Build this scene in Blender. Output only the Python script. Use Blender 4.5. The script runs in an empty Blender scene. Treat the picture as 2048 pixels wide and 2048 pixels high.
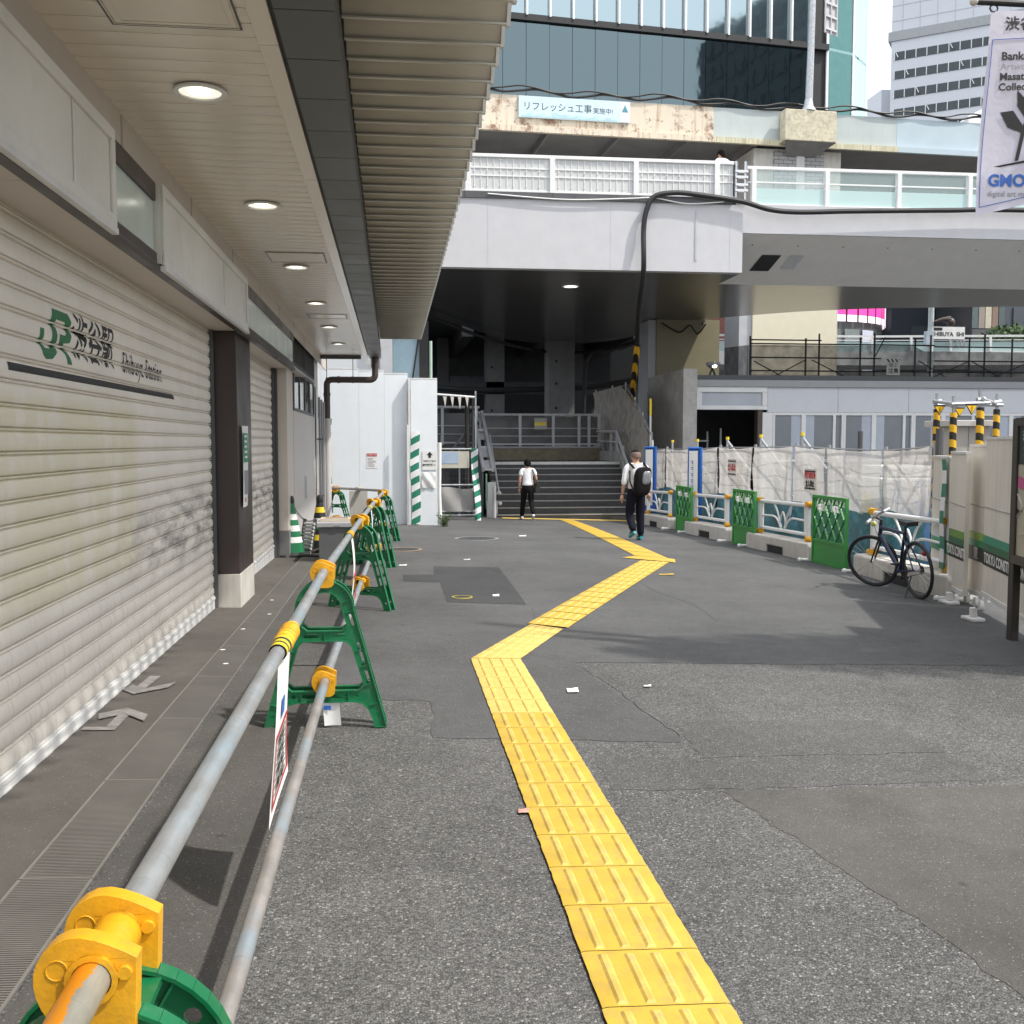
import bpy, bmesh, math, random
from mathutils import Vector, Matrix, geometry

# ------------------------------------------------------------------ camera, world, sun, exposure
sc = bpy.context.scene
col = sc.collection
R = math.radians
cam_d = bpy.data.cameras.new('camera')
cam = bpy.data.objects.new('camera', cam_d)
col.objects.link(cam)
cam.location = (0, 0, 1.55)
cam.rotation_euler = (R(90 - 3.879), 0, R(-6.635))
cam_d.sensor_width = 36
cam_d.lens = 36.04
cam_d.clip_end = 3000
cam_d.clip_start = .05
sc.camera = cam

SUN_DIR = Vector((.635, -.32, 1)).normalized()
sd = bpy.data.lights.new('sun', 'SUN')
sd.energy = 2.1
sd.angle = R(1.5)
sd.color = (1, .965, .9)
so = bpy.data.objects.new('sun', sd)
col.objects.link(so)
so.location = (20, -10, 40)
so.rotation_euler = SUN_DIR.to_track_quat('Z', 'Y').to_euler()

w = bpy.data.worlds.new('World')
sc.world = w
w.use_nodes = True
wn = w.node_tree
sky = wn.nodes.new('ShaderNodeTexSky')
sky.sky_type = 'NISHITA'
sky.sun_disc = False
sky.sun_elevation = math.asin(SUN_DIR.z)
sky.sun_rotation = math.atan2(SUN_DIR.x, SUN_DIR.y)
sky.air_density = 1.0
sky.dust_density = 6.0
sky.ozone_density = 1.0
# thin bright cloud veil over the blue
tc = wn.nodes.new('ShaderNodeTexCoord')
cn = wn.nodes.new('ShaderNodeTexNoise')
cn.inputs['Scale'].default_value = 2.2
cn.inputs['Detail'].default_value = 6
cr = wn.nodes.new('ShaderNodeMapRange')
cr.inputs['From Min'].default_value = .3
cr.inputs['From Max'].default_value = .7
cr.inputs['To Min'].default_value = .62
cr.inputs['To Max'].default_value = .95
mx = wn.nodes.new('ShaderNodeMix')
mx.data_type = 'RGBA'
mx.inputs[7].default_value = (5.6, 5.9, 6.3, 1)
bg = wn.nodes['Background']
bg.inputs['Strength'].default_value = .15
wn.links.new(tc.outputs['Generated'], cn.inputs['Vector'])
wn.links.new(cn.outputs['Fac'], cr.inputs['Value'])
wn.links.new(cr.outputs['Result'], mx.inputs[0])
wn.links.new(sky.outputs['Color'], mx.inputs[6])
wn.links.new(mx.outputs[2], bg.inputs['Color'])
sc.view_settings.view_transform = 'Standard'
sc.view_settings.look = 'None'
sc.view_settings.exposure = .96
sc.view_settings.gamma = 1
sc.view_settings.use_curve_mapping = False

random.seed(7)
rnd = random.uniform


def gz(x, y):                       # the plaza falls gently away and to the right
    y = max(0, min(y, 30))
    x = max(-10, min(x, 12))
    return -.0006 * y * y - .03 * x


# ------------------------------------------------------------------ mesh builder
class MB:
    def __init__(s):
        s.v, s.f, s.m = [], [], []

    def add(s, vs, fs, m=0):
        b = len(s.v)
        s.v += [tuple(v) for v in vs]
        s.f += [tuple(i + b for i in f) for f in fs]
        s.m += [m] * len(fs)
        return s

    def box(s, x0, x1, y0, y1, z0, z1, m=0):
        x0, x1 = min(x0, x1), max(x0, x1)
        y0, y1 = min(y0, y1), max(y0, y1)
        z0, z1 = min(z0, z1), max(z0, z1)
        return s.add([(x0, y0, z0), (x1, y0, z0), (x1, y1, z0), (x0, y1, z0), (x0, y0, z1), (x1, y0, z1), (x1, y1, z1), (x0, y1, z1)],
                     [(3, 2, 1, 0), (4, 5, 6, 7), (0, 1, 5, 4), (1, 2, 6, 5), (2, 3, 7, 6), (3, 0, 4, 7)], m)

    def bar(s, p, q, wd, ht, m=0, up=(0, 0, 1)):      # rectangular bar p -> q
        p, q = Vector(p), Vector(q)
        d = (q - p).normalized()
        u = Vector(up)
        a = d.cross(u)
        if a.length < 1e-4:
            a = d.cross(Vector((1, 0, 0)))
        a.normalize()
        b = a.cross(d).normalized()
        vs = []
        for e in (p, q):
            for i, j in ((-1, -1), (1, -1), (1, 1), (-1, 1)):
                vs.append(e + a * i * wd / 2 + b * j * ht / 2)
        return s.add(vs, [(0, 1, 2, 3), (7, 6, 5, 4), (0, 4, 5, 1), (1, 5, 6, 2), (2, 6, 7, 3), (3, 7, 4, 0)], m)

    def tube(s, pts, r, n=10, m=0, caps=True, closed=False):
        pts = [Vector(p) for p in pts]
        N = len(pts)
        rs = r if isinstance(r, (list, tuple)) else [r] * N
        vs, fs = [], []
        prev = None
        for i, p in enumerate(pts):
            if closed:
                t = pts[(i + 1) % N] - pts[i - 1]
            else:
                t = pts[min(i + 1, N - 1)] - pts[max(i - 1, 0)]
            t.normalize()
            if prev is None:
                a = t.cross(Vector((0, 0, 1)))
                if a.length < 1e-3:
                    a = t.cross(Vector((1, 0, 0)))
            else:
                a = prev - t * prev.dot(t)
            a.normalize()
            prev = a
            b = t.cross(a)
            for k in range(n):
                an = 2 * math.pi * k / n
                vs.append(p + (a * math.cos(an) + b * math.sin(an)) * rs[i])
        for i in range(N if closed else N - 1):
            j = (i + 1) % N
            for k in range(n):
                l = (k + 1) % n
                fs.append((i * n + k, i * n + l, j * n + l, j * n + k))
        if caps and not closed:
            fs.append(tuple(reversed(range(n))))
            fs.append(tuple(range((N - 1) * n, N * n)))
        return s.add(vs, fs, m)

    def prism(s, poly, ax, d0, d1, m=0, holes=(), side=None):      # 2D polygon (with holes) extruded along ax
        loops = [list(poly)] + [list(h) for h in holes]

        def P(a, b, d):
            return {'x': (d, a, b), 'y': (a, d, b), 'z': (a, b, d)}[ax]
        tri = geometry.tessellate_polygon([[Vector((p[0], p[1], 0)) for p in l] for l in loops])
        flat = [p for l in loops for p in l]
        n = len(flat)
        vs = [P(p[0], p[1], d0) for p in flat] + [P(p[0], p[1], d1) for p in flat]
        fs = []
        for t in tri:
            fs.append((t[0], t[1], t[2]))
            fs.append((t[2] + n, t[1] + n, t[0] + n))
        ms = len(fs)
        o = 0
        for l in loops:
            k = len(l)
            for i in range(k):
                j = (i + 1) % k
                fs.append((o + i, o + j, o + j + n, o + i + n))
            o += k
        s.add(vs, fs, m)
        if side is not None:
            for i in range(len(fs) - ms):
                s.m[-1 - i] = side
        return s

    def lathe(s, prof, o=(0, 0, 0), n=24, m=0, mseq=None, caps=True):         # prof: (r, z)
        vs, fs = [], []
        for r, z in prof:
            for k in range(n):
                a = 2 * math.pi * k / n
                vs.append((o[0] + r * math.cos(a), o[1] + r * math.sin(a), o[2] + z))
        b = len(s.f)
        for i in range(len(prof) - 1):
            for k in range(n):
                l = (k + 1) % n
                fs.append((i * n + k, i * n + l, (i + 1) * n + l, (i + 1) * n + k))
        s.add(vs, fs, m)
        if mseq:
            for i in range(len(prof) - 1):
                for k in range(n):
                    s.m[b + i * n + k] = mseq[i]
        if not caps:
            return s
        s.add([vs[k] for k in range(n)], [tuple(reversed(range(n)))], m)
        s.add([vs[len(vs) - n + k] for k in range(n)], [tuple(range(n))], m if not mseq else mseq[-1])
        return s

    def quad(s, a, b, c, d, m=0):
        return s.add([a, b, c, d], [(0, 1, 2, 3)], m)

    def grid(s, fn, nu, nv, m=0):                                  # fn(u, v) -> point
        vs = [fn(i / nu, j / nv) for j in range(nv + 1) for i in range(nu + 1)]
        fs = []
        for j in range(nv):
            for i in range(nu):
                a = j * (nu + 1) + i
                fs.append((a, a + 1, a + nu + 2, a + nu + 1))
        return s.add(vs, fs, m)

    def sphere(s, c, rx, ry=None, rz=None, n=16, m=0):
        ry = ry or rx
        rz = rz or rx
        vs, fs = [], []
        h = n // 2
        for i in range(h + 1):
            t = math.pi * i / h
            for k in range(n):
                a = 2 * math.pi * k / n
                vs.append((c[0] + rx * math.sin(t) * math.cos(a), c[1] + ry * math.sin(t) * math.sin(a), c[2] - rz * math.cos(t)))
        for i in range(h):
            for k in range(n):
                l = (k + 1) % n
                fs.append((i * n + k, i * n + l, (i + 1) * n + l, (i + 1) * n + k))
        return s.add(vs, fs, m)

    def text(s, body, size, o, right, up, m=0, bold=0., ext=.0008, align='CENTER', sx=1., res=3, gap=1.):
        cu = bpy.data.curves.new('t', 'FONT')
        cu.body = body
        cu.size = size
        cu.align_x = align
        cu.align_y = 'CENTER'
        cu.offset = bold
        cu.extrude = ext
        cu.resolution_u = res
        cu.space_character = gap
        ob = bpy.data.objects.new('t', cu)
        me = ob.to_mesh()
        r = Vector(right).normalized()
        u = Vector(up).normalized()
        nn = r.cross(u)
        o = Vector(o)
        s.add([o + r * v.co.x * sx + u * v.co.y + nn * (v.co.z + ext + .0004) for v in me.vertices], [tuple(p.vertices) for p in me.polygons], m)
        ob.to_mesh_clear()
        bpy.data.objects.remove(ob)
        bpy.data.curves.remove(cu)
        return s

    def xf(s, M):
        s.v = [tuple(M @ Vector(v)) for v in s.v]
        return s

    def build(s, name, mats, par=None, sm=35, bev=0., org=None, seg=2):
        me = bpy.data.meshes.new(name)
        o = bpy.data.objects.new(name, me)
        col.objects.link(o)
        off = Vector((0, 0, 0))
        if par is not None:
            o.parent = par
            p = par
            while p is not None:
                off += p.location
                p = p.parent
        elif org is not None:
            off = Vector(org)
            o.location = off
        me.from_pydata([Vector(v) - off for v in s.v], [], s.f)
        if not isinstance(mats, (list, tuple)):
            mats = [mats]
        for k in mats:
            me.materials.append(k)
        if len(mats) > 1:
            me.polygons.foreach_set('material_index', s.m)
        bm = bmesh.new()
        bm.from_mesh(me)
        bmesh.ops.recalc_face_normals(bm, faces=bm.faces)
        bm.to_mesh(me)
        bm.free()
        if sm:
            me.polygons.foreach_set('use_smooth', [True] * len(me.polygons))
            me.set_sharp_from_angle(angle=R(sm))
        if bev:
            b = o.modifiers.new('bevel', 'BEVEL')
            b.width = bev
            b.segments = seg
            b.limit_method = 'ANGLE'
            b.angle_limit = R(40)
        me.update()
        return o


def tag(o, label, cat, group=None, kind=None):
    o['label'] = label
    o['category'] = cat
    if group:
        o['group'] = group
    if kind:
        o['kind'] = kind
    return o


def thing(name, label, cat, loc=(0, 0, 0), group=None):
    o = bpy.data.objects.new(name, None)
    o.empty_display_size = .1
    col.objects.link(o)
    o.location = loc
    return tag(o, label, cat, group)


def struct(o, label=None):
    o['kind'] = 'structure'
    if label:
        o['label'] = label
    return o


def dup(o, par=None):
    c = o.copy()
    col.objects.link(c)
    if par is not None:
        c.parent = par
    for ch in list(o.children):
        dup(ch, c)
    return c


# ------------------------------------------------------------------ materials
def base(name):
    m = bpy.data.materials.new(name)
    m.use_nodes = True
    nt = m.node_tree
    return m, nt, nt.nodes['Principled BSDF']


def N(nt, t, **kw):
    n = nt.nodes.new(t)
    for k, v in kw.items():
        n.inputs[k.replace('_', ' ')].default_value = v
    return n


def coords(nt, scale=(1, 1, 1), kind='Object'):
    tcn = nt.nodes.new('ShaderNodeTexCoord')
    mp = nt.nodes.new('ShaderNodeMapping')
    mp.inputs['Scale'].default_value = scale
    nt.links.new(tcn.outputs[kind], mp.inputs['Vector'])
    return mp.outputs['Vector']


def mixc(nt, fac, a, b, mode='MIX'):
    n = nt.nodes.new('ShaderNodeMix')
    n.data_type = 'RGBA'
    n.blend_type = mode
    for s_, v in ((0, fac), (6, a), (7, b)):
        if hasattr(v, 'is_output'):
            nt.links.new(v, n.inputs[s_])
        elif s_ == 0:
            n.inputs[0].default_value = v
        else:
            n.inputs[s_].default_value = (*v[:3], 1)
    return n.outputs[2]


def rng(nt, val, a, b, c, d):
    n = nt.nodes.new('ShaderNodeMapRange')
    for k, v in zip(('From Min', 'From Max', 'To Min', 'To Max'), (a, b, c, d)):
        n.inputs[k].default_value = v
    nt.links.new(val, n.inputs['Value'])
    return n.outputs['Result']


def mth(nt, op, a, b=0.):
    n = nt.nodes.new('ShaderNodeMath')
    n.operation = op
    for i, v in enumerate((a, b)):
        if hasattr(v, 'is_output'):
            nt.links.new(v, n.inputs[i])
        else:
            n.inputs[i].default_value = v
    return n.outputs[0]


def noise(nt, vec, scale, detail=4, rough=.55):
    n = N(nt, 'ShaderNodeTexNoise', Scale=scale, Detail=detail, Roughness=rough)
    nt.links.new(vec, n.inputs['Vector'])
    return n.outputs['Fac']


def bump(nt, b, h, strength, dist=.01):
    n = N(nt, 'ShaderNodeBump', Strength=strength, Distance=dist)
    nt.links.new(h, n.inputs['Height'])
    nt.links.new(n.outputs['Normal'], b.inputs['Normal'])


def pm(name, c, rough=.5, metal=0., var=.12, vs=2.5, bmp=0., bs=80., streak=0., dirt=None, damt=.5, spec=None, kind='Object', rv=.07):
    m, nt, b = base(name)
    v = coords(nt, kind=kind)
    f = noise(nt, v, vs, 6)
    k = rng(nt, f, .3, .7, 1 - var, 1 + var)
    cmb = nt.nodes.new('ShaderNodeCombineColor')
    for i in range(3):
        nt.links.new(k, cmb.inputs[i])
    out = mixc(nt, 1., c, cmb.outputs[0], 'MULTIPLY')
    if streak:
        v2 = coords(nt, (6, 6, .35), kind)
        f2 = noise(nt, v2, 2.2, 5)
        out = mixc(nt, rng(nt, f2, .45, .75, 0, streak), out, dirt or [x * .55 for x in c])
    elif dirt is not None:
        f2 = noise(nt, v, vs * 2.7, 7, .65)
        out = mixc(nt, rng(nt, f2, .48, .72, 0, damt), out, dirt)
    nt.links.new(out, b.inputs['Base Color'])
    r2 = rng(nt, f, .3, .7, max(0, rough - rv), min(1, rough + rv))
    nt.links.new(r2, b.inputs['Roughness'])
    b.inputs['Metallic'].default_value = metal
    if spec is not None:
        b.inputs['Specular IOR Level'].default_value = spec
    if bmp:
        bump(nt, b, noise(nt, v, bs, 3), bmp, .01)
    return m


def glow(name, c, s):
    m, nt, b = base(name)
    b.inputs['Base Color'].default_value = (*c, 1)
    b.inputs['Emission Color'].default_value = (*c, 1)
    b.inputs['Emission Strength'].default_value = s
    return m


def stripes(name, c1, c2, vec, period, rough=.5, duty=.5, shift=0., wear=.25):      # diagonal bands from object position
    m, nt, b = base(name)
    tcn = nt.nodes.new('ShaderNodeTexCoord')
    d = nt.nodes.new('ShaderNodeVectorMath')
    d.operation = 'DOT_PRODUCT'
    d.inputs[1].default_value = vec
    nt.links.new(tcn.outputs['Object'], d.inputs[0])
    t = mth(nt, 'FRACT', mth(nt, 'ADD', mth(nt, 'DIVIDE', d.outputs['Value'], period), 50 + shift))
    g = mth(nt, 'GREATER_THAN', t, duty)
    out = mixc(nt, g, c1, c2)
    f = noise(nt, tcn.outputs['Object'], 9, 6)
    out = mixc(nt, rng(nt, f, .5, .75, 0, wear), out, [(a + b_) * .35 for a, b_ in zip(c1, c2)])
    nt.links.new(out, b.inputs['Base Color'])
    b.inputs['Roughness'].default_value = rough
    return m


def sheer(name, c, alpha, rough=.8, tran=.1, var=.25):          # woven mesh sheet that lets part of the view through
    m, nt, b = base(name)
    v = coords(nt)
    f = noise(nt, v, 3, 6)
    k = rng(nt, f, .3, .7, 1 - var, 1 + var)
    cmb = nt.nodes.new('ShaderNodeCombineColor')
    for i in range(3):
        nt.links.new(k, cmb.inputs[i])
    nt.links.new(mixc(nt, 1., c, cmb.outputs[0], 'MULTIPLY'), b.inputs['Base Color'])
    b.inputs['Roughness'].default_value = rough
    a = rng(nt, f, .3, .7, alpha - .08, min(1, alpha + .08))
    tl = N(nt, 'ShaderNodeBsdfTranslucent')
    tl.inputs['Color'].default_value = (*c, 1)
    tr_ = N(nt, 'ShaderNodeBsdfTransparent')
    m1 = N(nt, 'ShaderNodeMixShader')
    m1.inputs[0].default_value = tran
    nt.links.new(b.outputs[0], m1.inputs[1])
    nt.links.new(tl.outputs[0], m1.inputs[2])
    m2 = N(nt, 'ShaderNodeMixShader')
    nt.links.new(a, m2.inputs[0])
    nt.links.new(tr_.outputs[0], m2.inputs[1])
    nt.links.new(m1.outputs[0], m2.inputs[2])
    nt.links.new(m2.outputs[0], nt.nodes['Material Output'].inputs['Surface'])
    b.inputs['Specular IOR Level'].default_value = .1
    return m


def clear_glass(name, c, alpha, rough=.05):
    m, nt, b = base(name)
    b.inputs['Base Color'].default_value = (*c, 1)
    b.inputs['Roughness'].default_value = rough
    b.inputs['Alpha'].default_value = alpha
    return m


def asphalt(name, c, contrast, scale, warm=0., bstr=.6, light=.12, crack=.35):
    m, nt, b = base(name)
    v = coords(nt)
    vo = N(nt, 'ShaderNodeTexVoronoi', Scale=scale)
    vo.feature = 'F1'
    nt.links.new(v, vo.inputs['Vector'])
    sep = nt.nodes.new('ShaderNodeSeparateColor')
    nt.links.new(vo.outputs['Color'], sep.inputs[0])
    stone = rng(nt, sep.outputs[0], 0, 1, 1 - contrast, 1 + contrast)
    edge = rng(nt, vo.outputs['Distance'], .25, .75, 1., 1 - contrast * .9)
    k = mth(nt, 'MULTIPLY', stone, edge)
    big = noise(nt, v, .55, 7, .6)
    k = mth(nt, 'MULTIPLY', k, rng(nt, big, .3, .7, .78, 1.18))
    mid = noise(nt, v, 6, 6, .65)
    k = mth(nt, 'MULTIPLY', k, rng(nt, mid, .3, .7, .9, 1.1))
    st = noise(nt, coords(nt, (1, .45, 1)), 1.7, 6, .7)
    k = mth(nt, 'MULTIPLY', k, rng(nt, st, .56, .72, 1., .80))
    # oil and gum spots
    vg = N(nt, 'ShaderNodeTexVoronoi', Scale=2.3)
    nt.links.new(v, vg.inputs['Vector'])
    gum = rng(nt, vg.outputs['Distance'], .035, .06, .72, 1.)
    k = mth(nt, 'MULTIPLY', k, gum)
    cmb = nt.nodes.new('ShaderNodeCombineColor')
    for i in range(3):
        nt.links.new(k, cmb.inputs[i])
    out = mixc(nt, 1., c, cmb.outputs[0], 'MULTIPLY')
    # a few pale chips
    sp = rng(nt, sep.outputs[1], 1 - light * .35, 1 - light * .3, 0, .55)
    out = mixc(nt, sp, out, (.42, .41, .39))
    nt.links.new(out, b.inputs['Base Color'])
    b.inputs['Roughness'].default_value = .85
    b.inputs['Specular IOR Level'].default_value = .3
    hgt = mth(nt, 'SUBTRACT', sep.outputs[0], mth(nt, 'MULTIPLY', vo.outputs['Distance'], 1.2))
    bump(nt, b, hgt, bstr, .004)
    return m


M = {}
M['asphalt'] = asphalt('asphalt_coarse', (.145, .143, .139), .46, 135, bstr=.8)
M['asphalt_fine'] = asphalt('asphalt_fine', (.108, .108, .108), .25, 230, bstr=.4, light=.03)
M['asphalt_dark'] = asphalt('asphalt_patch', (.062, .063, .065), .25, 230, bstr=.35, light=.02)
M['asphalt_warm'] = asphalt('asphalt_warm', (.108, .102, .095), .22, 240, bstr=.35, light=.03)
M['asphalt_mid'] = asphalt('asphalt_mid', (.125, .122, .118), .4, 170, bstr=.6, light=.06)
M['floor_tile'] = asphalt('floor_tile', (.112, .103, .093), .12, 260, bstr=.2, light=.01)
M['white'] = pm('white_paint', (.78, .78, .77), .4, var=.05)
M['white_dirty'] = pm('white_weathered', (.70, .70, .69), .5, var=.08, streak=.25, dirt=(.42, .40, .36))
M['fascia'] = pm('fascia_white', (.56, .56, .58), .45, var=.04, streak=.22, dirt=(.60, .58, .58))
M['grey'] = pm('grey_paint', (.33, .34, .35), .45, var=.08)
M['lgrey'] = pm('light_grey_paint', (.5, .51, .53), .4, var=.08)
M['dgrey'] = pm('dark_grey_paint', (.09, .09, .095), .5, var=.15)
M['black'] = pm('black_rubber', (.018, .018, .019), .55, var=.2)
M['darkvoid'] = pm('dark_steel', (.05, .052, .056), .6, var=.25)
M['steel'] = pm('galvanised_steel', (.45, .47, .49), .42, .55, var=.2, vs=9, dirt=(.28, .25, .22), damt=.35, bmp=.05, bs=120)
M['concrete'] = pm('concrete', (.42, .41, .39), .85, var=.14, bmp=.25, bs=90, dirt=(.22, .21, .19), damt=.45)
M['concrete_pale'] = pm('concrete_pale', (.58, .55, .50), .85, var=.12, bmp=.25, bs=90, streak=.35, dirt=(.30, .27, .23))
M['concrete_dark'] = pm('concrete_dark', (.2, .2, .2), .85, var=.15, bmp=.2, bs=70)
M['shutterm'] = None
M['yellow'] = pm('yellow_plastic', (.76, .38, .012), .42, var=.12, vs=14, dirt=(.45, .25, .04), damt=.4, bmp=.10, bs=120)
M['green'] = pm('green_plastic', (.003, .155, .055), .42, var=.15, vs=6, dirt=(.09, .17, .11), damt=.45, bmp=.08, bs=110)
M['green_gate'] = pm('green_paint_gate', (.05, .28, .06), .45, var=.15)
M['brown'] = pm('brown_pipe', (.075, .055, .05), .45, var=.15)
M['maroon'] = pm('dark_brown_panel', (.05, .036, .034), .38, var=.1)
M['beige_wall'] = pm('beige_wall', (.62, .56, .50), .5, var=.06)
M['wallgrey'] = pm('wall_panel_grey', (.56, .53, .51), .45, var=.08, streak=.2)
M['soffit'] = pm('soffit_enamel', (.80, .73, .64), .22, var=.03, spec=.6, rv=.01, vs=1)
M['gutterpan'] = pm('gutter_panel', (.10, .105, .10), .45, var=.14)
M['louver'] = pm('louver_enamel', (.55, .51, .42), .4, var=.07)
M['louver_lip'] = pm('louver_lip', (.56, .53, .46), .4, var=.05)
M['signbox'] = pm('sign_box_blank', (.78, .77, .72), .45, var=.07, vs=1.5, dirt=(.58, .56, .50), damt=.3)
M['litglass'] = pm('pale_green_panel', (.60, .70, .65), .2, var=.05)
M['navy'] = pm('navy_cloth', (.010, .011, .020), .9, var=.25, spec=.15)
M['blackcloth'] = pm('black_cloth', (.011, .010, .011), .9, var=.25, spec=.15)
M['shirt'] = pm('white_shirt', (.80, .80, .82), .8, var=.05, bmp=.3, bs=14)
M['skin'] = pm('skin', (.52, .30, .21), .55, var=.08)
M['hair'] = pm('black_hair', (.008, .007, .006), .8, var=.3, bmp=.5, bs=150, spec=.1)
M['stubble'] = pm('cropped_hair', (.16, .11, .085), .7, var=.25)
M['teal'] = pm('teal_shoe', (.008, .075, .09), .6)
M['tarp_blue'] = pm('teal_sheet', (.045, .17, .22), .4, var=.35, vs=4, dirt=(.20, .36, .42), damt=.6, bmp=.4, bs=8)
M['tarp_grey'] = pm('grey_tarp', (.30, .29, .28), .6, var=.12, bmp=.5, bs=7)
M['paper'] = pm('paper', (.80, .80, .78), .7, var=.04)
M['red'] = pm('red_print', (.55, .03, .04), .5)
M['bluep'] = pm('blue_print', (.03, .13, .48), .5)
M['inkgrey'] = pm('grey_print', (.28, .28, .30), .6)
M['ink'] = pm('black_print', (.02, .02, .02), .6)
M['greenp'] = pm('green_print', (.02, .30, .13), .5)
M['jrgreen'] = pm('logo_green', (.02, .17, .07), .5)
M['yellowp'] = pm('yellow_print', (.85, .62, .03), .45)
M['orange'] = pm('orange_print', (.80, .30, .02), .45)
M['lamp'] = glow('lamp_glow', (1, .95, .85), 2.5)
M['chrome'] = pm('bare_metal', (.6, .6, .62), .25, .9, var=.1)
M['wood'] = pm('wood', (.35, .22, .12), .6, var=.2)
M['hazard'] = stripes('hazard_tape', (.80, .46, .02), (.02, .018, .015), (.35, .2, 1), .2, wear=.1)
M['hazard_s'] = stripes('hazard_tape_small', (.86, .66, .03), (.03, .03, .03), (.15, 1, .5), .062, wear=.05, duty=.6)
M['gw'] = stripes('green_white_band', (.015, .20, .12), (.80, .80, .80), (-.55, .2, 1), .31, wear=.05)
M['tac'] = pm('tactile_yellow', (.57, .375, .042), .65, var=.14, vs=5, dirt=(.36, .25, .09), damt=.5, bmp=.15, bs=90)
for k_ in ('tac',):
    nt_ = M[k_].node_tree
    bs0 = nt_.nodes['Principled BSDF']
    src = bs0.inputs['Base Color'].links[0].from_socket
    ch = noise(nt_, coords(nt_), 13, 3, .5)
    gr = noise(nt_, coords(nt_, (1, .3, 1)), 4, 7, .7)
    o1 = mixc(nt_, rng(nt_, gr, .5, .72, 0, .4), src, (.30, .22, .10))
    o2 = mixc(nt_, rng(nt_, ch, .735, .75, 0, .9), o1, (.05, .04, .03))
    nt_.links.new(o2, bs0.inputs['Base Color'])
M['tac_bar'] = pm('tactile_bar', (.62, .42, .085), .6, var=.25, vs=10, dirt=(.40, .30, .15), damt=.75)
M['tac_pale'] = pm('tactile_pale', (.66, .47, .12), .65, var=.1, vs=7, dirt=(.42, .30, .12), damt=.4, bmp=.15, bs=90)
M['sheet'] = sheer('mesh_sheet', (.80, .765, .72), .72, var=.05, rough=1., tran=.5)
M['sheet_dark'] = sheer('dark_net', (.05, .05, .05), .72)
M['sheet_grey'] = sheer('grey_net', (.42, .39, .36), .84)
M['rail_glass'] = clear_glass('railing_glass', (.55, .68, .66), .28)
M['rail_frost'] = clear_glass('frosted_glass', (.56, .74, .72), .82, .3)
M['pane'] = pm('window_pane', (.06, .07, .08), .08, var=.1)

# ------------------------------------------------------------------ ground
def frange(a, b, s):
    n = int(round((b - a) / s))
    return [a + (b - a) * i / n for i in range(n + 1)]


gx = [-500, -60] + frange(-24, 60, 2) + [500]
gy = [-500, -60] + frange(-12, 60, .75) + [700]
g = MB()
vs = [(x, y, gz(x, y)) for y in gy for x in gx]
fs = []
for j in range(len(gy) - 1):
    for i in range(len(gx) - 1):
        a = j * len(gx) + i
        fs.append((a, a + 1, a + 1 + len(gx), a + len(gx)))
g.add(vs, fs)
struct(g.build('ground', M['asphalt'], sm=60), 'coarse grey asphalt of the plaza')


def drape(name, poly, mat, h=.004, kind='structure', label=None):
    bm = bmesh.new()
    bm.faces.new([bm.verts.new((p[0], p[1], 0)) for p in poly])
    ys = [p[1] for p in poly]
    y = min(ys) + 1.5
    while y < max(ys) - .1:
        bmesh.ops.bisect_plane(bm, geom=bm.verts[:] + bm.edges[:] + bm.faces[:], plane_co=(0, y, 0), plane_no=(0, 1, 0))
        y += 1.5
    for v in bm.verts:
        v.co.z = gz(v.co.x, v.co.y) + h
    bmesh.ops.recalc_face_normals(bm, faces=bm.faces)
    if bm.faces and sum(f.normal.z for f in bm.faces) < 0:
        bmesh.ops.reverse_faces(bm, faces=bm.faces)
    me = bpy.data.meshes.new(name)
    bm.to_mesh(me)
    bm.free()
    o = bpy.data.objects.new(name, me)
    col.objects.link(o)
    me.materials.append(mat)
    if kind:
        o['kind'] = kind
    if label:
        o['label'] = label
    return o


def wob(poly, amt=.012, step=.35):
    out = []
    for i, p in enumerate(poly):
        q = poly[(i + 1) % len(poly)]
        L = math.hypot(q[0] - p[0], q[1] - p[1])
        n = max(1, min(70, int(L / step)))
        for k in range(n):
            t = k / n
            out.append((p[0] + (q[0] - p[0]) * t + rnd(-amt, amt), p[1] + (q[1] - p[1]) * t + rnd(-amt, amt)))
    return out


drape('pavement', wob([(-.52, 6.3), (.22, 6.2), (.2, 5.4), (1.55, 5.28), (1.31, 7.38), (9.5, 7.3), (11, 29.9), (-.5, 29.9)], .018, .1), M['asphalt_fine'], .0022)
drape('asphalt_strip', wob([(-1.03, -3), (-.44, -3), (-.47, 2.2), (-.5, 4.2), (-.52, 6.32), (-.5, 24), (-1.03, 24)], .008), M['asphalt_warm'], .0035)
drape('path', [(-1.75, -3), (-1.30, -3), (-1.30, 24), (-1.75, 24)], M['floor_tile'], .004)
drape('asphalt_patch', wob([(.54, 13.86), (1.43, 13.88), (1.35, 10.29), (.54, 10.39), (.55, 12.06), (.12, 12.1), (.11, 12.8), (.5, 12.85)], .006), M['asphalt_dark'], .0045)
drape('asphalt_patch', wob([(1.0, 5.06), (1.5, 4.98), (2.9, 5.06), (3.0, 4.62), (1.6, 4.52), (.99, 4.52)], .014, .06), M['asphalt_mid'], .0015)
drape('asphalt_patch', wob([(1.62, 5.72), (2.9, 5.72), (2.92, 5.08), (1.55, 5.0)], .014, .06), M['asphalt_mid'], .0018)
drape('asphalt_patch', wob([(1.5, 4.50), (4.6, 4.55), (4.6, 1.6), (1.9, 1.8), (1.75, 3.2)], .018, .06), M['asphalt_warm'], .0015)
drape('asphalt_patch', wob([(-.9, 8.0), (-.5, 8.0), (-.5, 7.2), (-.9, 7.2)], .006), M['asphalt_mid'], .009)
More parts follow.
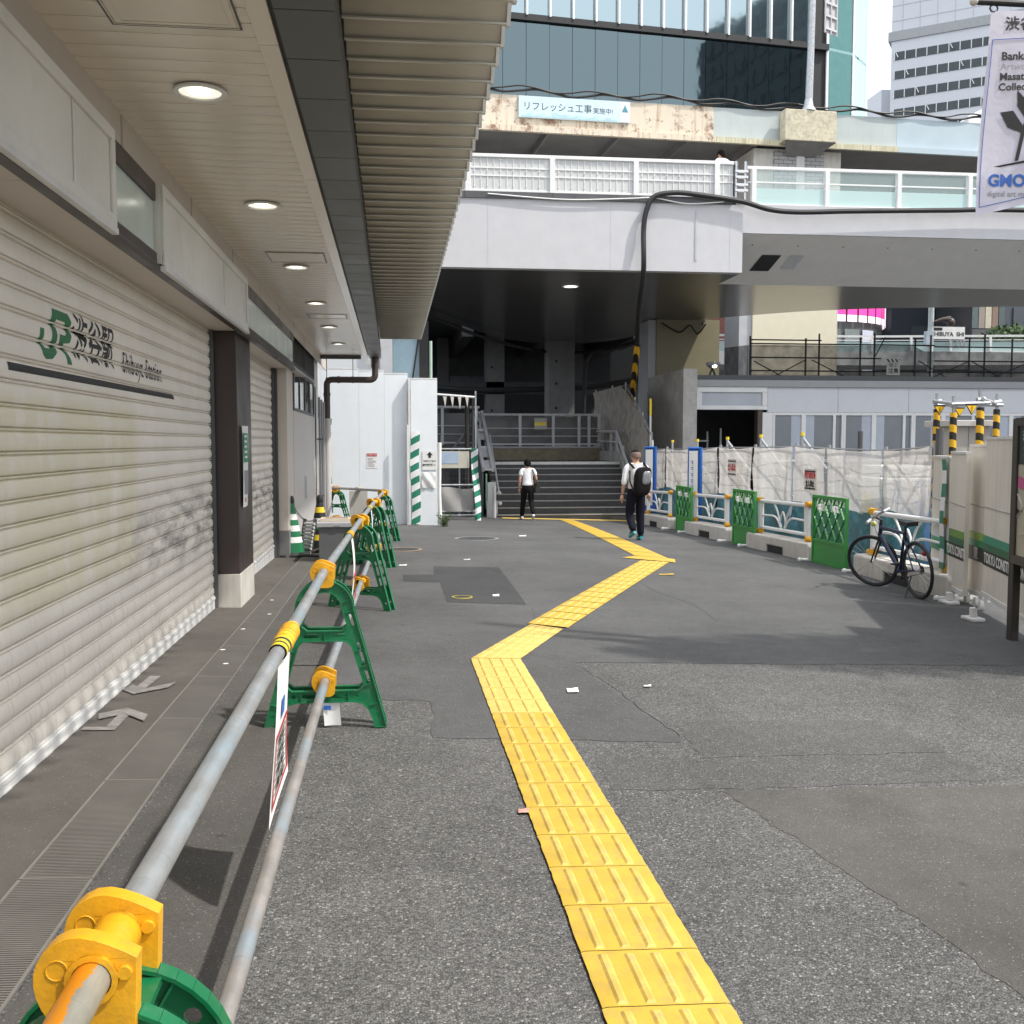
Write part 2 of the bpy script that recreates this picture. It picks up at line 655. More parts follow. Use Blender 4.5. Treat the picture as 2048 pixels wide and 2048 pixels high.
# crack lines
ck = MB()
for pts in ([(3.1, 13.2), (3.0, 11.6), (3.15, 10.4), (3.05, 9.3)], [(1.33, 7.3), (1.45, 6.6), (1.5, 5.9), (1.58, 5.3)], [(-.5, 6.3), (-.44, 4.6), (-.47, 3.0), (-.42, 1.8)],
            [(5.0, 10.0), (4.9, 9.5), (4.95, 9.2)], [(1.4, 10.3), (1.3, 9.2), (1.24, 9.0)]):
    pp = wob(pts + pts[::-1][:1], .012, .12)
    pp = [p for p in pp][:-1]
    seq = []
    for i in range(len(pts) - 1):
        n = 8
        for k in range(n):
            t = k / n
            seq.append((pts[i][0] + (pts[i + 1][0] - pts[i][0]) * t + rnd(-.012, .012), pts[i][1] + (pts[i + 1][1] - pts[i][1]) * t))
    for a, b_ in zip(seq[:-1], seq[1:]):
        wd = rnd(.0015, .004)
        ck.quad(*[(p[0] + s_ * wd, p[1], gz(*p) + .005) for p, s_ in ((a, -1), (a, 1), (b_, 1), (b_, -1))])
struct(ck.build('pavement_cracks', M['dgrey'], sm=0))

# ------------------------------------------------------------------ drain gratings along the shopfront
GP = 1.06
yy = 1.5 - GP * 3
k = 0
m_gr = pm('grating_steel', (.27, .255, .235), .45, .4, var=.15, bmp=.05)
protog = None
while yy < 20:
    L = GP
    if k == 0:
        b = MB()
        nb = 80
        for i in range(nb):
            y = (i + .5) * L / nb
            b.box(-.115, .115, y - .0026, y + .0026, -.004, .003)
        b.box(-.125, -.115, 0, L - .008, -.004, .004)
        b.box(.115, .125, 0, L - .008, -.004, .004)
        b.box(-.115, .115, 0, .010, -.0035, .0042)
        protog = thing('drain_grating', 'steel bar drain grating set in the floor along the shutters', 'drain grating', (0, 0, 0), 'drain gratings along the shopfront')
        b.build('grate_bars', m_gr, protog, sm=0)
        b = MB()
        b.box(-.124, .124, 0, L - .009, -.0049, -.0042)
        b.build('channel', M['black'], protog, sm=0)
        o = protog
    else:
        o = dup(protog)
    o.location = (-1.17, yy, gz(-1.17, yy) + .011)
    o.rotation_euler = (math.atan2(gz(-1.17, yy + L) - gz(-1.17, yy), L), math.atan(.03), 0)
    yy += GP
    k += 1

# ------------------------------------------------------------------ station building on the left
SX = -1.69
sb = thing('station_building', 'beige station building with closed roller shutters under a long canopy', 'building', (-1.7, 0, 0))
PITCH = .107
PROF = [(0, .002), (.04, .011), (.14, .0165), (.3, .0195), (.46, .0195), (.62, .0155), (.76, .009), (.83, -.002), (.85, -.004), (.865, .013), (.91, .0175), (.95, .014), (.962, -.010), (.992, -.010)]


def shutter_mat():
    m, nt, b = base('shutter_enamel')
    v = coords(nt)
    c = (.86, .81, .73)
    f = noise(nt, v, 1.5, 6)
    cmb = nt.nodes.new('ShaderNodeCombineColor')
    for i in range(3):
        nt.links.new(rng(nt, f, .3, .7, .93, 1.07), cmb.inputs[i])
    out = mixc(nt, 1., c, cmb.outputs[0], 'MULTIPLY')
    sep = nt.nodes.new('ShaderNodeSeparateXYZ')
    nt.links.new(coords(nt), sep.inputs[0])
    # yellowed old repaint between hand height and shoulder height
    def band(o_, a, b_, s_):
        return mth(nt, 'MULTIPLY', rng(nt, o_, a - s_, a + s_, 0, 1), rng(nt, o_, b_ - s_, b_ + s_, 1, 0))
    n2 = noise(nt, coords(nt, (1, 3.5, 1.2)), 1.1, 5)
    yel = mth(nt, 'MULTIPLY', band(sep.outputs[2], .75, 1.78, .04), rng(nt, n2, .35, .5, 0, .6))
    yel = mth(nt, 'MULTIPLY', yel, rng(nt, sep.outputs[1], 6.9, 7.1, 1, 0))
    out = mixc(nt, yel, out, (.74, .69, .48))
    # black scuffs
    n3 = noise(nt, coords(nt, (1, .9, 3.2)), 2.6, 9, .72)
    d = mth(nt, 'MULTIPLY', band(sep.outputs[2], .62, 1.12, .16), rng(nt, n3, .44, .66, 0, .85))
    d = mth(nt, 'MULTIPLY', d, rng(nt, sep.outputs[1], 6.0, 8.2, .0, 1.))
    out = mixc(nt, d, out, (.05, .043, .04))
    n4 = noise(nt, coords(nt, (1, 9, 1.2)), 2.5, 6, .7)
    d2 = mth(nt, 'MULTIPLY', rng(nt, sep.outputs[2], 0, .9, 1, .12), rng(nt, n4, .52, .72, 0, .6))
    out = mixc(nt, d2, out, (.26, .24, .21))
    nt.links.new(out, b.inputs['Base Color'])
    b.inputs['Roughness'].default_value = .42
    return m


M['shutter'] = shutter_mat()


def prof_at(z):
    t = ((z - .12) / PITCH) % 1
    P = PROF + [(1., .002)]
    for (a, da), (b_, db) in zip(P[:-1], P[1:]):
        if a <= t <= b_:
            return da + (db - da) * (t - a) / max(1e-6, b_ - a)
    return 0


def shutter(y0, y1, ztop):
    s = MB()
    zs = []
    z = .12
    while z < ztop:
        for t, d in PROF:
            zz_ = z + t * PITCH
            if zz_ < ztop:
                zs.append((zz_, d))
        z += PITCH
    n = 4
    pts = [[(SX + d, y0 + (y1 - y0) * i / n, zz_) for zz_, d in zs] for i in range(n + 1)]
    fl = [p for r in pts for p in r]
    K = len(zs)
    s.add(fl, [(i * K + j, (i + 1) * K + j, (i + 1) * K + j + 1, i * K + j + 1) for i in range(n) for j in range(K - 1)])
    sh = s.build('shutter', M['shutter'], sb, sm=30)
    b = MB().box(SX - .01, SX + .022, y0, y1, -.08, .118)
    b.box(SX + .022, SX + .03, y0, y1, .085, .105)
    y = y0 + .1
    while y < y1 - .2:
        b.box(SX + .022, SX + .0245, y, y + rnd(.08, .14), .02, .05)
        y += rnd(.16, .3)
    bb = b.build('bottom_bar', M['white_dirty'], sh, sm=0)
    b = MB()
    b.box(SX - .03, SX + .05, y1, y1 + .04, -.08, ztop)
    b.build('guide_rail', M['dgrey'], sh, sm=0)
    return sh


sh1 = shutter(-1.8, 9.80, 2.62)
sh2 = shutter(10.85, 14.66, 2.62)
# lettering follows the slats
def on_shutter(mb):
    bm = bmesh.new()
    vs_ = [bm.verts.new(v) for v in mb.v]
    for f in mb.f:
        try:
            bm.faces.new([vs_[i] for i in f])
        except ValueError:
            pass
    zmin, zmax = min(v[2] for v in mb.v), max(v[2] for v in mb.v)
    k = int((zmin - .12) / PITCH) - 1
    while .12 + k * PITCH < zmax:
        for t, d in PROF:
            z = .12 + (k + t) * PITCH
            if zmin < z < zmax:
                bmesh.ops.bisect_plane(bm, geom=bm.verts[:] + bm.edges[:] + bm.faces[:], plane_co=(0, 0, z), plane_no=(0, 0, 1))
        k += 1
    out = MB()
    bm.verts.index_update()
    out.add([(SX + prof_at(v.co.z) + .0015, v.co.y, v.co.z) for v in bm.verts], [[v.index for v in f.verts] for f in bm.faces if not .86 < (((sum(v.co.z for v in f.verts) / len(f.verts)) - .12) / PITCH) % 1 < .965])
    bm.free()
    return out


YR, ZU = (0, 1, 0), (0, 0, 1)
t = MB().text('渋谷駅', .262, (0, 6.10, 2.095), YR, ZU, bold=.004, ext=0, sx=1.02)
on_shutter(t).build('lettering', M['ink'], sh1, sm=0)
t = MB().text('Shibuya Station', .185, (0, 7.24, 2.045), YR, ZU, ext=0, sx=.98, bold=.001)
on_shutter(t).build('lettering', M['ink'], sh1, sm=0)
t = MB().quad((0, 4.75, 1.868), (0, 8.2, 1.88), (0, 8.2, 1.918), (0, 4.75, 1.905))
on_shutter(t).build('ruled_line', M['ink'], sh1, sm=0)
# the operator's mark: linked letters
lg = MB()
def lq(pts):
    lg.add([(0, 5.17 + p[0] * .5, 1.955 + p[1] * .265) for p in pts], [tuple(range(len(pts)))])
lq([(.02, .55), (.13, .55), (.13, .30), (.02, .30)])
lq([(.02, .30), (.13, .30), (.17, .21), (.08, .07)])
lq([(.08, .07), (.17, .21), (.30, .21), (.36, .03), (.18, .0)])
lq([(.36, .03), (.30, .21), (.37, .30), (.52, .18)])
lq([(.52, .18), (.37, .30), (.38, .98), (.53, .98)])
lq([(.53, .98), (.53, .80), (.80, .80), (.88, .98)])
lq([(.88, .98), (.80, .80), (.84, .74), (1.0, .84)])
lq([(1.0, .84), (.84, .74), (.84, .60), (1.0, .58)])
lq([(1.0, .58), (.84, .60), (.78, .54), (.92, .42)])
lq([(.92, .42), (.78, .54), (.60, .54), (.60, .38), (.72, .38)])
lq([(.60, .38), (.74, .38), (.86, .24), (.78, .18)])
lq([(.78, .18), (.86, .24), (1.0, .0), (.84, .0)])
on_shutter(lg).build('operator_mark', M['jrgreen'], sh1, sm=0)

# dark clad pier with a stone base, pale pier beyond
b = MB().box(-1.80, -1.44, 9.87, 10.8, .31, 2.585)
pr = b.build('pier', M['maroon'], sb, sm=0, bev=.006)
MB().box(-1.80, -1.436, 9.864, 10.806, -.1, .308).build('plinth', M['concrete_pale'], pr, sm=0, bev=.004)
b = MB().box(-1.80, -1.47, 14.75, 15.62, .3, 3.26)
pr = b.build('pier', M['beige_wall'], sb, sm=0, bev=.006)
MB().box(-1.80, -1.464, 14.745, 15.61, -.2, .297).build('plinth', M['concrete_dark'], pr, sm=0)
MB().box(-1.80, -1.60, 14.71, 14.746, -.2, 2.58).build('dark_joint', M['dgrey'], pr, sm=0)  # dark grey strip between the second shutter and the pale pier
# wall of tall panels with window and vent
b = MB()
y = 15.625
while y < 20.6:
    b.box(-1.85, -1.462, y, min(y + .49, 20.75), -.3, 2.03)
    y += .50
b.box(-1.85, -1.475, 15.625, 20.75, -.3, 3.26)
b.box(-1.85, -1.462, 19.7, 20.75, 2.03, 3.26)
wl = b.build('wall', M['wallgrey'], sb, sm=0, bev=.003)
MB().box(-1.46, -1.452, 17.4, 17.5, .6, 1.0).box(-1.452, -1.43, 17.44, 17.46, .62, .98).build('handle', M['lgrey'], wl, sm=0)
w_ = MB().box(-1.475, -1.452, 15.66, 19.6, 2.03, 2.075).box(-1.475, -1.452, 15.66, 19.6, 2.62, 2.665)
for i in range(5):
    yy = 15.66 + i * .975
    w_.box(-1.474, -1.45, yy, yy + .05, 2.075, 2.62)
wf = w_.build('window', M['dgrey'], sb, sm=0)
b = MB()
for i in range(4):
    b.box(-1.474, -1.465, 15.71 + i * .975, 16.635 + i * .975, 2.075, 2.62)
b.build('pane', M['pane'], wf, sm=0)
v_ = MB().box(-1.474, -1.45, 15.62, 19.65, 2.72, 2.745).box(-1.474, -1.45, 15.62, 19.65, 3.16, 3.185)
for i in range(3):
    v_.box(-1.474, -1.448, 15.62 + i * 1.99, 15.67 + i * 1.99, 2.745, 3.16)
for i in range(9):
    z = 2.76 + i * .045
    v_.add([(-1.474, 15.67, z + .03), (-1.45, 15.67, z), (-1.45, 19.6, z), (-1.474, 19.6, z + .03), (-1.474, 15.67, z + .035), (-1.45, 15.67, z + .008), (-1.45, 19.6, z + .008), (-1.474, 19.6, z + .035)],
           [(0, 1, 2, 3), (7, 6, 5, 4), (1, 5, 6, 2)])
vf = v_.build('vent_louver', M['dgrey'], sb, sm=0)
MB().box(-1.474, -1.473, 15.62, 19.6, 2.72, 3.18).build('backing', M['black'], vf, sm=0)
MB().box(-1.85, -1.44, 15.0, 20.75, -.35, -.06).build('wall_base', M['concrete_dark'], sb, sm=0)

# lintel with blank sign boxes and pale glass panels
MB().box(-1.85, -1.40, -2, 14.74, 2.60, 3.258).build('lintel', M['beige_wall'], sb, sm=0)
b = MB()
for y in frange(-1.8, 14.6, 2.05):
    b.box(-1.80, -1.36, y, y + 2.044, 2.588, 2.5995)
b.build('lintel_soffit', M['beige_wall'], sb, sm=0)
b = MB()
for y in frange(-1.8, 20.6, 1.83):
    b.box(-1.40, -1.385, y, y + 1.82, 3.075, 3.256)
b.build('cornice', M['beige_wall'], sb, sm=0)
MB().box(-1.40, -1.345, -2, 14.74, 2.552, 2.587).build('edge_strip', M['maroon'], sb, sm=0)


def signbox(y0, y1, split):
    s = MB()
    s.box(-1.40, -1.335, y0, y1, 2.595, 3.05)
    for a, b_ in ((y0, y1),):
        s.box(-1.335, -1.318, a, b_, 3.0, 3.055).box(-1.335, -1.318, a, b_, 2.588, 2.645)
        s.box(-1.335, -1.318, a, a + .05, 2.645, 3.0).box(-1.335, -1.318, b_ - .05, b_, 2.645, 3.0)
    s.box(-1.335, -1.325, split - .004, split + .004, 2.645, 3.0)
    bx = s.build('sign_box', M['signbox'], sb, sm=0, bev=.004)
    MB().box(-1.37, -1.312, y0, y1, 2.556, 2.586).build('bottom_trim', M['white_dirty'], bx, sm=0, bev=.003)


signbox(-1.9, 5.25, 4.62)
signbox(6.30, 9.84, 8.55)


def litpanel(y0, y1):
    s = MB().box(-1.395, -1.378, y0, y1, 2.66, 2.955)
    p = s.build('backlit_panel', M['litglass'], sb, sm=0)
    MB().box(-1.395, -1.362, y0, y1, 2.957, 3.06).box(-1.395, -1.362, y0, y1, 2.588, 2.658).build('frame', M['maroon'], p, sm=0)


litpanel(5.26, 6.29)
litpanel(9.85, 14.72)

# glossy strip ceiling, slats across the walkway
s = MB()
y = -2.2
pts = []
while y < 20.5:
    for a, z in ((0, 3.262), (.006, 3.262), (.0065, 3.256), (.028, 3.253), (.078, 3.2515), (.128, 3.253), (.1495, 3.256)):
        pts.append((y + a, z))
    y += .15
K = len(pts)
s.add([(-1.395, a, z) for a, z in pts] + [(-.555, a, z) for a, z in pts], [(i, i + 1, K + i + 1, K + i) for i in range(K - 1)])
s.box(-1.395, -.555, -2.2, 20.5, 3.27, 3.30)
s.build('ceiling', M['soffit'], sb, sm=30)
b = MB()
for y in frange(-2.2, 20.4, 2.26):
    b.box(-.553, -.468, y, y + 2.252, 3.235, 3.30)
b.build('ceiling_trim', M['soffit'], sb, sm=0, bev=.003)
MB().box(-1.39, -.60, 20.45, 20.5, 3.18, 3.25).build('end_trim', M['dgrey'], sb, sm=0)
for yy in (2.7, 9.5, 13.95):
    L = 1.75 if yy < 3 else .5
    h = MB()
    for q in (0, .035):
        for e in ((-1.11 + q, -1.105 + q, yy + q, yy + L - q), (-.615 - q, -.61 - q, yy + q, yy + L - q), (-1.11 + q, -.61 - q, yy + q, yy + q + .005), (-1.11 + q, -.61 - q, yy + L - q - .005, yy + L - q)):
            h.box(*e, 3.2465, 3.249)
    h.box(-1.10, -.62, yy + .01, yy + L - .01, 3.2495, 3.2555)
    hp = h.build('access_hatch', M['soffit'], sb, sm=0)
    h = MB()
    for e in ((-1.119, -1.111, yy - .008, yy + L + .008), (-.609, -.601, yy - .008, yy + L + .008), (-1.111, -.609, yy - .009, yy - .001), (-1.111, -.609, yy + L + .001, yy + L + .009)):
        h.box(*e, 3.247, 3.25)
    h.build('hatch_joint', M['dgrey'], hp, sm=0)
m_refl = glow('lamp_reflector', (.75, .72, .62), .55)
for i in range(7):
    y = 5.22 + i * 2.6 - (0 if i < 1 else .2) * 1
    ring = MB().lathe([(.105, 0), (.125, 0), (.128, .004), (.125, .012), (.10, .012), (.088, .03), (.075, .034)], (-.91, y, 3.232), 28, caps=False)
    dl = ring.build('downlight', M['white'], sb, sm=40)
    MB().lathe([(.0, .0), (.055, .0), (.055, .004), (.0, .004)], (-.915, y + .02, 3.2435), 24).build('lamp', M['lamp'], dl, sm=0)
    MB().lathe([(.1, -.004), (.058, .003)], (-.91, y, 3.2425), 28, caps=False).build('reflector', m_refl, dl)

# gutter boxes and blade louvres at the canopy edge
b = MB()
for y in frange(-2.08, 20.3, .52):
    b.box(-.445, -.21, y, y + .512, 3.222, 3.40)
b.build('gutter', M['gutterpan'], sb, sm=0, bev=.002)
MB().box(-.467, -.446, -2.1, 20.4, 3.25, 3.42).build('gutter_gap', M['black'], sb, sm=0)
b = MB()
y = .35
while y < 18.6:
    b.add([(-.205, y, 3.585), (.515, y, 3.585), (.515, y + .15, 3.405), (-.205, y + .15, 3.405), (-.205, y + .012, 3.59), (.515, y + .012, 3.59), (.515, y + .162, 3.41), (-.205, y + .162, 3.41)], [(0, 1, 2, 3), (7, 6, 5, 4), (0, 4, 5, 1), (1, 5, 6, 2), (2, 6, 7, 3), (3, 7, 4, 0)])
    b.box(-.205, .515, y + .128, y + .149, 3.396, 3.404, 1)
    b.add([(.516, y - .01, 3.59), (.534, y - .01, 3.59), (.534, y + .14, 3.395), (.516, y + .14, 3.395), (.516, y + .03, 3.60), (.534, y + .03, 3.60), (.534, y + .18, 3.40), (.516, y + .18, 3.40)], [(0, 1, 2, 3), (7, 6, 5, 4), (0, 4, 5, 1), (1, 5, 6, 2), (2, 6, 7, 3), (3, 7, 4, 0)], 2)
    y += .245
b.build('blade_louver', [M['louver'], M['louver_lip'], M['white']], sb, sm=0)
MB().box(-.46, .545, -2.1, 18.8, 3.63, 3.72).build('canopy_roof', M['gutterpan'], sb, sm=0)
MB().box(-1.5, -.46, -2.1, 20.6, 3.44, 3.72).build('roof_slab', M['gutterpan'], sb, sm=0)
MB().box(-14, -1.5, -6, 20.74, 3.30, 14).build('upper_wall', M['wallgrey'], sb, sm=0)
MB().box(-14, -1.86, -6, 20.74, -.3, 3.29).build('core', M['concrete_dark'], sb, sm=0)

# brown downpipe at the far corner, conduits beside it
dp = thing('downpipe', 'brown drainpipe with two bends hanging below the canopy end', 'pipe', (-1.27, 20.5, -.3))
arc = lambda c, r, a0, a1, n=7: [(c[0] + r * math.cos(R(a0 + (a1 - a0) * i / n)), 20.5, c[1] + r * math.sin(R(a0 + (a1 - a0) * i / n))) for i in range(n + 1)]
pts = [(-.33, 20.5, 3.21)] + arc((-.43, 2.88), .10, 0, -90) + arc((-1.17, 2.68), .10, 90, 180) + [(-1.27, 20.5, 2.0)]
MB().tube(pts, .062, 16).build('pipe', M['brown'], dp)
for a_, b_, r_ in (((-.33, 20.5, 3.25), (-.33, 20.5, 3.02), .075), ((-1.02, 20.5, 2.78), (-1.06, 20.5, 2.78), .072), ((-.75, 20.5, 2.78), (-.78, 20.5, 2.78), .069), ((-1.27, 20.5, 2.52), (-1.27, 20.5, 2.46), .07)):
    MB().tube([a_, b_], r_, 16).build('coupling', M['brown'], dp)
MB().tube([(-1.27, 20.5, 2.02), (-1.27, 20.5, -.32)], .068, 12).build('lower_cover', M['wallgrey'], dp)
for x in (-1.27, -.76):
    MB().tube([(x, 20.5, 2.78), (x, 20.5, 3.26)], .008, 6).tube([(x, 20.5, 2.74), (x, 20.5, 2.82)], .02, 8).build('hanger_rod', M['black'], dp)
cd = thing('conduit', 'bundle of grey vertical conduits on the wall corner', 'conduit', (-1.37, 20.2, -.3))
for i in range(3):
    MB().tube([(-1.41 + i * .047, 20.3 - .03 * i, -.3), (-1.41 + i * .047, 20.3 - .03 * i, 2.43 - .05 * i)], .022, 10).build('conduit_tube', M['grey'], cd)
for z in (.5, 1.6):
    MB().box(-1.452, -1.29, 20.25, 20.32, z, z + .03).build('strap', M['dgrey'], cd, sm=0)
MB().tube([(-1.455, 19.9, -.25), (-1.455, 19.9, 2.6)], .012, 6).build('cable', M['black'], cd)

# notice hung on the dark pier
nt_ = thing('hanging_notice', 'green and white notice in a clear sleeve taped to the dark pier', 'notice', (-1.43, 10.2, 1.0))
s = MB()
def nfn(u, v):
    return (-1.432 + .02 * math.sin(u * 5 + v * 3) * .4 + .012, 10.0 + .36 * u, .93 + .78 * v)
s.grid(nfn, 6, 12)
s.build('sleeve', M['paper'], nt_)
s = MB().box(-1.411, -1.4095, 10.04, 10.31, 1.36, 1.64)
s.build('green_panel', M['greenp'], nt_, sm=0)
s = MB()
for i, z in enumerate((1.60, 1.55, 1.50, 1.45, 1.40)):
    s.box(-1.4093, -1.4085, 10.08, 10.08 + rnd(.1, .2), z, z + .02)
s.build('print_lines', M['paper'], nt_, sm=0)
s = MB().box(-1.411, -1.4095, 10.05, 10.3, 1.05, 1.28)
s.build('map_print', M['inkgrey'], nt_, sm=0)
s = MB().box(-1.411, -1.4095, 10.08, 10.14, .98, 1.02).build('red_spot', M['red'], nt_, sm=0)

# ------------------------------------------------------------------ tactile paving
def tile(L0, L1, R0, R1, mat, bars, label, group, name='tactile_tile'):
    """one rubber tile between its two left and two right corners; bars run along the walking line"""
    L0, L1, R0, R1 = [Vector(p) for p in (L0, L1, R0, R1)]
    def P(u, v, h):
        q = L0.lerp(R0, u).lerp(L1.lerp(R1, u), v)
        return (q.x, q.y, gz(q.x, q.y) + h)
    s = MB()
    top = .013
    wl_ = [rnd(-.0022, .0022) for _ in range(16)]
    n = 8
    left = [(wl_[i] / .35, i / n) for i in range(n + 1)]
    right = [(1 + wl_[i + 7] / .35, i / n) for i in range(n + 1)]
    vs_, fs_ = [], []
    for i in range(n + 1):
        vs_ += [P(left[i][0] - .02, left[i][1], .0095), P(.025, i / n, top), P(.975, i / n, top), P(right[i][0] + .02, right[i][1], .0095)]
    for i in range(n):
        for k_ in range(3):
            fs_.append((4 * i + k_, 4 * i + k_ + 1, 4 * i + k_ + 5, 4 * i + k_ + 4))
    s.add(vs_, fs_)
    c = (L0 + L1 + R0 + R1) / 4
    o = s.build(name, mat, None, sm=30, org=(c.x, c.y, gz(c.x, c.y)))
    tag(o, label, 'tactile paving', group)
    if bars:
        s = MB()
        for i in range(4):
            u = .155 + i * .23
            a, b_ = .03, .93
            e = .046
            p = [P(u - e, a, top), P(u + e, a, top), P(u + e, b_, top), P(u - e, b_, top), P(u - e * .45, a + .03, top + .0065), P(u + e * .45, a + .03, top + .0065), P(u + e * .45, b_ - .03, top + .0065), P(u - e * .45, b_ - .03, top + .0065)]
            s.add(p, [(4, 5, 6, 7), (0, 1, 5, 4), (1, 2, 6, 5), (2, 3, 7, 6), (3, 0, 4, 7)])
        s.build('raised_bars', M['tac_bar'] if mat is M['tac'] else mat, o, sm=0)
    return o


def edge(a, b, t):
    return (a[0] + (b[0] - a[0]) * t, a[1] + (b[1] - a[1]) * t, 0)


y = 1.10
while y < 7.3:
    L = .318
    pale = y > 5.75
    tile((.57, y, 0), (.57, y + L - .004, 0), (.925, y, 0), (.925, y + L - .004, 0), M['tac_pale'] if pale else M['tac'], True,
         'pale faded tactile tile at the far end of the straight foreground run' if pale else 'bright yellow tactile tile with four long bars in the straight foreground run',
         'faded tactile tiles before the bend' if pale else 'bright tactile tiles in the foreground')
    y += L


def run(l0, l1, r0, r1, n, mat, bars, label, group):
    for i in range(n):
        a, b_ = i / n, (i + 1) / n - .004
        tile(edge(l0, l1, a), edge(l0, l1, b_), edge(r0, r1, a), edge(r0, r1, b_), mat, bars, label, group)


run((.57, 7.47), (1.22, 9.02), (.925, 7.47), (1.47, 8.80), 5, M['tac_pale'], True, 'pale tactile tile turning right just past the bend', 'pale tactile tiles past the bend')
run((1.20, 9.06), (3.75, 15.2), (1.52, 8.86), (4.12, 15.0), 16, M['tac'], True, 'yellow tactile tile of the diagonal run leading right', 'tactile tiles of the diagonal run')
tile((3.55, 15.6, 0), (3.85, 16.0, 0), (4.2, 14.95, 0), (4.35, 15.5, 0), M['tac'], False, 'arrow shaped yellow tactile sheet where the diagonal run turns back', None, 'tactile_sheet')
run((3.86, 16.05), (4.66, 28.25), (4.28, 15.6), (5.03, 28.25), 14, M['tac'], False, 'flat yellow tactile sheet on the run leading up to the staircase', 'tactile sheets towards the stairs')
for i in range(13):
    x = 3.08 + i * .32
    o = tile((x, 28.3, 0), (x, 29.05, 0), (x + .316, 28.3, 0), (x + .316, 29.05, 0), M['tac_pale'], False, 'pale yellow warning tile in the row along the foot of the stairs', 'warning tiles at the foot of the stairs')
    s = MB()
    for a in range(4):
        for b_ in range(8):
            cx, cy = x + .04 + a * .078, 28.35 + b_ * .092
            s.lathe([(.022, 0), (.016, .005)], (cx, cy, gz(cx, cy) + .0125), 8)
    s.build('raised_dots', M['tac_pale'], o, sm=0)

# taped floor arrows by the shutters
for nm, pts_, lb in (('floor_arrow', [[(-1.585, 6.84), (-1.515, 6.84), (-1.535, 6.42), (-1.60, 6.42)], [(-1.66, 6.44), (-1.63, 6.58), (-1.53, 6.46), (-1.56, 6.32)], [(-1.57, 6.32), (-1.54, 6.46), (-1.38, 6.66), (-1.40, 6.50)]], 'faded white tape arrow on the floor pointing towards the camera side, by the shutter'),
                     ('floor_arrow', [[(-1.64, 5.53), (-1.47, 5.53), (-1.47, 5.60), (-1.64, 5.59)], [(-1.53, 5.60), (-1.47, 5.60), (-1.47, 5.86), (-1.53, 5.86)], [(-1.64, 5.86), (-1.61, 5.74), (-1.50, 5.86), (-1.52, 5.99)], [(-1.50, 5.86), (-1.52, 5.99), (-1.37, 5.84), (-1.36, 5.70)]], 'faded white tape arrow on the floor with a bent tail, nearest along the shutter')):
    s = MB()
    for i, q in enumerate(pts_):
        s.add([(p[0], p[1], gz(*p) + .010 + .0012 * i) for p in q], [(0, 1, 2, 3)])
    c = pts_[0][0]
    tag(s.build(nm, pm('faded_tape', (.22, .21, .20), .8, var=.3, vs=14), None, sm=0, org=(c[0], c[1], gz(*c))), lb, 'floor marking')

# paper scraps and survey marks on the asphalt
for (x, y, w_, h_, lb, mt) in ((1.14, 6.45, .075, .11, 'square white paper scrap on the asphalt right of the tactile run', 'paper'), (1.09, 10.91, .07, .14, 'white scrap lying on the dark asphalt patch', 'paper'),
                               (.54, 4.24, .045, .05, 'torn reddish scrap at the left edge of the tactile run', None), (1.06, 14.86, .09, .09, 'small white scrap beyond the dark asphalt patch', 'paper'),
                               (1.67, 6.58, .05, .04, 'tiny white scrap on the coarse asphalt to the right', 'paper'), (3.6, 13.25, .2, .1, 'small yellow tactile fragment beside the diagonal run', 'tac'),
                               (2.56, 20.26, .14, .2, 'white scrap on the asphalt in front of the stairs', 'paper'), (.12, 13.9, .1, .12, 'white scrap left of the dark asphalt patch', 'paper')):
    s = MB()
    m_ = M[mt] if mt else pm('reddish_scrap', (.55, .30, .24), .8, var=.3, vs=60)
    s.grid(lambda u, v: (x - w_ / 2 + w_ * u + .15 * w_ * v, y - h_ / 2 + h_ * v, gz(x, y) + .0125 + .004 * math.sin(u * 5) * math.sin(v * 4)), 4, 4)
    tag(s.build('litter_scrap' if mt != 'tac' else 'tactile_fragment', m_, None, sm=60, org=(x, y, gz(x, y))), lb, 'litter')
for x, y in ((-1.24, 8.6), (-1.12, 9.4), (-1.26, 7.7), (-1.16, 7.2), (-1.2, 10.3)):
    s = MB().lathe([(.018, 0), (.02, .002), (.0, .004)], (x, y, gz(x, y) + .016), 9)
    tag(s.build('gum_spot', M['paper'], None, org=(x, y, gz(x, y))), 'small white gum spot on the drain gratings', 'gum spot', 'gum spots on the drain gratings')
# manhole covers
for x, y, r, lb, c in ((.16, 16.4, .30, 'round iron manhole cover with a rusty rim left of centre', (.30, .22, .14)), (1.56, 19.2, .42, 'round iron manhole cover in front of the white hoarding', (.22, .22, .22)), (.72, 10.75, .11, 'small oval yellow-rimmed valve cover in the dark asphalt patch', (.45, .36, .06))):
    t_ = thing('manhole_cover', lb, 'manhole', (x, y, gz(x, y)))
    MB().lathe([(r, .006), (r, .014), (r * .86, .014), (r * .86, .006)], (x, y, gz(x, y)), 32).build('rim', pm('rim', c, .6, var=.2), t_, sm=0)
    s = MB().lathe([(r * .84, .006), (r * .84, .0125), (0, .0125)], (x, y, gz(x, y)), 32)
    s.build('lid', M['asphalt_dark'], t_, sm=0)

# ------------------------------------------------------------------ green A-frame barricade with yellow pipe clamps
def xi(z):
    return .272 - .177 * z / .655


def xo(z):
    return .33 - .175 * z / .655


ac = lambda r, a0, a1, n: [(r * math.cos(R(a0 + (a1 - a0) * i / n)), .655 + r * math.sin(R(a0 + (a1 - a0) * i / n))) for i in range(n + 1)]
outl = [(-.33, 0)] + ac(.155, 180, 0, 18) + [(.33, 0), (.268, 0), (.254, .055), (.235, .10), (.20, .134), (.15, .145), (-.15, .145), (-.20, .134), (-.235, .10), (-.254, .055), (-.268, 0)]


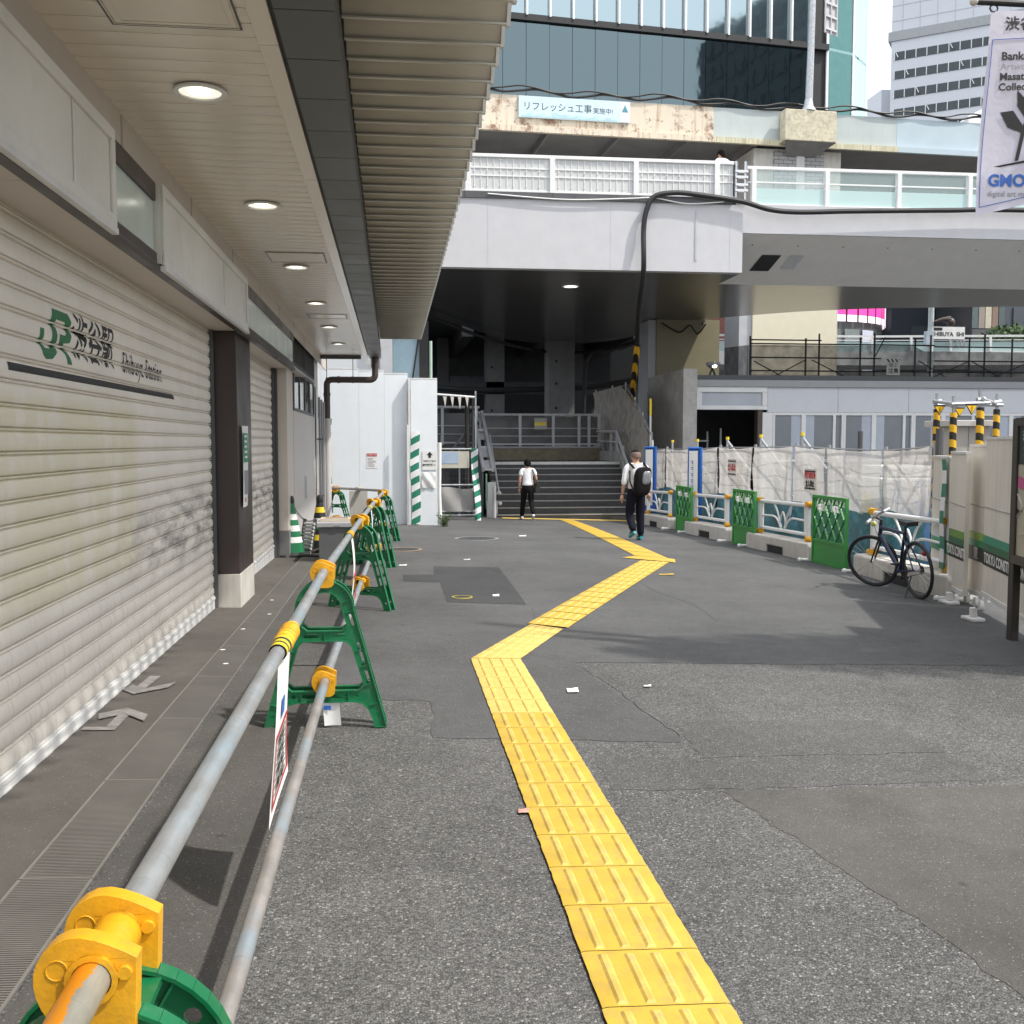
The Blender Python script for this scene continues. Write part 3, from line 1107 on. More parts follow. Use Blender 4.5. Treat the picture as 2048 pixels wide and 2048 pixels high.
def rnd_corner(z0, z1, c=.03):
    a, b_ = xi(z0), xi(z1)
    return [(-a + c * 1.2, z0), (a - c * 1.2, z0), (a - .005, z0 + c), (b_ + .004, z1 - c), (b_ - c, z1), (-b_ + c, z1), (-b_ - .004, z1 - c), (-a + .005, z0 + c)]


h_mid = rnd_corner(.205, .48)
h_top = [(-xi(.535) + .035, .535), (xi(.535) - .035, .535), (xi(.535) - .004, .562)] + ac(.095, 0, 180, 14) + [(-xi(.535) + .004, .562)]


def slot(cx, cz, L, wd, ang, n=5):
    out = []
    for sgn in (1, -1):
        for i in range(n + 1):
            a = R(-90 + 180 * i / n) if sgn > 0 else R(90 + 180 * i / n)
            px, pz = sgn * (L / 2 - wd / 2) + wd / 2 * math.cos(a), wd / 2 * math.sin(a)
            out.append((cx + px * math.cos(ang) - pz * math.sin(ang), cz + px * math.sin(ang) + pz * math.cos(ang)))
    return out


slots = []
la = math.atan2(.655, -.176)
for z, L in ((.27, .09), (.375, .09), (.445, .09 * .6), (.585, .085)):
    xc = (xi(z) + xo(z)) / 2
    slots.append(slot(xc, z, L, .024, la))
    slots.append(slot(-xc, z, L, .024, math.pi - la))
slots.append(slot((xi(.07) + xo(.07)) / 2, .07, .022, .02, 0))
slots.append(slot(-(xi(.07) + xo(.07)) / 2, .07, .022, .02, 0))
for x, L in ((-.09, .075), (.075, .085), (-.17, .024), (.165, .03)):
    slots.append(slot(x, .175, L, .024, 0))
for x in (-.072, .072):
    slots.append(slot(x, .508, .085, .022, 0))
for a in (38, 142):
    slots.append([(.125 * math.cos(R(a)) + .013 * math.cos(R(k * 40)), .655 + .125 * math.sin(R(a)) + .013 * math.sin(R(k * 40))) for k in range(9)])


def aframe(y):
    s = MB()
    s.prism(outl, 'y', y - .004, y + .004, 0, holes=[h_mid, h_top] + slots)
    for lp in (outl, h_mid, h_top):                     # rims that stiffen the edges
        for i in range(len(lp)):
            a, b_ = lp[i], lp[(i + 1) % len(lp)]
            if math.hypot(a[0] - b_[0], a[1] - b_[1]) > .004:
                s.bar((a[0], y, a[1]), (b_[0], y, b_[1]), .030, .006, 0, up=(b_[1] - a[1], 0, a[0] - b_[0]))
    for z in (.33, .23, .42, .63, .12):                 # cross ribs on the legs
        for sg in (1, -1):
            s.bar((sg * xi(z), y, z), (sg * xo(z), y, z + .02), .026, .004)
    for x in (-.03, .0, .125, -.13):
        s.bar((x, y, .147), (x, y, .203), .026, .004)
    s.bar((0, y, .482), (0, y, .533), .026, .004)
    for a in (20, 60, 90, 120, 160):
        s.bar((.097 * math.cos(R(a)), y, .655 + .097 * math.sin(R(a))), (.153 * math.cos(R(a)), y, .655 + .153 * math.sin(R(a))), .026, .004)
    return s


PL = [(.056, .026), (.040, .035), (.022, .044), (.004, .051), (-.014, .0555), (-.032, .0545), (-.047, .048), (-.059, .038), (-.067, .025), (-.0715, .010), (-.072, -.006), (-.069, -.022), (-.063, -.037), (-.055, -.050), (-.047, -.064), (-.036, -.078), (-.022, -.085), (.024, -.085), (.040, -.080), (.052, -.068)]
cir = lambda r, n=16: [(r * math.cos(2 * math.pi * i / n), r * math.sin(2 * math.pi * i / n)) for i in range(n)]


def clamp_mb(x0, z0, dy=.062):
    s = MB()
    for sg in (-1, 1):
        yc = sg * dy
        s.prism([(x0 + p[0], z0 + p[1]) for p in PL], 'y', yc - .014, yc + .014, 0, holes=[[(x0 + p[0], z0 + p[1]) for p in cir(.0255)]])
        s.tube([(x0, yc - .02, z0), (x0, yc + .02, z0)], .0335, 20, caps=False)
        s.prism([(x0 + p[0], z0 + p[1]) for p in cir(.0335, 20)], 'y', yc - .02, yc + .02, 0, holes=[[(x0 + p[0], z0 + p[1]) for p in cir(.0255, 20)]])
        s.tube([(x0 + .041, yc - .019, z0 + .008), (x0 + .041, yc + .019, z0 + .008)], .0095, 10)
        s.tube([(x0 - .043 + .013 * math.cos(2 * math.pi * i / 16), yc - .0145, z0 + .014 + .013 * math.sin(2 * math.pi * i / 16)) for i in range(16)], .0012, 5, closed=True)
    s.prism([(x0 + p[0], z0 + p[1]) for p in cir(.032, 18)], 'y', -dy + .012, dy - .012, 0, holes=[[(x0 + p[0], z0 + p[1]) for p in cir(.0255, 18)]])
    s.box(x0 - .03, x0 + .02, -dy + .012, dy - .012, z0 - .083, z0 - .055)
    return s


def make_trestle():
    t_ = thing('barricade_trestle', '', 'barricade', (0, 0, 0), 'green A-frame trestles of the pipe barricade')
    for y in (-.052, .052):
        aframe(y).build('side_frame', M['green'], t_, sm=30)
    s = MB()
    s.box(-.06, .06, -.05, .05, .786, .797)
    s.build('spacer', M['green'], t_, sm=30)
    clamp_mb(0, .858).build('pipe_clamp', M['yellow'], t_, sm=40, bev=.0105, seg=4)
    clamp_mb(0, .262).build('pipe_clamp', M['yellow'], t_, sm=40, bev=.0105, seg=4)
    return t_


tr0 = make_trestle()
TR = [(-.385, 1.39, 0, 'nearest green A-frame trestle with yellow clamps, cut off by the bottom edge'),
      (-.375, 5.65, 0, 'green A-frame trestle standing whole behind the striped tape wrap'),
      (-.31, 9.92, -24, 'green A-frame trestle in front of the grey utility box'),
      (-.25, 13.85, -40, 'green A-frame trestle just beyond the grey utility box'),
      (-.17, 18.45, -36, 'green A-frame trestle at the corner where the barricade turns left'),
      (-1.13, 20.9, -20, 'farthest green A-frame trestle, by the drainpipe foot')]
for i, (x, y, a, lb) in enumerate(TR):
    o = tr0 if i == 0 else dup(tr0)
    o.location = (x, y, gz(x, y))
    o.rotation_euler = (0, 0, R(a))
    o['label'] = lb


def pipe_mat(name, tint, paint=None, py=None):
    m, nt, b = base(name)
    v = coords(nt)
    f = noise(nt, v, 5, 7, .65)
    out = mixc(nt, rng(nt, f, .35, .68, 0, 1), tint, [x * .66 for x in tint])
    f2 = noise(nt, coords(nt, (30, 2.5, 30)), 3, 6, .7)
    out = mixc(nt, rng(nt, f2, .5, .75, 0, .45), out, (.20, .19, .18))
    f3 = noise(nt, coords(nt, (1, 1.1, 1)), 1.6, 4)
    out = mixc(nt, rng(nt, f3, .5, .64, 0, .7), out, (.30, .42, .50))
    f4 = noise(nt, coords(nt, (3, 40, 3)), 2.2, 4)
    out = mixc(nt, rng(nt, f4, .62, .7, 0, .5), out, (.16, .15, .14))
    if paint:
        sep = nt.nodes.new('ShaderNodeSeparateXYZ')
        nt.links.new(v, sep.inputs[0])
        fp = noise(nt, v, 12, 6, .7)
        a = mth(nt, 'ADD', mth(nt, 'MULTIPLY', sep.outputs[0], 14), mth(nt, 'MULTIPLY', fp, .55))
        out = mixc(nt, rng(nt, a, .34, .37, 1, 0), out, paint)
    nt.links.new(out, b.inputs['Base Color'])
    b.inputs['Metallic'].default_value = .35
    b.inputs['Roughness'].default_value = .42
    bump(nt, b, f2, .12, .003)
    return m


M['pipe'] = pipe_mat('pipe_steel', (.43, .45, .46))
M['pipe_or'] = pipe_mat('pipe_steel_painted', (.42, .40, .33), (.75, .28, .015))
M['pipe_low'] = pipe_mat('pipe_worn', (.42, .39, .37))


def span(p, q, mat, lb, grp, name='scaffold_pipe', r=.0243):
    p, q = Vector(p), Vector(q)
    L = (q - p).length
    s = MB().tube([(0, 0, 0), (0, L * .3, 0), (0, L * .7, 0), (0, L, 0)], r, 20, caps=False)
    s.prism(cir(r, 20), 'y', 0, .002, 0, holes=[cir(r * .86, 20)])
    s.tube([(0, 0, 0), (0, L, 0)], r * .86, 16, caps=False)
    o = s.build(name, mat, None, sm=40)
    o.location = p
    o.rotation_euler = (q - p).to_track_quat('Y', 'Z').to_euler()
    tag(o, lb, 'pipe', grp)
    return o


tops = [Vector((x, y, gz(x, y) + .858)) for x, y, a, lb in TR]
G1 = 'top rail pipes of the barricade'
d0 = (tops[1] - tops[0]).normalized()
span(tops[0] - d0 * 2.2, tops[0] - d0 * .02, M['pipe_or'], 'scaffold pipe with flaking orange paint entering the nearest clamp', G1)
span(tops[0] + d0 * .0, tops[1] + d0 * .05, M['pipe'], 'long grey top rail pipe nearest the camera, from the first trestle to the second', G1)
span(tops[1] + (tops[2] - tops[1]) * .015, tops[2], M['pipe'], 'grey top rail pipe from the second trestle to the one by the utility box', G1)
span(tops[2] + (tops[3] - tops[2]) * .005, tops[3], M['pipe'], 'grey top rail pipe running above the grey utility box', G1)
span(tops[3] + (tops[4] - tops[3]) * .005, tops[4] + Vector((0, .15, 0)), M['pipe'], 'farthest grey top rail pipe before the barricade turns', G1)
span(tops[4] + Vector((0, .05, .03)), tops[5] + Vector((-.1, .02, .01)), M['pipe_low'], 'dark short rail pipe crossing in front of the white hoarding', G1)
lows = [Vector((x, y, gz(x, y) + .262)) for x, y, a, lb in TR]
G2 = 'lower rail pipes of the barricade'
d1 = (lows[1] - lows[0]).normalized()
span(lows[0] - d1 * 1.5, lows[1] + d1 * .04, M['pipe_low'], 'worn lower pipe running under the nearest top rail', G2)
span(lows[1] + d1 * .05, lows[2], M['pipe'], 'lower pipe from the second trestle to the third', G2)
span(lows[2] + Vector((0, .02, 0)), lows[3], M['pipe'], 'lower pipe beside the grey utility box', G2)
span(lows[3] + Vector((0, .02, 0)), lows[4], M['pipe'], 'farthest lower pipe of the barricade', G2)


# hanging signs with their striped tape
def tape(q, ax, L, lump=.004):
    """tape wound round a pipe at q along direction ax"""
    s = MB()
    n = 13
    pts_ = [q + ax * (L * (i / (n - 1) - .5)) for i in range(n)]
    s.tube(pts_, [.0285 + lump * (.3 + abs(math.sin(i * 1.9))) * (1 if 3 < i < 9 else .35) for i in range(n)], 18, caps=False)
    return s


a0 = tops[0]
dirn = (tops[1] - tops[0]).normalized()
pt = lambda y: tops[0] + dirn * (y - 1.39)
hs = thing('hanging_sign', 'white warning sheet hanging edge-on from the nearest rail by striped tape', 'sign', pt(3.6))
tp = tape(pt(3.62), dirn, .46)
tp.build('striped_tape', M['hazard_s'], hs)
s = MB()
n = 14
s.tube([pt(3.55 + .02 * i) for i in range(n)], [.033 + .004 * math.sin(i * 1.7) for i in range(n)], 16, caps=False)
s.build('orange_tape', pm('orange_tape', (.85, .40, .02), .4, var=.15, vs=30, bmp=.3, bs=60), hs)
# the sheet drops from the tape, twisted
sheet_pts = lambda u, v: (-.402 + .014 * u + .005 * math.sin(v * 4 + u * 2) + .010 * (1 - v),
                          (3.30 + .22 * (1 - v) ** 1.5) + u * (.45 - .24 * (1 - v) ** 1.2),
                          .30 + (.82 - .30) * (1 - v) + .05 * u * v)
s = MB().grid(sheet_pts, 8, 16)
s.build('sheet', M['paper'], hs, sm=60)
tp = MB()
def on_sheet(u0, u1, v0, v1, m, off=.003):
    def f(a, b_):
        p = sheet_pts(u0 + (u1 - u0) * a, v0 + (v1 - v0) * b_)
        return (p[0] + off, p[1], p[2])
    tp.grid(f, 6, 6, m)
on_sheet(.08, .95, .48, .51, 0)
on_sheet(.08, .95, .90, .925, 0)
on_sheet(.08, .14, .51, .90, 0)
on_sheet(.90, .95, .51, .90, 0)
on_sheet(.35, .62, .30, .42, 1)
for k in range(4):
    v0 = .53 + k * .093
    on_sheet(.22, .82, v0, v0 + .014, 2)
    on_sheet(.25, .79, v0 + .028, v0 + .04, 2)
    on_sheet(.22, .82, v0 + .055, v0 + .068, 2)
    on_sheet(.40, .47, v0, v0 + .068, 2, .0035)
    on_sheet(.62, .68, v0 + .028, v0 + .075, 2, .0035)
tp.build('print', [M['red'], M['bluep'], M['ink']], hs, sm=60)

dir2 = (tops[2] - tops[1]).normalized()
p2 = tops[1] + dir2 * 2.45
h2 = thing('hanging_sign', 'white warning sheet hanging edge-on between the second and third trestles', 'sign', p2)
tape(p2, dir2, .28, .003).build('striped_tape', M['yellow'], h2)
MB().grid(lambda u, v: (p2.x + .02 + .015 * math.sin(v * 4), p2.y - .22 + .42 * u * (1 - .3 * (1 - v)), p2.z - .02 - .52 * v), 5, 10).build('sheet', M['paper'], h2, sm=60)
s = MB()
for a, b_, c_, d_ in ((.0, .8, .30, .33), (.0, .8, .46, .49)):
    s.box(p2.x + .038, p2.x + .0395, p2.y - .18, p2.y + .15, p2.z - d_, p2.z - c_)
s.build('print', M['red'], h2, sm=0)
dir3 = (tops[3] - tops[2]).normalized()
p3 = tops[2] + dir3 * 2.3
h3 = thing('hanging_sign', 'white warning sheet hanging edge-on beside the grey utility box', 'sign', p3)
tape(p3, dir3, .25, .003).build('striped_tape', M['hazard_s'], h3)
MB().grid(lambda u, v: (p3.x + .02 + .012 * math.sin(v * 4), p3.y - .2 + .4 * u, p3.z - .02 - .50 * v), 5, 10).build('sheet', M['paper'], h3, sm=60)
c5 = (tops[4] + tops[5]) / 2 + Vector((0, 0, .02))
h4 = thing('hanging_sign', 'grey warning sheet facing the camera under the short crossing pipe', 'sign', c5)
ex = (tops[5] - tops[4]).normalized()
tape(c5, ex, .36, .006).build('striped_tape', stripes('tape_cross', (.86, .60, .03), (.03, .03, .03), (1, .3, .3), .16, wear=.05), h4)
MB().grid(lambda u, v: (c5.x - .17 + .34 * u, c5.y - .05 + .04 * (u - .5), c5.z - .03 - .55 * v), 4, 8).build('sheet', pm('grey_sheet', (.40, .39, .36), .7, var=.1), h4, sm=60)
# small tag under the second trestle
tg = thing('plastic_tag', 'small white and blue plastic tag hanging under the second trestle', 'tag', (-.345, 5.6, .07))
s = MB().grid(lambda u, v: (-.39 + .09 * u + .01 * v, 5.59 + .01 * math.sin(u * 3), .135 - .13 * v), 3, 4)
s.build('card', M['paper'], tg)
MB().box(-.385, -.345, 5.585, 5.5865, .095, .118).build('print', M['bluep'], tg, sm=0)
MB().tube([(-.345, 5.6, .15), (-.35, 5.6, .135)], .002, 5).build('string', M['ink'], tg)

# ------------------------------------------------------------------ cones, box and odds and ends by the shutters
def cone(x, y, lb, dark=False):
    z = gz(x, y)
    t_ = thing('traffic_cone', lb, 'traffic cone', (x, y, z), 'striped cones by the shutters')
    prof = []
    ms = []
    H = .74
    n = 18
    band = [0, 0, 1, 0, 1, 0, 1, 0, 0] if not dark else [3, 3, 2, 3, 0, 1, 3, 2, 3]
    for i in range(len(band)):
        for k_ in range(2):
            zz_ = H * (i + k_) / len(band)
            prof.append((.195 - .150 * zz_ / H, zz_ + .035))
    for i in range(len(prof) - 1):
        ms.append(band[min(i // 2, len(band) - 1)])
    MB().lathe(prof, (x, y, z), 24, 0, ms).build('cone_body', [M['green'], M['paper'], M['yellowp'], M['black']], t_)
    MB().lathe([(.24, 0), (.26, .02), (.24, .05), (.195, .055)], (x, y, z + .004), 20).build('weight_ring', M['black'], t_)
    MB().lathe([(.04, .75), (.05, .77), (.045, .83), (.03, .87), (.0, .875)], (x, y, z), 14).build('top_cap', M['black'], t_)
    if dark:
        MB().lathe([(.052, .64), (.055, .66), (.055, .70), (.05, .72)], (x, y, z), 14).build('cap_band', M['yellowp'], t_)
    return t_


cone(-1.47, 15.1, 'green and white banded traffic cone standing before the pale pier')
cone(-1.10, 15.7, 'dark weathered traffic cone with yellow bands behind the utility box', True)
pa, pb = Vector((-1.47, 15.1, gz(-1.47, 15.1) + .77)), Vector((-1.10, 15.7, gz(-1.1, 15.7) + .55))
s = MB()
for i in range(22):
    t0 = i / 22
    p = pa.lerp(pb, t0)
    p.z -= .16 * math.sin(math.pi * t0)
    s.tube([(p.x + .012 * math.cos(k_ * 1.05), p.y + (.004 if i % 2 else .012) * math.sin(k_ * 1.05), p.z + (.012 if i % 2 else .005) * math.sin(k_ * 1.05)) for k_ in range(6)], .004, 5, closed=True)
tag(s.build('plastic_chain', M['black'], None, org=pa), 'black plastic chain sagging between the two cones', 'chain')
bx = thing('utility_box', 'grey metal utility box with an overhanging lid behind the barricade', 'box', (-.74, 14.3, -.1))
MB().box(-1.0, -.48, 14.05, 14.75, gz(-.7, 14.3) - .02, .40).build('body', pm('box_grey', (.13, .135, .14), .45, var=.1), bx, sm=0, bev=.006)
MB().box(-1.03, -.45, 14.02, 14.78, .402, .465).build('lid', pm('lid_grey', (.42, .43, .44), .4, var=.08), bx, sm=0, bev=.008)
MB().box(-.80, -.72, 14.012, 14.03, .41, .43).build('latch', M['chrome'], bx, sm=0)
fr = thing('wooden_frame', 'pale wooden picture frame lying on the utility box lid', 'frame', (-.84, 14.45, .47))
s = MB()
for e in ((-1.0, -.58, 14.28, 14.33), (-1.0, -.58, 14.60, 14.65), (-1.0, -.95, 14.33, 14.60), (-.63, -.58, 14.33, 14.60)):
    s.box(*e, .467, .50)
s.build('rim', pm('pale_wood', (.62, .52, .42), .6, var=.12), fr, sm=0)
MB().box(-.95, -.63, 14.33, 14.60, .467, .478).build('panel', M['brown'], fr, sm=0)
gr_ = thing('corrugated_panel', 'small ribbed metal panel leaning between the two cones', 'panel', (-1.27, 15.4, -.1))
s = MB()
for i in range(9):
    z = gz(-1.2, 15.4) + .04 + i * .052
    s.tube([(-1.37 + i * .008, 15.42, z), (-1.21 + i * .008, 15.30, z)], .022, 8)
s.build('ribs', M['lgrey'], gr_)
MB().bar((-1.37, 15.44, -.08), (-1.30, 15.44, .42), .02, .05).bar((-1.21, 15.32, -.08), (-1.14, 15.32, .42), .02, .05).build('frame', M['dgrey'], gr_, sm=0)
s = MB()
for k_ in range(3):
    cx, cy, r_ = -1.30 + k_ * .06, 15.35 + .08 * k_, .10 + .02 * k_
    s.tube([(cx + r_ * math.cos(i * .4), cy + r_ * math.sin(i * .4), gz(cx, cy) + .03 + .02 * k_ + .01 * math.sin(i)) for i in range(15)], .02, 8)
tag(s.build('hose_coil', M['black'], None, org=(-1.3, 15.35, gz(-1.3, 15.35))), 'coiled black hose on the floor between the cones', 'hose')
for k_, (x, y, a) in enumerate(((-1.5, 14.85, .2), (-1.15, 14.9, -.3))):
    s = MB().ob if False else MB()
    z = gz(x, y)
    s.box(-.22, .22, -.10, .10, 0, .035)
    o = s.build('rubber_weight', M['black'], None, sm=0, bev=.008)
    o.location = (x, y, z + .006)
    o.rotation_euler = (0, math.atan(.03), a)
    tag(o, ['flat black rubber weight at the foot of the green cone', 'flat black rubber weight between the cone and utility box'][k_], 'weight')

# ------------------------------------------------------------------ white site hoarding at the end of the walkway
GW = 'white hoarding panels at the end of the walkway'
def hoard(x0, x1, y, zt, lb):
    z0 = gz((x0 + x1) / 2, y) + .0
    t_ = thing('hoarding_panel', lb, 'hoarding', ((x0 + x1) / 2, y, z0), GW)
    MB().box(x0 + .003, x1 - .003, y, y + .04, z0 - .03, zt).build('sheet', pm('hoarding_white', (.80, .84, .87), .4, var=.03, streak=.08, dirt=(.56, .58, .6)), t_, sm=0)
    MB().box(x0 + .003, x1 - .003, y - .006, y + .046, zt + .001, zt + .025).build('cap_rail', M['white'], t_, sm=0)
    return t_


hoard(-3.2, -1.62, 23.9, 3.27, 'white hoarding panel half hidden by the drainpipe')
hoard(-1.62, -.76, 23.9, 3.23, 'white hoarding panel just right of the drainpipe')
ph = hoard(-.76, -.18, 23.9, 3.19, 'white hoarding panel carrying the red-headed notice')
hoard(-.18, .36, 23.9, 3.12, 'narrow white hoarding panel next to the green striped band')
hoard(.42, 1.03, 23.72, 3.0, 'white hoarding panel standing forward with the arrow sign')
t_ = thing('corner_post', 'white square post at the corner of the forward hoarding panel', 'post', (.40, 23.7, -.33))
MB().box(.365, .415, 23.71, 23.94, -.35, 3.03).build('post', M['white_dirty'], t_, sm=0)
MB().box(.32, .36, 23.62, 23.68, -.35, 1.95).build('guard_strip', M['white_dirty'], t_, sm=0, bev=.01)


def band_strip(x, y, w_, z0, z1, lb):
    s = MB()
    s.grid(lambda u, v: (x + w_ * (u - .5) + .02 * math.sin(v * 7), y - .012 * math.sin(u * math.pi) + .006 * math.sin(v * 19), z0 + (z1 - z0) * v), 4, 24)
    o = s.build('striped_band', M['gw'], None, sm=60, org=(x, y, z0))
    return tag(o, lb, 'warning band', 'green and white striped bands')


band_strip(.52, 23.70, .20, -.33, 1.80, 'green and white striped band on the forward hoarding panel')
band_strip(-1.33, 21.9, .11, -.28, 2.05, 'green and white striped band behind the brown drainpipe')
nt2 = thing('notice', 'small white notice with a red heading on the hoarding', 'notice', (-.47, 23.89, 1.2))
MB().box(-.60, -.35, 23.893, 23.897, .96, 1.32).build('sheet', M['paper'], nt2, sm=0)
MB().box(-.59, -.36, 23.89, 23.8925, 1.23, 1.30).build('heading', M['red'], nt2, sm=0)
MB().text('お知らせ', .055, (-.475, 23.889, 1.265), (1, 0, 0), ZU).build('lettering', M['paper'], nt2, sm=0)
s = MB()
for i in range(7):
    s.box(-.57, -.57 + rnd(.1, .19), 23.89, 23.892, 1.18 - i * .03, 1.19 - i * .03)
s.build('print_lines', M['inkgrey'], nt2, sm=0)
ns = thing('arrow_sign', 'white sign with a black arrow on the forward hoarding panel', 'sign', (.84, 23.711, 1.2))
MB().box(.68, 1.01, 23.705, 23.7116, .92, 1.36).build('sheet', M['paper'], ns, sm=0)
s = MB()
s.prism([(.85, 1.34), (.92, 1.26), (.88, 1.26), (.88, 1.20), (.82, 1.20), (.82, 1.26), (.78, 1.26)], 'y', 23.70, 23.7045)
s.build('arrow', M['ink'], ns, sm=0)
MB().text('仮設町方面は', .05, (.845, 23.704, 1.12), (1, 0, 0), ZU).build('lettering', M['ink'], ns, sm=0)
MB().text('歩行通路へ', .062, (.835, 23.704, 1.03), (1, 0, 0), ZU, bold=.002).build('lettering', M['ink'], ns, sm=0)
s = MB().grid(lambda u, v: (.66 + .32 * u, 23.70 - .03 * math.sin(u * 3.1) * math.sin(v * 3.1) - .012 * math.sin(u * 9 + v * 7), .50 + .36 * v), 8, 8)
tag(s.build('plastic_bag', M['paper'], None, sm=80, org=(.82, 23.70, .5)), 'crumpled white plastic bag taped below the arrow sign', 'bag')
t_ = thing('padded_post', 'white wrapped post at the right edge of the hoarding', 'post', (1.06, 23.3, -.36))
MB().tube([(1.07, 23.3, -.37), (1.05, 23.3, .4), (1.06, 23.3, 1.55)], [.05, .04, .045], 10).build('wrapping', M['paper'], t_)
MB().tube([(1.06, 23.3, 1.55), (1.06, 23.3, 1.7)], .03, 8).build('post', M['ink'], t_)
# weed
s = MB()
for i in range(60):
    a, L = rnd(0, 6.28), rnd(.10, .34)
    x, y = 1.16 + rnd(-.05, .08), 23.25 + rnd(-.1, .1)
    tip = (x + .16 * math.cos(a), y + .16 * math.sin(a), gz(x, y) + L)
    b_ = (x, y, gz(x, y) + L * rnd(.1, .6))
    s.tube([(x, y, gz(x, y)), b_, tip], [.003, .003, .002], 3)
    for k_ in range(3):
        c_ = Vector(b_).lerp(Vector(tip), rnd(0, 1))
        d_ = Vector((rnd(-1, 1), rnd(-1, 1), rnd(-.3, .6))).normalized() * .05
        e_ = d_.cross(Vector((rnd(-1, 1), rnd(-1, 1), 1))).normalized() * .014
        s.quad(c_, c_ + d_ * .5 + e_, c_ + d_, c_ + d_ * .5 - e_)
tag(s.build('weed', pm('weed_green', (.07, .11, .03), .7, var=.3), None, sm=0, org=(1.16, 23.25, gz(1.16, 23.25))), 'small green weed growing at the foot of the wrapped post', 'plant')

# ------------------------------------------------------------------ staircase under the footbridge
X0, X1 = 2.93, 7.10
SY, TRD, RIS, NST = 29.15, .32, .182, 9
gs = gz(5, SY) - .03
LZ = gs + RIS * NST
m_step = pm('dark_step_tile', (.055, .055, .055), .55, var=.2, vs=9)
m_nose = pm('step_nosing', (.30, .30, .30), .5, var=.15)
st = thing('staircase', 'dark tiled staircase with grey railings climbing under the footbridge', 'staircase', (5, SY, gs))
for i in range(NST):
    y0 = SY + i * TRD
    z1 = gs + (i + 1) * RIS
    s = MB().box(X0, X1, y0, SY + NST * TRD + .1, z1 - RIS + .002, z1, 0)
    s.box(X0, X1, y0 - .012, y0 - .0005, z1 - .034, z1 + .001, 1)
    for x in frange(X0 + .3, X1, .30):
        s.box(x, x + .006, y0 - .003, y0 - .0004, z1 - RIS, z1 - .036, 2)
    if i == NST - 1:
        s.box(X0, X1, y0 - .014, y0 - .0125, z1 - .085, z1 + .012, 3)
        s.box(X0, X1, y0 - .014, y0 + .3, z1 + .001, z1 + .012, 3)
    s.build('step', [m_step, m_nose, M['black'], M['white_dirty']], st, sm=0)
MB().box(.5, 7.6, SY + NST * TRD + .101, 36, LZ - .3, LZ).build('landing', m_step, st, sm=0)
m_curb = pm('tiled_curb', (.22, .19, .13), .7, var=.2, vs=6)
s = MB().box(.5, 6.0, 34.9, 35.2, LZ, LZ + .40)
s.build('landing_curb', m_curb, st, sm=0)
MB().box(.5, 7.2, 34.86, 35.25, LZ + .402, LZ + .47).build('curb_coping', M['grey'], st, sm=0)
MB().box(6.0, 7.2, 34.9, 35.2, LZ, LZ + .40).build('landing_curb', m_curb, st, sm=0)


def railing(name, x0, x1, y, z, par, posts, h=1.1, bars=(.35, .62), m=M['grey']):
    s = MB().tube([(x0, y, z + h), (x1, y, z + h)], .045, 10)
    for b_ in bars:
        s.tube([(x0, y, z + b_), (x1, y, z + b_)], .018, 6)
    s.box(x0, x1, y - .03, y + .03, z + .05, z + .10)
    for x in posts:
        s.box(x - .045, x + .045, y - .035, y + .035, z, z + h)
    return s.build(name, m, par, sm=30)


railing('landing_railing', 2.85, 7.15, 35.0, LZ + .47, st, (2.95, 4.35, 5.5, 6.4, 6.75, 7.1), 1.08, m=M['lgrey'])
railing('landing_railing', .3, 2.8, 33.2, LZ + .52, st, (1.0, 1.6, 2.7), 1.22, m=M['lgrey'])
MB().box(.3, 7.15, 35.5, 35.53, LZ + .5, LZ + 1.5).build('dark_screen', M['concrete_dark'], st, sm=0)
MB().box(.3, 2.8, 33.25, 33.29, LZ + .55, LZ + 1.55).build('dark_screen', pm('screen_grey', (.12, .12, .125), .6, var=.08), st, sm=0)
ns = thing('notice_board', 'small yellow and white notice on the landing railing', 'notice', (5.05, 34.93, LZ + 1.2))
MB().box(4.83, 5.27, 34.925, 34.94, LZ + 1.05, LZ + 1.43).build('board', pm('notice_grey', (.40, .40, .38), .6), ns, sm=0)
MB().box(4.86, 5.24, 34.918, 34.924, LZ + 1.18, LZ + 1.30).build('yellow_band', M['yellowp'], ns, sm=0)

# left parapet: broad sloping frame over a dark flank
YT, YB = 33.6, 29.9
zt, zb = LZ + 1.58, gs + 1.45
s = MB()
for x in (2.64, 2.92):
    s.bar((x, YT, zt), (x, YB, zb), .09, .16)
for f in (0, .33, .63, 1):
    y, z = YT + (YB - YT) * f, zt + (zb - zt) * f
    s.bar((2.66, y, z), (2.90, y, z), .1, .06)
    s.bar((2.78, y, z - .02), (2.78, y + (YB - YT) * .16 * (1 if f < 1 else -1), z - .02 + (zb - zt) * .16 * (1 if f < 1 else -1)), .2, .02)
s.bar((2.70, YT - 1.2, zt - .62), (2.86, YT - 1.2, zt - .62), .5, .02)
s.build('sloping_rail_frame', M['lgrey'], st, sm=0, bev=.01)
s = MB().prism([(YT, zt - .1), (YB, zb - .1), (YB, gs - .05), (YT, gs - .05)], 'x', 2.60, 2.64)
s.prism([(YT, zt - .55), (YB, zb - .65), (YB, gs - .05), (YT, gs - .05)], 'x', 2.88, 2.925)
s.build('parapet_side', M['dgrey'], st, sm=0)
s = MB().box(2.70, 2.95, YB - .62, YB - .5, gs - .05, zb - .35).box(2.68, 2.99, YB - .66, YB - .46, gs - .05, gs + .55)
s.build('end_box', M['lgrey'], st, sm=0, bev=.01)
MB().box(2.655, 2.695, YB - .55, YB - .5, gs + .35, zb - .1).build('green_trim', pm('pale_green', (.25, .45, .30), .5), st, sm=0)
s = MB().tube([(2.86, SY - .25, gs - .03), (2.86, SY - .25, gs + 1.0)], .05, 10)
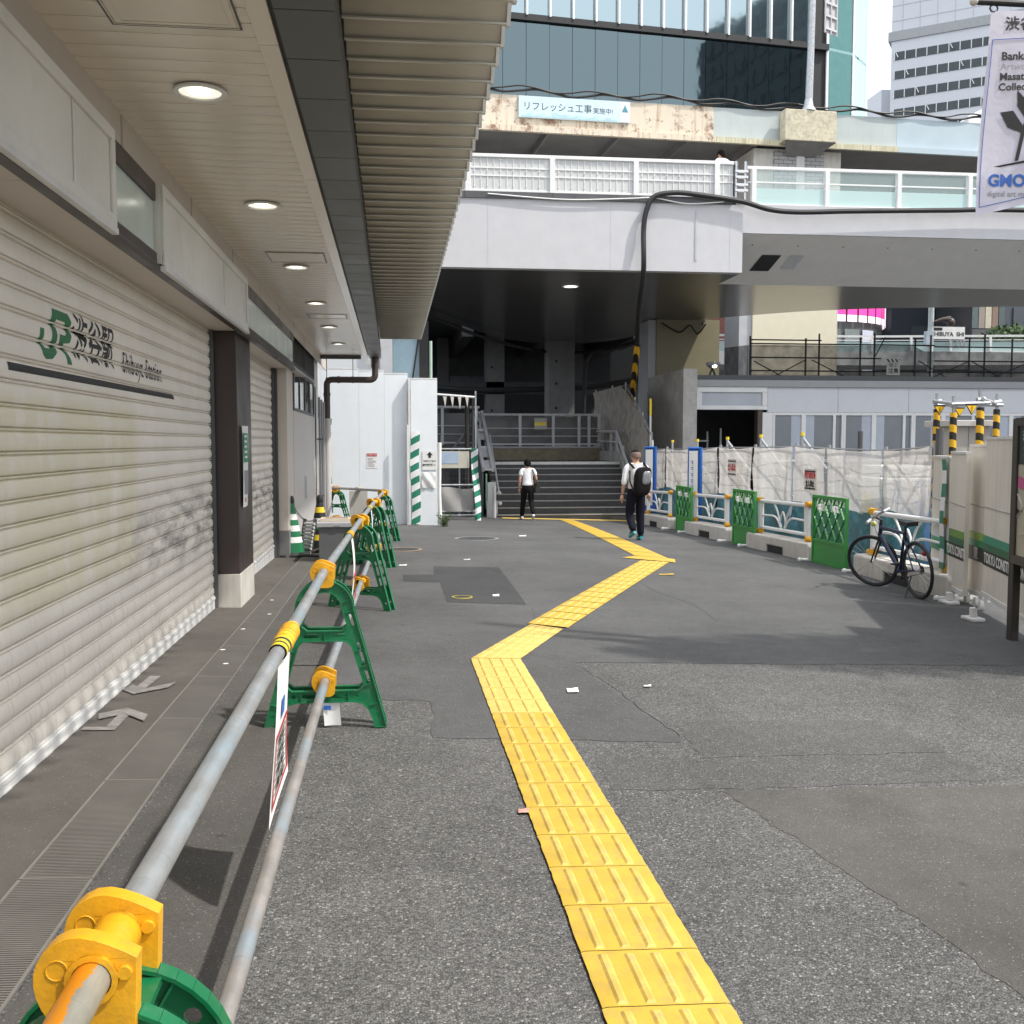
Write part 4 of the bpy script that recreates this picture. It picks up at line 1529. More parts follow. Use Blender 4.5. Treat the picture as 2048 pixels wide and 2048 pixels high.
s.tube([(2.93, SY - .1, gs + .78), (3.02, SY + .1, gs + .85), (3.02, SY + NST * TRD, LZ + .85)], .024, 8)
s.sphere((3.02, SY - .05, gs + .80), .06)
s.sphere((3.04, SY - .05, gs + .50), .06)
s.build('handrail', M['lgrey'], st, sm=30)
# right parapet and handrail
s = MB().prism([(SY + .1, gs - .1), (SY + .1, gs + .30), (SY + NST * TRD, LZ + .32), (35.3, LZ + .32), (35.3, gs - .1)], 'x', 7.10, 7.28)
s.build('parapet', M['concrete'], st, sm=0)
s = MB().tube([(7.05, SY + .2, gs + .95), (7.05, SY + NST * TRD, LZ + .95), (7.05, 35, LZ + .98)], .045, 10)
s.tube([(7.05, SY + .2, gs + .62), (7.05, SY + NST * TRD, LZ + .62), (7.05, 35, LZ + .65)], .03, 8)
for k_ in range(5):
    y = SY + .3 + k_ * .9
    zz_ = gs + min(1, (y - SY) / (NST * TRD)) * RIS * NST
    s.box(7.08, 7.14, y, y + .08, zz_, zz_ + .95)
s.build('handrail', M['lgrey'], st, sm=30)

# grey net rising beside the stairs
ntf = thing('net_fence', 'grey construction net on poles rising along the right side of the stairs', 'fence', (7.4, 30, gs))
s = MB()
def nx(y):
    return 7.38 + .05 * math.sin(y * 2.1)
prof = [(29.1, 1.75, -.6), (30.2, 2.35, -.2), (31.2, 2.85, .5), (32.5, 3.38, 1.0), (34.5, 3.38, 1.2), (37.4, 3.38, 1.3)]
K = 8
vs_ = []
for y, a, b_ in prof:
    for k_ in range(K + 1):
        z = b_ + (a - b_) * k_ / K
        vs_.append((nx(y) + .05 * math.sin(k_ * 1.3 + y), y, z))
s.add(vs_, [(i * (K + 1) + k_, (i + 1) * (K + 1) + k_, (i + 1) * (K + 1) + k_ + 1, i * (K + 1) + k_ + 1) for i in range(len(prof) - 1) for k_ in range(K)])
s.build('net', M['sheet_grey'], ntf, sm=60)
s = MB()
for y, a, b_ in prof:
    s.tube([(7.46, y, gs), (7.46, y, a + .1)], .024, 8)
s.tube([(7.45, y, a) for y, a, b_ in prof], .022, 8)
s.build('poles', M['steel'], ntf)
for k_, (x, y, z) in enumerate(((7.42, 28.85, 1.62), (7.62, 29.9, 2.85))):
    t_ = thing('capped_pole', ['short steel pole with a yellow cap at the low end of the grey net', 'tall white pole with a yellow top right of the grey net'][k_], 'pole', (x, y, gz(x, y)))
    MB().tube([(x, y, gz(x, y)), (x, y, z - .5 * k_)], .03, 8).build('pole', M['white'], t_)
    MB().tube([(x, y, z - .5 * k_), (x, y, z)], .035, 8).build('cap', M['yellowp'], t_)

# gate of pipes and tarpaulin left of the stairs
tg_ = thing('pipe_gate', 'pipe frame with a grey tarpaulin and a map board left of the stairs', 'gate', (1.65, 27, gz(1.6, 27)))
z0 = gz(1.6, 27)
s = MB()
for z in (z0 + .12, z0 + .22, z0 + .92, 1.38):
    s.tube([(1.1, 27, z), (2.2, 27, z)], .022, 8)
for x in (1.75, 2.18):
    s.tube([(x, 27.05, z0), (x, 27.05, 1.4 if x < 2 else 2.9)], .022, 8)
s.build('pipes', M['steel'], tg_)
MB().grid(lambda u, v: (1.12 + .98 * u, 26.96 + .03 * math.sin(u * 9 + v * 4), z0 + .22 + .62 * v + .03 * math.sin(u * 6) * v), 12, 6).build('tarpaulin', M['tarp_grey'], tg_, sm=60)
bd = MB().box(1.12, 2.0, 26.94, 26.96, .88, 1.32).build('map_board', pm('map_pale', (.50, .48, .40), .5, var=.1), tg_, sm=0)
s = MB()
s.box(1.12, 1.72, 26.932, 26.938, 1.0, 1.30)
s.build('map_print', pm('map_blue', (.36, .44, .56), .5, var=.1), bd, sm=0)
s = MB()
for i in range(13):
    s.box(1.10 + i * .08, 1.108 + i * .08, 27.03, 27.036, z0 + .1, .95)
for i in range(9):
    s.box(1.10, 2.16, 27.03, 27.036, z0 + .1 + i * .14, z0 + .108 + i * .14)
s.build('wire_mesh', M['dgrey'], tg_, sm=0)
pl = thing('flag_line', 'pipe hung with small white pennants above the tarpaulin gate', 'pipe', (1.7, 28, 2.8))
MB().tube([(1.1, 28, 2.86), (2.25, 28, 2.78)], .03, 8).build('pipe', M['white'], pl)
for i in range(4):
    x = 1.42 + i * .2
    MB().add([(x - .05, 27.96, 2.80), (x + .05, 27.96, 2.79), (x + .01, 27.95, 2.50 - .06 * (i == 2)), (x - .05, 27.98, 2.80), (x + .05, 27.98, 2.79), (x + .01, 27.97, 2.50 - .06 * (i == 2))], [(0, 1, 2), (5, 4, 3)]).build('pennant', M['concrete_pale'], pl, sm=0)
t_ = thing('scaffold_post', 'black and steel scaffold posts beside the tarpaulin gate', 'post', (2.12, 28.3, z0))
MB().tube([(2.05, 28.3, z0), (2.05, 28.3, 2.8)], .07, 10).build('black_post', M['black'], t_)
MB().tube([(2.2, 28.25, z0), (2.2, 28.25, 2.85)], .03, 8).tube([(2.05, 28.3, 1.9), (1.45, 28.3, 1.1)], .03, 8).build('brace', M['darkvoid'], t_)
s = MB().grid(lambda u, v: (2.08 + .17 * u - .02 * v + .025 * math.sin(v * 6) + .05 * (1 - v), 26.85 - .04 * math.sin(u * 3 + v * 5), z0 - .02 + (1.42 - z0) * v), 6, 20)
tag(s.build('striped_band', M['gw'], None, sm=60, org=(2.2, 26.85, z0)), 'crumpled green and white striped band at the stair side of the gate', 'warning band', 'green and white striped bands')
t_ = thing('tall_pole', 'thin pale green pole sticking up behind the white hoarding', 'pole', (.9, 24.6, -.3))
MB().tube([(.92, 24.6, -.3), (.92, 24.6, 3.95)], .035, 10).build('pole', pm('pole_green', (.42, .55, .46), .5), t_)

# ------------------------------------------------------------------ white footbridge
BY = 27.0
BZ, TZ = 6.1, 7.88
fb = thing('footbridge', 'wide white pedestrian bridge with a grey metal underside crossing above the stairs', 'footbridge', (9, BY, TZ))
s = MB().box(-6, 9.36, BY, BY + .30, BZ, TZ)
for x in frange(-4, 9, 3.1):
    s.box(x, x + .012, BY - .0035, BY - .0005, BZ + .02, TZ - .02, 1)
s.build('fascia_box', [M['fascia'], M['lgrey']], fb, sm=0)
s = MB().box(-6, 9.05, BY - .05, BY + .3, TZ + .002, TZ + .17)
for x in frange(-5, 8.8, 2.3):
    s.box(x, x + .01, BY - .053, BY - .051, TZ + .005, TZ + .165, 1)
s.build('fascia_cap', [M['dgrey'], M['black']], fb, sm=0)
s = MB().box(9.365, 27, BY + .12, BY + .45, 7.17, TZ + .06)
s.build('fascia', M['fascia'], fb, sm=0)
s = MB()
s.add([(9.36, BY + .13, 7.16), (27, BY + .13, 7.16), (27, 29.0, BZ + .002), (9.36, 29.0, BZ + .002)], [(0, 1, 2, 3)])
hn = s.build('haunch', pm('haunch_grey', (.68, .67, .65), .6, var=.04), fb, sm=0)
hz_ = lambda y: 7.16 - (y - BY - .13) * (7.16 - BZ) / (29.0 - BY - .13) - .012
def hplate(x0, x1, y0, y1, nm, m):
    k_ = .25
    MB().add([(x0 + k_ * (y0 - y1), y1, hz_(y1)), (x1 + k_ * (y0 - y1), y1, hz_(y1)), (x1, y0, hz_(y0)), (x0, y0, hz_(y0))], [(0, 1, 2, 3)]).build(nm, m, hn, sm=0)
hplate(10.22, 10.78, 27.85, 28.45, 'vent_opening', M['black'])
hplate(11.05, 11.45, 27.85, 28.35, 'hatch_plate', M['lgrey'])
s = MB()
for i in range(8):
    x = 9.8 + i * 1.3
    s.box(x, x + .03, 27.5, 27.53, hz_(27.5) - .01, hz_(27.5) + .01)
s.build('bolts', M['black'], hn, sm=0)
back = [(27, 31.5), (21.0, 32.5), (15.0, 33.9), (12.4, 36.2), (11.6, 37.2), (11.0, 39.3), (10.5, 43), (9.6, 46.2), (7.3, 47.8), (4.6, 45.0), (1.3, 36.8), (-6, 31)]


def smooth(pts, it=2):
    for _ in range(it):
        o = [pts[0]]
        for a, b_ in zip(pts[:-1], pts[1:]):
            o += [(a[0] * .75 + b_[0] * .25, a[1] * .75 + b_[1] * .25), (a[0] * .25 + b_[0] * .75, a[1] * .25 + b_[1] * .75)]
        o.append(pts[-1])
        pts = o
    return pts


bs_ = smooth(back)
m_sof, nt, b = base('soffit_metal')
v = coords(nt, (1, .25, 1))
f = noise(nt, v, 1.1, 5)
nt.links.new(mixc(nt, f, (.20, .19, .18), (.32, .31, .30)), b.inputs['Base Color'])
b.inputs['Metallic'].default_value = .75
b.inputs['Roughness'].default_value = .2
wv = N(nt, 'ShaderNodeTexWave', Scale=3.2, Distortion=.4)
wv.bands_direction = 'Y'
nt.links.new(coords(nt), wv.inputs['Vector'])
bump(nt, b, wv.outputs['Fac'], .16, .02)
s = MB().prism([(-6, BY + .02), (9.36, BY + .02), (9.36, 29.0), (27, 29.0)] + bs_, 'z', BZ + .001, BZ + .05)
s.build('soffit', m_sof, fb, sm=0)
s = MB()
for a, b_ in zip(bs_[:-1], bs_[1:]):
    s.quad((a[0], a[1], BZ), (b_[0], b_[1], BZ), (b_[0], b_[1], TZ), (a[0], a[1], TZ))
s.build('back_fascia', M['grey'], fb, sm=40)
s = MB().prism([(-6, BY + .31), (27, BY + .46)] + bs_, 'z', TZ - .25, TZ - .1)
s.build('deck', M['concrete'], fb, sm=0)
ring = MB().lathe([(.22, 0), (.25, .0), (.25, .02), (.2, .02)], (5.2, 29.9, BZ - .02), 24, caps=False).build('downlight', M['white'], fb, sm=0)
MB().lathe([(0, 0), (.19, 0), (.19, .004), (0, .004)], (5.2, 29.9, BZ - .009), 20).build('lamp', M['lamp'], ring, sm=0)
# panel railing over the box
RT = 9.05
s = MB().box(-6, 9.14, BY + .10, BY + .18, RT - .09, RT)
s.box(-6, 9.14, BY + .12, BY + .16, TZ + .20, TZ + .26)
s.build('top_rail', M['white'], fb, sm=0, bev=.01)
px_ = [-4.66, -2.44, -.22, 2.0, 4.22, 6.46, 8.67]
m_pp = pm('railing_panel_grey', (.58, .59, .58), .35, var=.05)
for i, x in enumerate(px_):
    s = MB().box(x - .07, x + .07, BY + .08, BY + .2, TZ + .17, RT - .09)
    s.build('railing_post', M['white'], fb, sm=0, bev=.008)
    x1 = px_[i + 1] if i + 1 < len(px_) else 9.2
    s = MB().box(x + .075, x1 - .075, BY + .15, BY + .165, TZ + .265, RT - .095)
    pn = s.build('railing_panel', m_pp, fb, sm=0)
    s = MB()
    n = max(2, int((x1 - x) / .165))
    for k_ in range(1, n):
        xx = x + (x1 - x) * k_ / n
        s.box(xx - .008, xx + .008, BY + .135, BY + .149, TZ + .265, RT - .1)
        if k_ % 2:
            for zz_ in (TZ + .34, TZ + .72, RT - .16):
                s.box(xx - .018, xx + .018, BY + .125, BY + .134, zz_, zz_ + .03)
    for zz_ in (TZ + .60, TZ + .80):
        s.box(x + .075, x1 - .075, BY + .13, BY + .148, zz_, zz_ + .035)
    s.build('panel_bars', M['white'], pn, sm=0)
s = MB().tube([(9.2, BY + .1, TZ + .1), (9.2, BY + .1, RT)], .05, 8).tube([(9.46, BY + .1, TZ + .1), (9.46, BY + .1, RT)], .04, 8)
for zz_ in (8.25, 8.4, 8.6, 8.75):
    s.box(9.15, 9.5, BY + .02, BY + .1, zz_, zz_ + .06)
s.build('gate_hinges', M['chrome'], fb, sm=30)
# glass railing over the right part
s = MB().box(9.48, 27, BY + .2, BY + .28, RT - .16, RT - .08).box(9.48, 27, BY + .22, BY + .26, 8.53, 8.57).box(9.48, 27, BY + .2, BY + .28, TZ + .062, TZ + .10)
s.build('glass_top_rail', M['white'], fb, sm=0, bev=.006)
xs_ = [9.72 + 2.06 * i for i in range(9)]
for i, x in enumerate(xs_):
    MB().box(x - .06, x + .06, BY + .16, BY + .32, TZ + .061, RT - .16).build('railing_post', M['white'], fb, sm=0, bev=.006)
    x1 = xs_[i + 1] if i + 1 < len(xs_) else 27
    p_ = MB().box(x + .08, x1 - .08, BY + .225, BY + .235, 8.40, RT - .165).build('glass_pane', M['rail_glass'], fb, sm=0)
    MB().box(x + .08, x1 - .08, BY + .225, BY + .235, TZ + .105, 8.395).build('frosted_part', M['rail_frost'], p_, sm=0)
MB().box(8.05, 8.10, BY - .02, BY - .0005, BZ + .3, TZ - .16).build('drain_pipe', M['lgrey'], fb, sm=0)
# piers under the bridge, coloured darker to deepen the shade there
for x, y, w_, lb in ((7.6, 46, 1.2, 'tall grey concrete pier under the middle of the footbridge'), (5.0, 50, .9, 'narrow concrete pier darkened for shade left of the middle pier under the footbridge')):
    t_ = thing('bridge_pier', lb, 'pier', (x, y, -.6))
    MB().box(x - w_ / 2, x + w_ / 2, y, y + 1.2, -1, 8.3).build('shaft', M['concrete_dark'], t_, sm=0, bev=.02)
    s = MB()
    for zz_ in (2.0, 3.1, 4.2, 5.2):
        s.tube([(x - w_ * .2, y - .002, zz_), (x - w_ * .2, y - .03, zz_)], .06, 8)
    s.build('bolt_heads', M['black'], t_, sm=0)
t_ = thing('beige_pier', 'broad beige clad bridge pier behind the low building', 'pier', (10.9, 37.4, -.6))
s = MB().box(9.74, 12.13, 37.4, 39.8, -1, BZ - .01)
s.build('cladding', pm('pier_beige', (.30, .27, .17), .5, var=.06), t_, sm=0)
MB().box(9.45, 9.735, 37.5, 39.0, -1, BZ - .02).build('steel_edge', M['lgrey'], t_, sm=0)
MB().box(9.75, 12.12, 37.39, 37.398, 4.0, 4.012).build('joint', M['concrete_dark'], t_, sm=0)

# black cable from the railing down to the striped sleeve
cb = thing('cable', 'thick black cable looping over the bridge railing and down to the stairs', 'cable', (6.6, 27.0, 7.9))
cpts = [(26, 26.9, 7.95), (17.3, 26.9, 7.93), (15.1, 26.9, 7.87), (12.3, 26.88, 7.77), (10.9, 26.88, 7.71), (10.06, 26.86, 7.75), (9.28, 26.86, 7.94), (8.13, 26.86, 8.08), (7.45, 26.86, 8.12), (6.9, 26.85, 8.01), (6.69, 26.84, 7.66), (6.61, 26.84, 7.14), (6.62, 26.86, 6.05), (6.85, 28.3, 5.2)]


def spline(pts, n=8):
    out = []
    P = [Vector(p) for p in pts]
    for i in range(len(P) - 1):
        p0, p1, p2_, p3_ = P[max(i - 1, 0)], P[i], P[i + 1], P[min(i + 2, len(P) - 1)]
        for k_ in range(n):
            t0 = k_ / n
            out.append(.5 * ((2 * p1) + (p2_ - p0) * t0 + (2 * p0 - 5 * p1 + 4 * p2_ - p3_) * t0 ** 2 + (3 * p1 - p0 - 3 * p2_ + p3_) * t0 ** 3))
    out.append(P[-1])
    return out


MB().tube(spline(cpts + [(7.23, 30.0, 4.43)]), .068, 10).build('cable_run', M['black'], cb)
MB().tube([(7.23, 30.0, 4.45), (7.9, 33.6, 2.75)], .095, 12).build('striped_sleeve', M['hazard'], cb)
MB().tube([(7.9, 33.6, 2.75), (7.95, 33.8, 1.0)], .06, 8).build('lower_end', M['white'], cb)
t_ = thing('thin_cable', 'thin white cable drooping along the bridge cap', 'cable', (5, 26.9, 7.9))
MB().tube(spline([(2.5, 26.93, 7.98), (4.5, 26.92, 7.88), (6.2, 26.92, 7.95), (6.9, 26.9, 7.98), (7.8, 26.92, 7.86), (8.8, 26.9, 7.93)]), .018, 6).build('cable_run', M['white'], t_)
# cables drooping under the back edge
for k_, (pts_, lb) in enumerate((([(1.2, 35.6, 5.9), (3.2, 40.5, 5.8), (5.2, 44.3, 5.72), (7.3, 47.0, 5.7), (9.4, 45.8, 5.7), (10.7, 40, 5.85), (11.5, 37.4, 5.95)], 'black cable bundle along the curved back edge of the footbridge'),
                                ([(9.9, 37.3, 5.95), (10.5, 37.1, 5.6), (10.9, 37.1, 5.85), (11.2, 37.1, 5.55), (11.5, 37.1, 5.9)], 'looped black cables hanging at the beige pier'),
                                ([(-2, 48, 4.9), (2, 48, 4.1), (5.5, 48, 4.0), (9.5, 48, 4.2), (12, 47, 4.6)], 'sagging black cable bundle in the dark under the bridge'),
                                ([(9.3, 45.2, 5.7), (8.6, 45.2, 5.2), (8.5, 45.3, 3), (8.5, 45.4, -.5)], 'black cables running down beside the middle pier'))):
    tag(MB().tube(spline(pts_), (.07, .03, .13, .09)[k_], 8).build('cable', M['black'], None, org=pts_[0]), lb, 'cable')

# ------------------------------------------------------------------ dark elevated structure behind and under the bridge
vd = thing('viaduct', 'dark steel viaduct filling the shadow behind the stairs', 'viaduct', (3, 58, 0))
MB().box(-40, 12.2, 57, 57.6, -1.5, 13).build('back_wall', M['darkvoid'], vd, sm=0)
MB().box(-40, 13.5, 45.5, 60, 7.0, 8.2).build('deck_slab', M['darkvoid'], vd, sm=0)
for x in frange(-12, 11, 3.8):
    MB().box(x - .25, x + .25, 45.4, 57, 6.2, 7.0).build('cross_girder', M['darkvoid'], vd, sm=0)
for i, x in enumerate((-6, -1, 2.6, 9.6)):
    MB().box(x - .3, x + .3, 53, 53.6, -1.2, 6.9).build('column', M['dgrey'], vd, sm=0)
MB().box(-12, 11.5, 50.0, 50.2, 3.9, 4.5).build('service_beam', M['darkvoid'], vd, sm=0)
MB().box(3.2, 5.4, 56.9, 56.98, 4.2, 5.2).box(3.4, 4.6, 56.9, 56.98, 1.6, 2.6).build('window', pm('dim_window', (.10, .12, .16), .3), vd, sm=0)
# pale building behind the white hoarding
pb_ = thing('pale_annex', 'pale grey annex rising behind the white hoarding', 'building', (-1.2, 27, -.4))
MB().box(-8, -.30, 26.5, 30, -.5, 4.7).build('wall', pm('annex_grey', (.62, .64, .66), .5, var=.04), pb_, sm=0)
MB().box(-.29, .02, 26.2, 26.6, -.5, 4.7).build('corner_post', M['lgrey'], pb_, sm=0)
MB().box(.03, .75, 28, 28.05, 2.9, 4.55).build('window', pm('sky_pane', (.35, .50, .58), .15), pb_, sm=0)
s = MB().box(.74, .98, 27.8, 28.05, -.5, 4.8).bar((.05, 27.9, 4.55), (.75, 27.9, 4.45), .1, .12).bar((.72, 27.95, 4.4), (.50, 27.95, 2.9), .04, .04)
s.build('black_frame', M['black'], pb_, sm=0)

# ------------------------------------------------------------------ low building on the right with its roof scaffold
lb_ = thing('low_building', 'low white shop building with a window band and grey roof edge', 'building', (14, 30.5, -.7))
FY = 30.5
MB().box(8.5, 8.9, 29.9, 34.2, -1.2, 3.69).build('concrete_wall', M['concrete'], lb_, sm=0, bev=.01)
MB().box(9.0, 34, 36.0, 36.3, -1.2, 3.3).box(8.91, 34, 31.0, 36, 3.20, 3.30).build('shell', M['dgrey'], lb_, sm=0)
s = MB().box(8.905, 34, FY - .10, FY + .6, 3.20, 3.40)
s.build('roof_edge', pm('roof_grey', (.34, .35, .36), .45, var=.05), lb_, sm=0)
MB().box(8.905, 34, FY + .15, FY + .9, 3.402, 3.56).build('roof_upstand', M['dgrey'], lb_, sm=0)
s = MB()
xs_ = [11.14, 13.25, 15.40, 17.55, 19.7, 21.85, 24, 29, 34]
m_pan = pm('fascia_lilac', (.66, .67, .71), .4, var=.03, streak=.1, dirt=(.55, .55, .58))
for a, b_ in zip(xs_[:-1], xs_[1:]):
    s.box(a + .006, b_ - .006, FY, FY + .12, 2.43, 3.198)
s.build('fascia_panels', m_pan, lb_, sm=0)
s = MB().box(8.91, 11.13, FY - .04, FY + .2, 2.50, 2.62).box(8.91, 11.13, FY - .04, FY + .2, 3.03, 3.198).box(8.91, 9.2, FY - .04, FY + .2, 2.62, 3.03).box(10.98, 11.13, FY - .04, FY + .2, 2.62, 3.03)
sg_ = s.build('sign_frame', M['white'], lb_, sm=0, bev=.01)
MB().box(9.2, 10.98, FY + .03, FY + .06, 2.62, 3.03).build('blank_panel', pm('blank_blue', (.46, .49, .54), .4, var=.08, vs=1.2), sg_, sm=0)
MB().box(10.86, 11.0, FY, FY + .3, -1.2, 2.498).build('door_jamb', M['brown'], lb_, sm=0)
MB().box(11.0, 11.30, FY - .02, FY + .2, -1.2, 2.42).build('white_jamb', M['white'], lb_, sm=0)
m_pl = pm('pane_light', (.44, .48, .56), .12, var=.06)
m_pd = pm('pane_dark', (.20, .215, .24), .12, var=.08)
x = 11.31
i = 0
while x < 30:
    t_ = MB()
    for a, b_ in ((0, .06), (.85, .98), (1.80, 1.88), (2.06, 2.12)):
        t_.box(x + a, x + b_, FY - .02, FY + .10, -1.2, 2.42)
    t_.box(x + .06, x + 2.12, FY - .018, FY + .10, 2.34, 2.422)
    t_.box(x + .06, x + 2.12, FY - .018, FY + .10, .95, 1.03)
    wd_ = t_.build('window', M['white'], lb_, sm=0)
    MB().box(x + .06, x + .56, FY + .03, FY + .05, -1.2, 2.34).build('dark_pane', m_pd, wd_, sm=0)
    MB().box(x + .562, x + .85, FY + .03, FY + .05, -1.2, 2.34).box(x + .98, x + 1.25, FY + .03, FY + .05, -1.2, 2.34).build('pale_pane', m_pl, wd_, sm=0)
    MB().box(x + 1.252, x + 1.80, FY + .03, FY + .05, -1.2, 2.34).build('dark_pane', m_pd, wd_, sm=0)
    MB().box(x + 1.88, x + 2.06, FY + .06, FY + .08, -1.2, 2.34).build('narrow_pane', m_pd, wd_, sm=0)
    x += 2.125
    i += 1
# things inside the dark doorway
s = MB()
for a, b_ in (((9.3, 31.5, 1.0), (10.8, 31.5, 1.0)), ((9.3, 31.5, 1.6), (9.9, 31.5, 1.6)), ((10.3, 31.5, -.8), (10.3, 31.5, 2.0)), ((9.9, 31.6, 0), (9.9, 31.6, 1.9))):
    s.tube([a, b_], .03, 6)
tag(s.build('steel_rack', M['grey'], None, org=(10, 31.5, -.7)), 'thin steel rack standing in the dark doorway of the low building', 'rack')

sf = thing('roof_scaffold', 'black scaffold with dark netting standing on the low roof', 'scaffold', (16, 32, 3.5))
s = MB()
upr = [(11.1, 4.9), (12.83, 4.85), (13.25, 5.0), (14.55, 4.9), (15.0, 5.0), (16.3, 4.9), (16.8, 5.0), (18.05, 4.9), (18.55, 5.05), (19.45, 4.9), (20.5, 4.9), (22, 4.9)]
for x, z in upr:
    s.tube([(x, 32, 3.5), (x, 32, z)], .028, 6)
for z, x0, x1 in ((4.78, 11.1, 13.3), (4.66, 11.1, 16.9), (4.62, 16.9, 24), (4.22, 11.1, 15.2), (4.16, 16.9, 24), (3.80, 11.1, 24)):
    s.tube([(x0, 31.96, z), (x1, 31.96, z)], .024, 6)
for x0, x1, z0, z1 in ((11.2, 12.2, 4.1, 3.55), (12.8, 11.8, 4.15, 3.6), (13.0, 14.2, 4.15, 3.55), (16.4, 17.4, 4.15, 3.55), (18.0, 16.8, 4.15, 3.6), (18.1, 19.2, 4.15, 3.55), (19.9, 18.7, 4.1, 3.6), (15.0, 15.3, 4.3, 4.9)):
    s.tube([(x0, 31.93, z0), (x1, 31.93, z1)], .018, 6)
s.build('tubes', M['black'], sf)
s = MB().grid(lambda u, v: (11.1 + 13 * u, 32.08 + .02 * math.sin(u * 60), 3.5 + (1.14 - .16 * (u > .42)) * v), 40, 3)
s.quad((11.08, 32.05, 3.5), (11.08, 34.5, 3.5), (11.08, 34.5, 4.75), (11.08, 32.05, 4.62))
s.build('netting', M['sheet_dark'], sf, sm=0)
ns = thing('net_sign', 'small striped and white sign hung on the dark scaffold netting', 'sign', (16.2, 31.9, 3.95))
MB().box(15.96, 16.41, 31.90, 31.91, 3.74, 4.26).build('sheet', pm('sheet_grey2', (.42, .42, .40), .6), ns, sm=0)
MB().box(15.96, 16.41, 31.893, 31.899, 4.15, 4.26).build('striped_edge', stripes('edge_s', (.45, .43, .36), (.03, .03, .03), (1, 0, .6), .14), ns, sm=0)
MB().text('頭上', .15, (16.185, 31.895, 4.05), (1, 0, 0), ZU).build('lettering', M['ink'], ns, sm=0)
MB().text('注意', .18, (16.185, 31.895, 3.86), (1, 0, 0), ZU, bold=.004).build('lettering', M['ink'], ns, sm=0)
t_ = thing('floodlight', 'lit work floodlight on a black stand on the low roof', 'floodlight', (10.35, 32.6, 3.45))
MB().bar((10.15, 32.6, 3.5), (10.35, 32.6, 3.95), .05, .05).bar((10.55, 32.6, 3.5), (10.35, 32.6, 3.95), .05, .05).box(10.05, 10.75, 32.5, 32.7, 3.45, 3.54).build('stand', M['black'], t_, sm=0)
MB().lathe([(.10, 0), (.22, .10), (.24, .18), (.2, .2)], (10.38, 32.6, 3.95), 14).build('lamp_bowl', M['lgrey'], t_)
MB().sphere((10.38, 32.48, 4.06), .10).build('lamp', M['lamp'], t_)

for o_ in (lb_, sf):
    for ch in [c_ for c_ in o_.children_recursive if c_.type == 'MESH']:
        off = o_.location
        for v_ in ch.data.vertices:
            v_.co.x = 9.04 + 1.072 * (v_.co.x + off.x - 8.9) - off.x
            zz_ = v_.co.z + off.z
            if zz_ > 2.3:
                v_.co.z += .05
# sunlit cream wall further right, under the bridge edge
t_ = thing('cream_wall', 'sunlit cream tiled wall block right of the beige pier', 'wall', (16.5, 42, -.7))
MB().box(15.05, 18.71, 42, 44, -1, 7.2).build('tiled_face', pm('cream_tile', (.74, .68, .52), .55, var=.04), t_, sm=0)
MB().box(14.5, 15.04, 42.1, 44, -1, 7.2).build('steel_edge', M['lgrey'], t_, sm=0)
s = MB()
for zz_ in (3.2, 4.4, 5.6):
    s.box(15.06, 18.7, 41.993, 41.999, zz_, zz_ + .015)
s.build('tile_joints', M['concrete_pale'], t_, sm=0)

# far ring footbridge with a white edge
rb = thing('far_footbridge', 'distant white footbridge with a glass railing seen under the near bridge', 'footbridge', (30, 62, 7))
rp = [(10, 66), (14.5, 63.5), (20, 62.3), (30, 62), (42, 60), (62, 54)]
s = MB()
s2 = MB()
s3 = MB()
for (a, b_), (c_, d_) in zip(rp[:-1], rp[1:]):
    s.add([(a, b_, 6.4), (c_, d_, 6.4), (c_, d_, 7.25), (a, b_, 7.25), (a, b_ + 4, 6.4), (c_, d_ + 4, 6.4), (c_, d_ + 4, 7.25), (a, b_ + 4, 7.25)], [(0, 1, 2, 3), (0, 4, 5, 1), (3, 2, 6, 7), (4, 7, 6, 5)])
    s2.bar((a, b_, 8.2), (c_, d_, 8.2), .12, .12)
    s2.bar((a, b_, 7.95), (c_, d_, 7.95), .06, .05)
    n = max(1, int(math.hypot(c_ - a, d_ - b_) / 2.2))
    for k_ in range(n):
        x, y = a + (c_ - a) * k_ / n, b_ + (d_ - b_) * k_ / n
        s2.box(x - .06, x + .06, y - .06, y + .06, 7.25, 8.2)
    s3.quad((a, b_ + .05, 7.26), (c_, d_ + .05, 7.26), (c_, d_ + .05, 7.85), (a, b_ + .05, 7.85))
s.build('deck_edge', M['white'], rb, sm=0)
s2.build('railing', M['white'], rb, sm=0)
s3.build('glass', M['rail_frost'], rb, sm=0)
MB().box(10, 58, 66.5, 67, -1.5, 6.3).build('under_wall', M['concrete_dark'], rb, sm=0)
# sign over the far bridge
ns = thing('direction_sign', 'white lettered sign hanging over the far footbridge', 'sign', (33, 61.3, 8))
MB().box(33.2, 35.6, 61.0, 61.1, 8.0, 8.75).build('board', M['white'], ns, sm=0)
MB().text('SHIBUYA  SHI', .36, (34.48, 60.99, 8.28), (1, 0, 0), ZU, bold=.008).build('lettering', M['ink'], ns, sm=0)
MB().box(33.3, 34.1, 60.98, 60.999, 8.52, 8.7).build('dark_marks', M['ink'], ns, sm=0)
MB().text('20', .8, (34.9, 60.4, 7.62), (1, 0, 0), ZU, bold=.01).build('number_lettering', M['inkgrey'], ns, sm=0)
t_ = thing('street_lamp', 'pale lamp column with a brown horn shaped head beside the lettered sign', 'street lamp', (31.7, 60, -.9))
MB().tube([(32.8, 60, -.9), (32.8, 60, 13)], .17, 10).build('column', pm('lamp_col', (.45, .50, .50), .5), t_)
MB().tube([(32.9, 59.8, 8.9), (33.4, 59.8, 9.05), (33.9, 59.8, 9.05)], [.06, .12, .22], 10).sphere((33.95, 59.8, 8.9), .26).build('horn_head', M['brown'], t_)
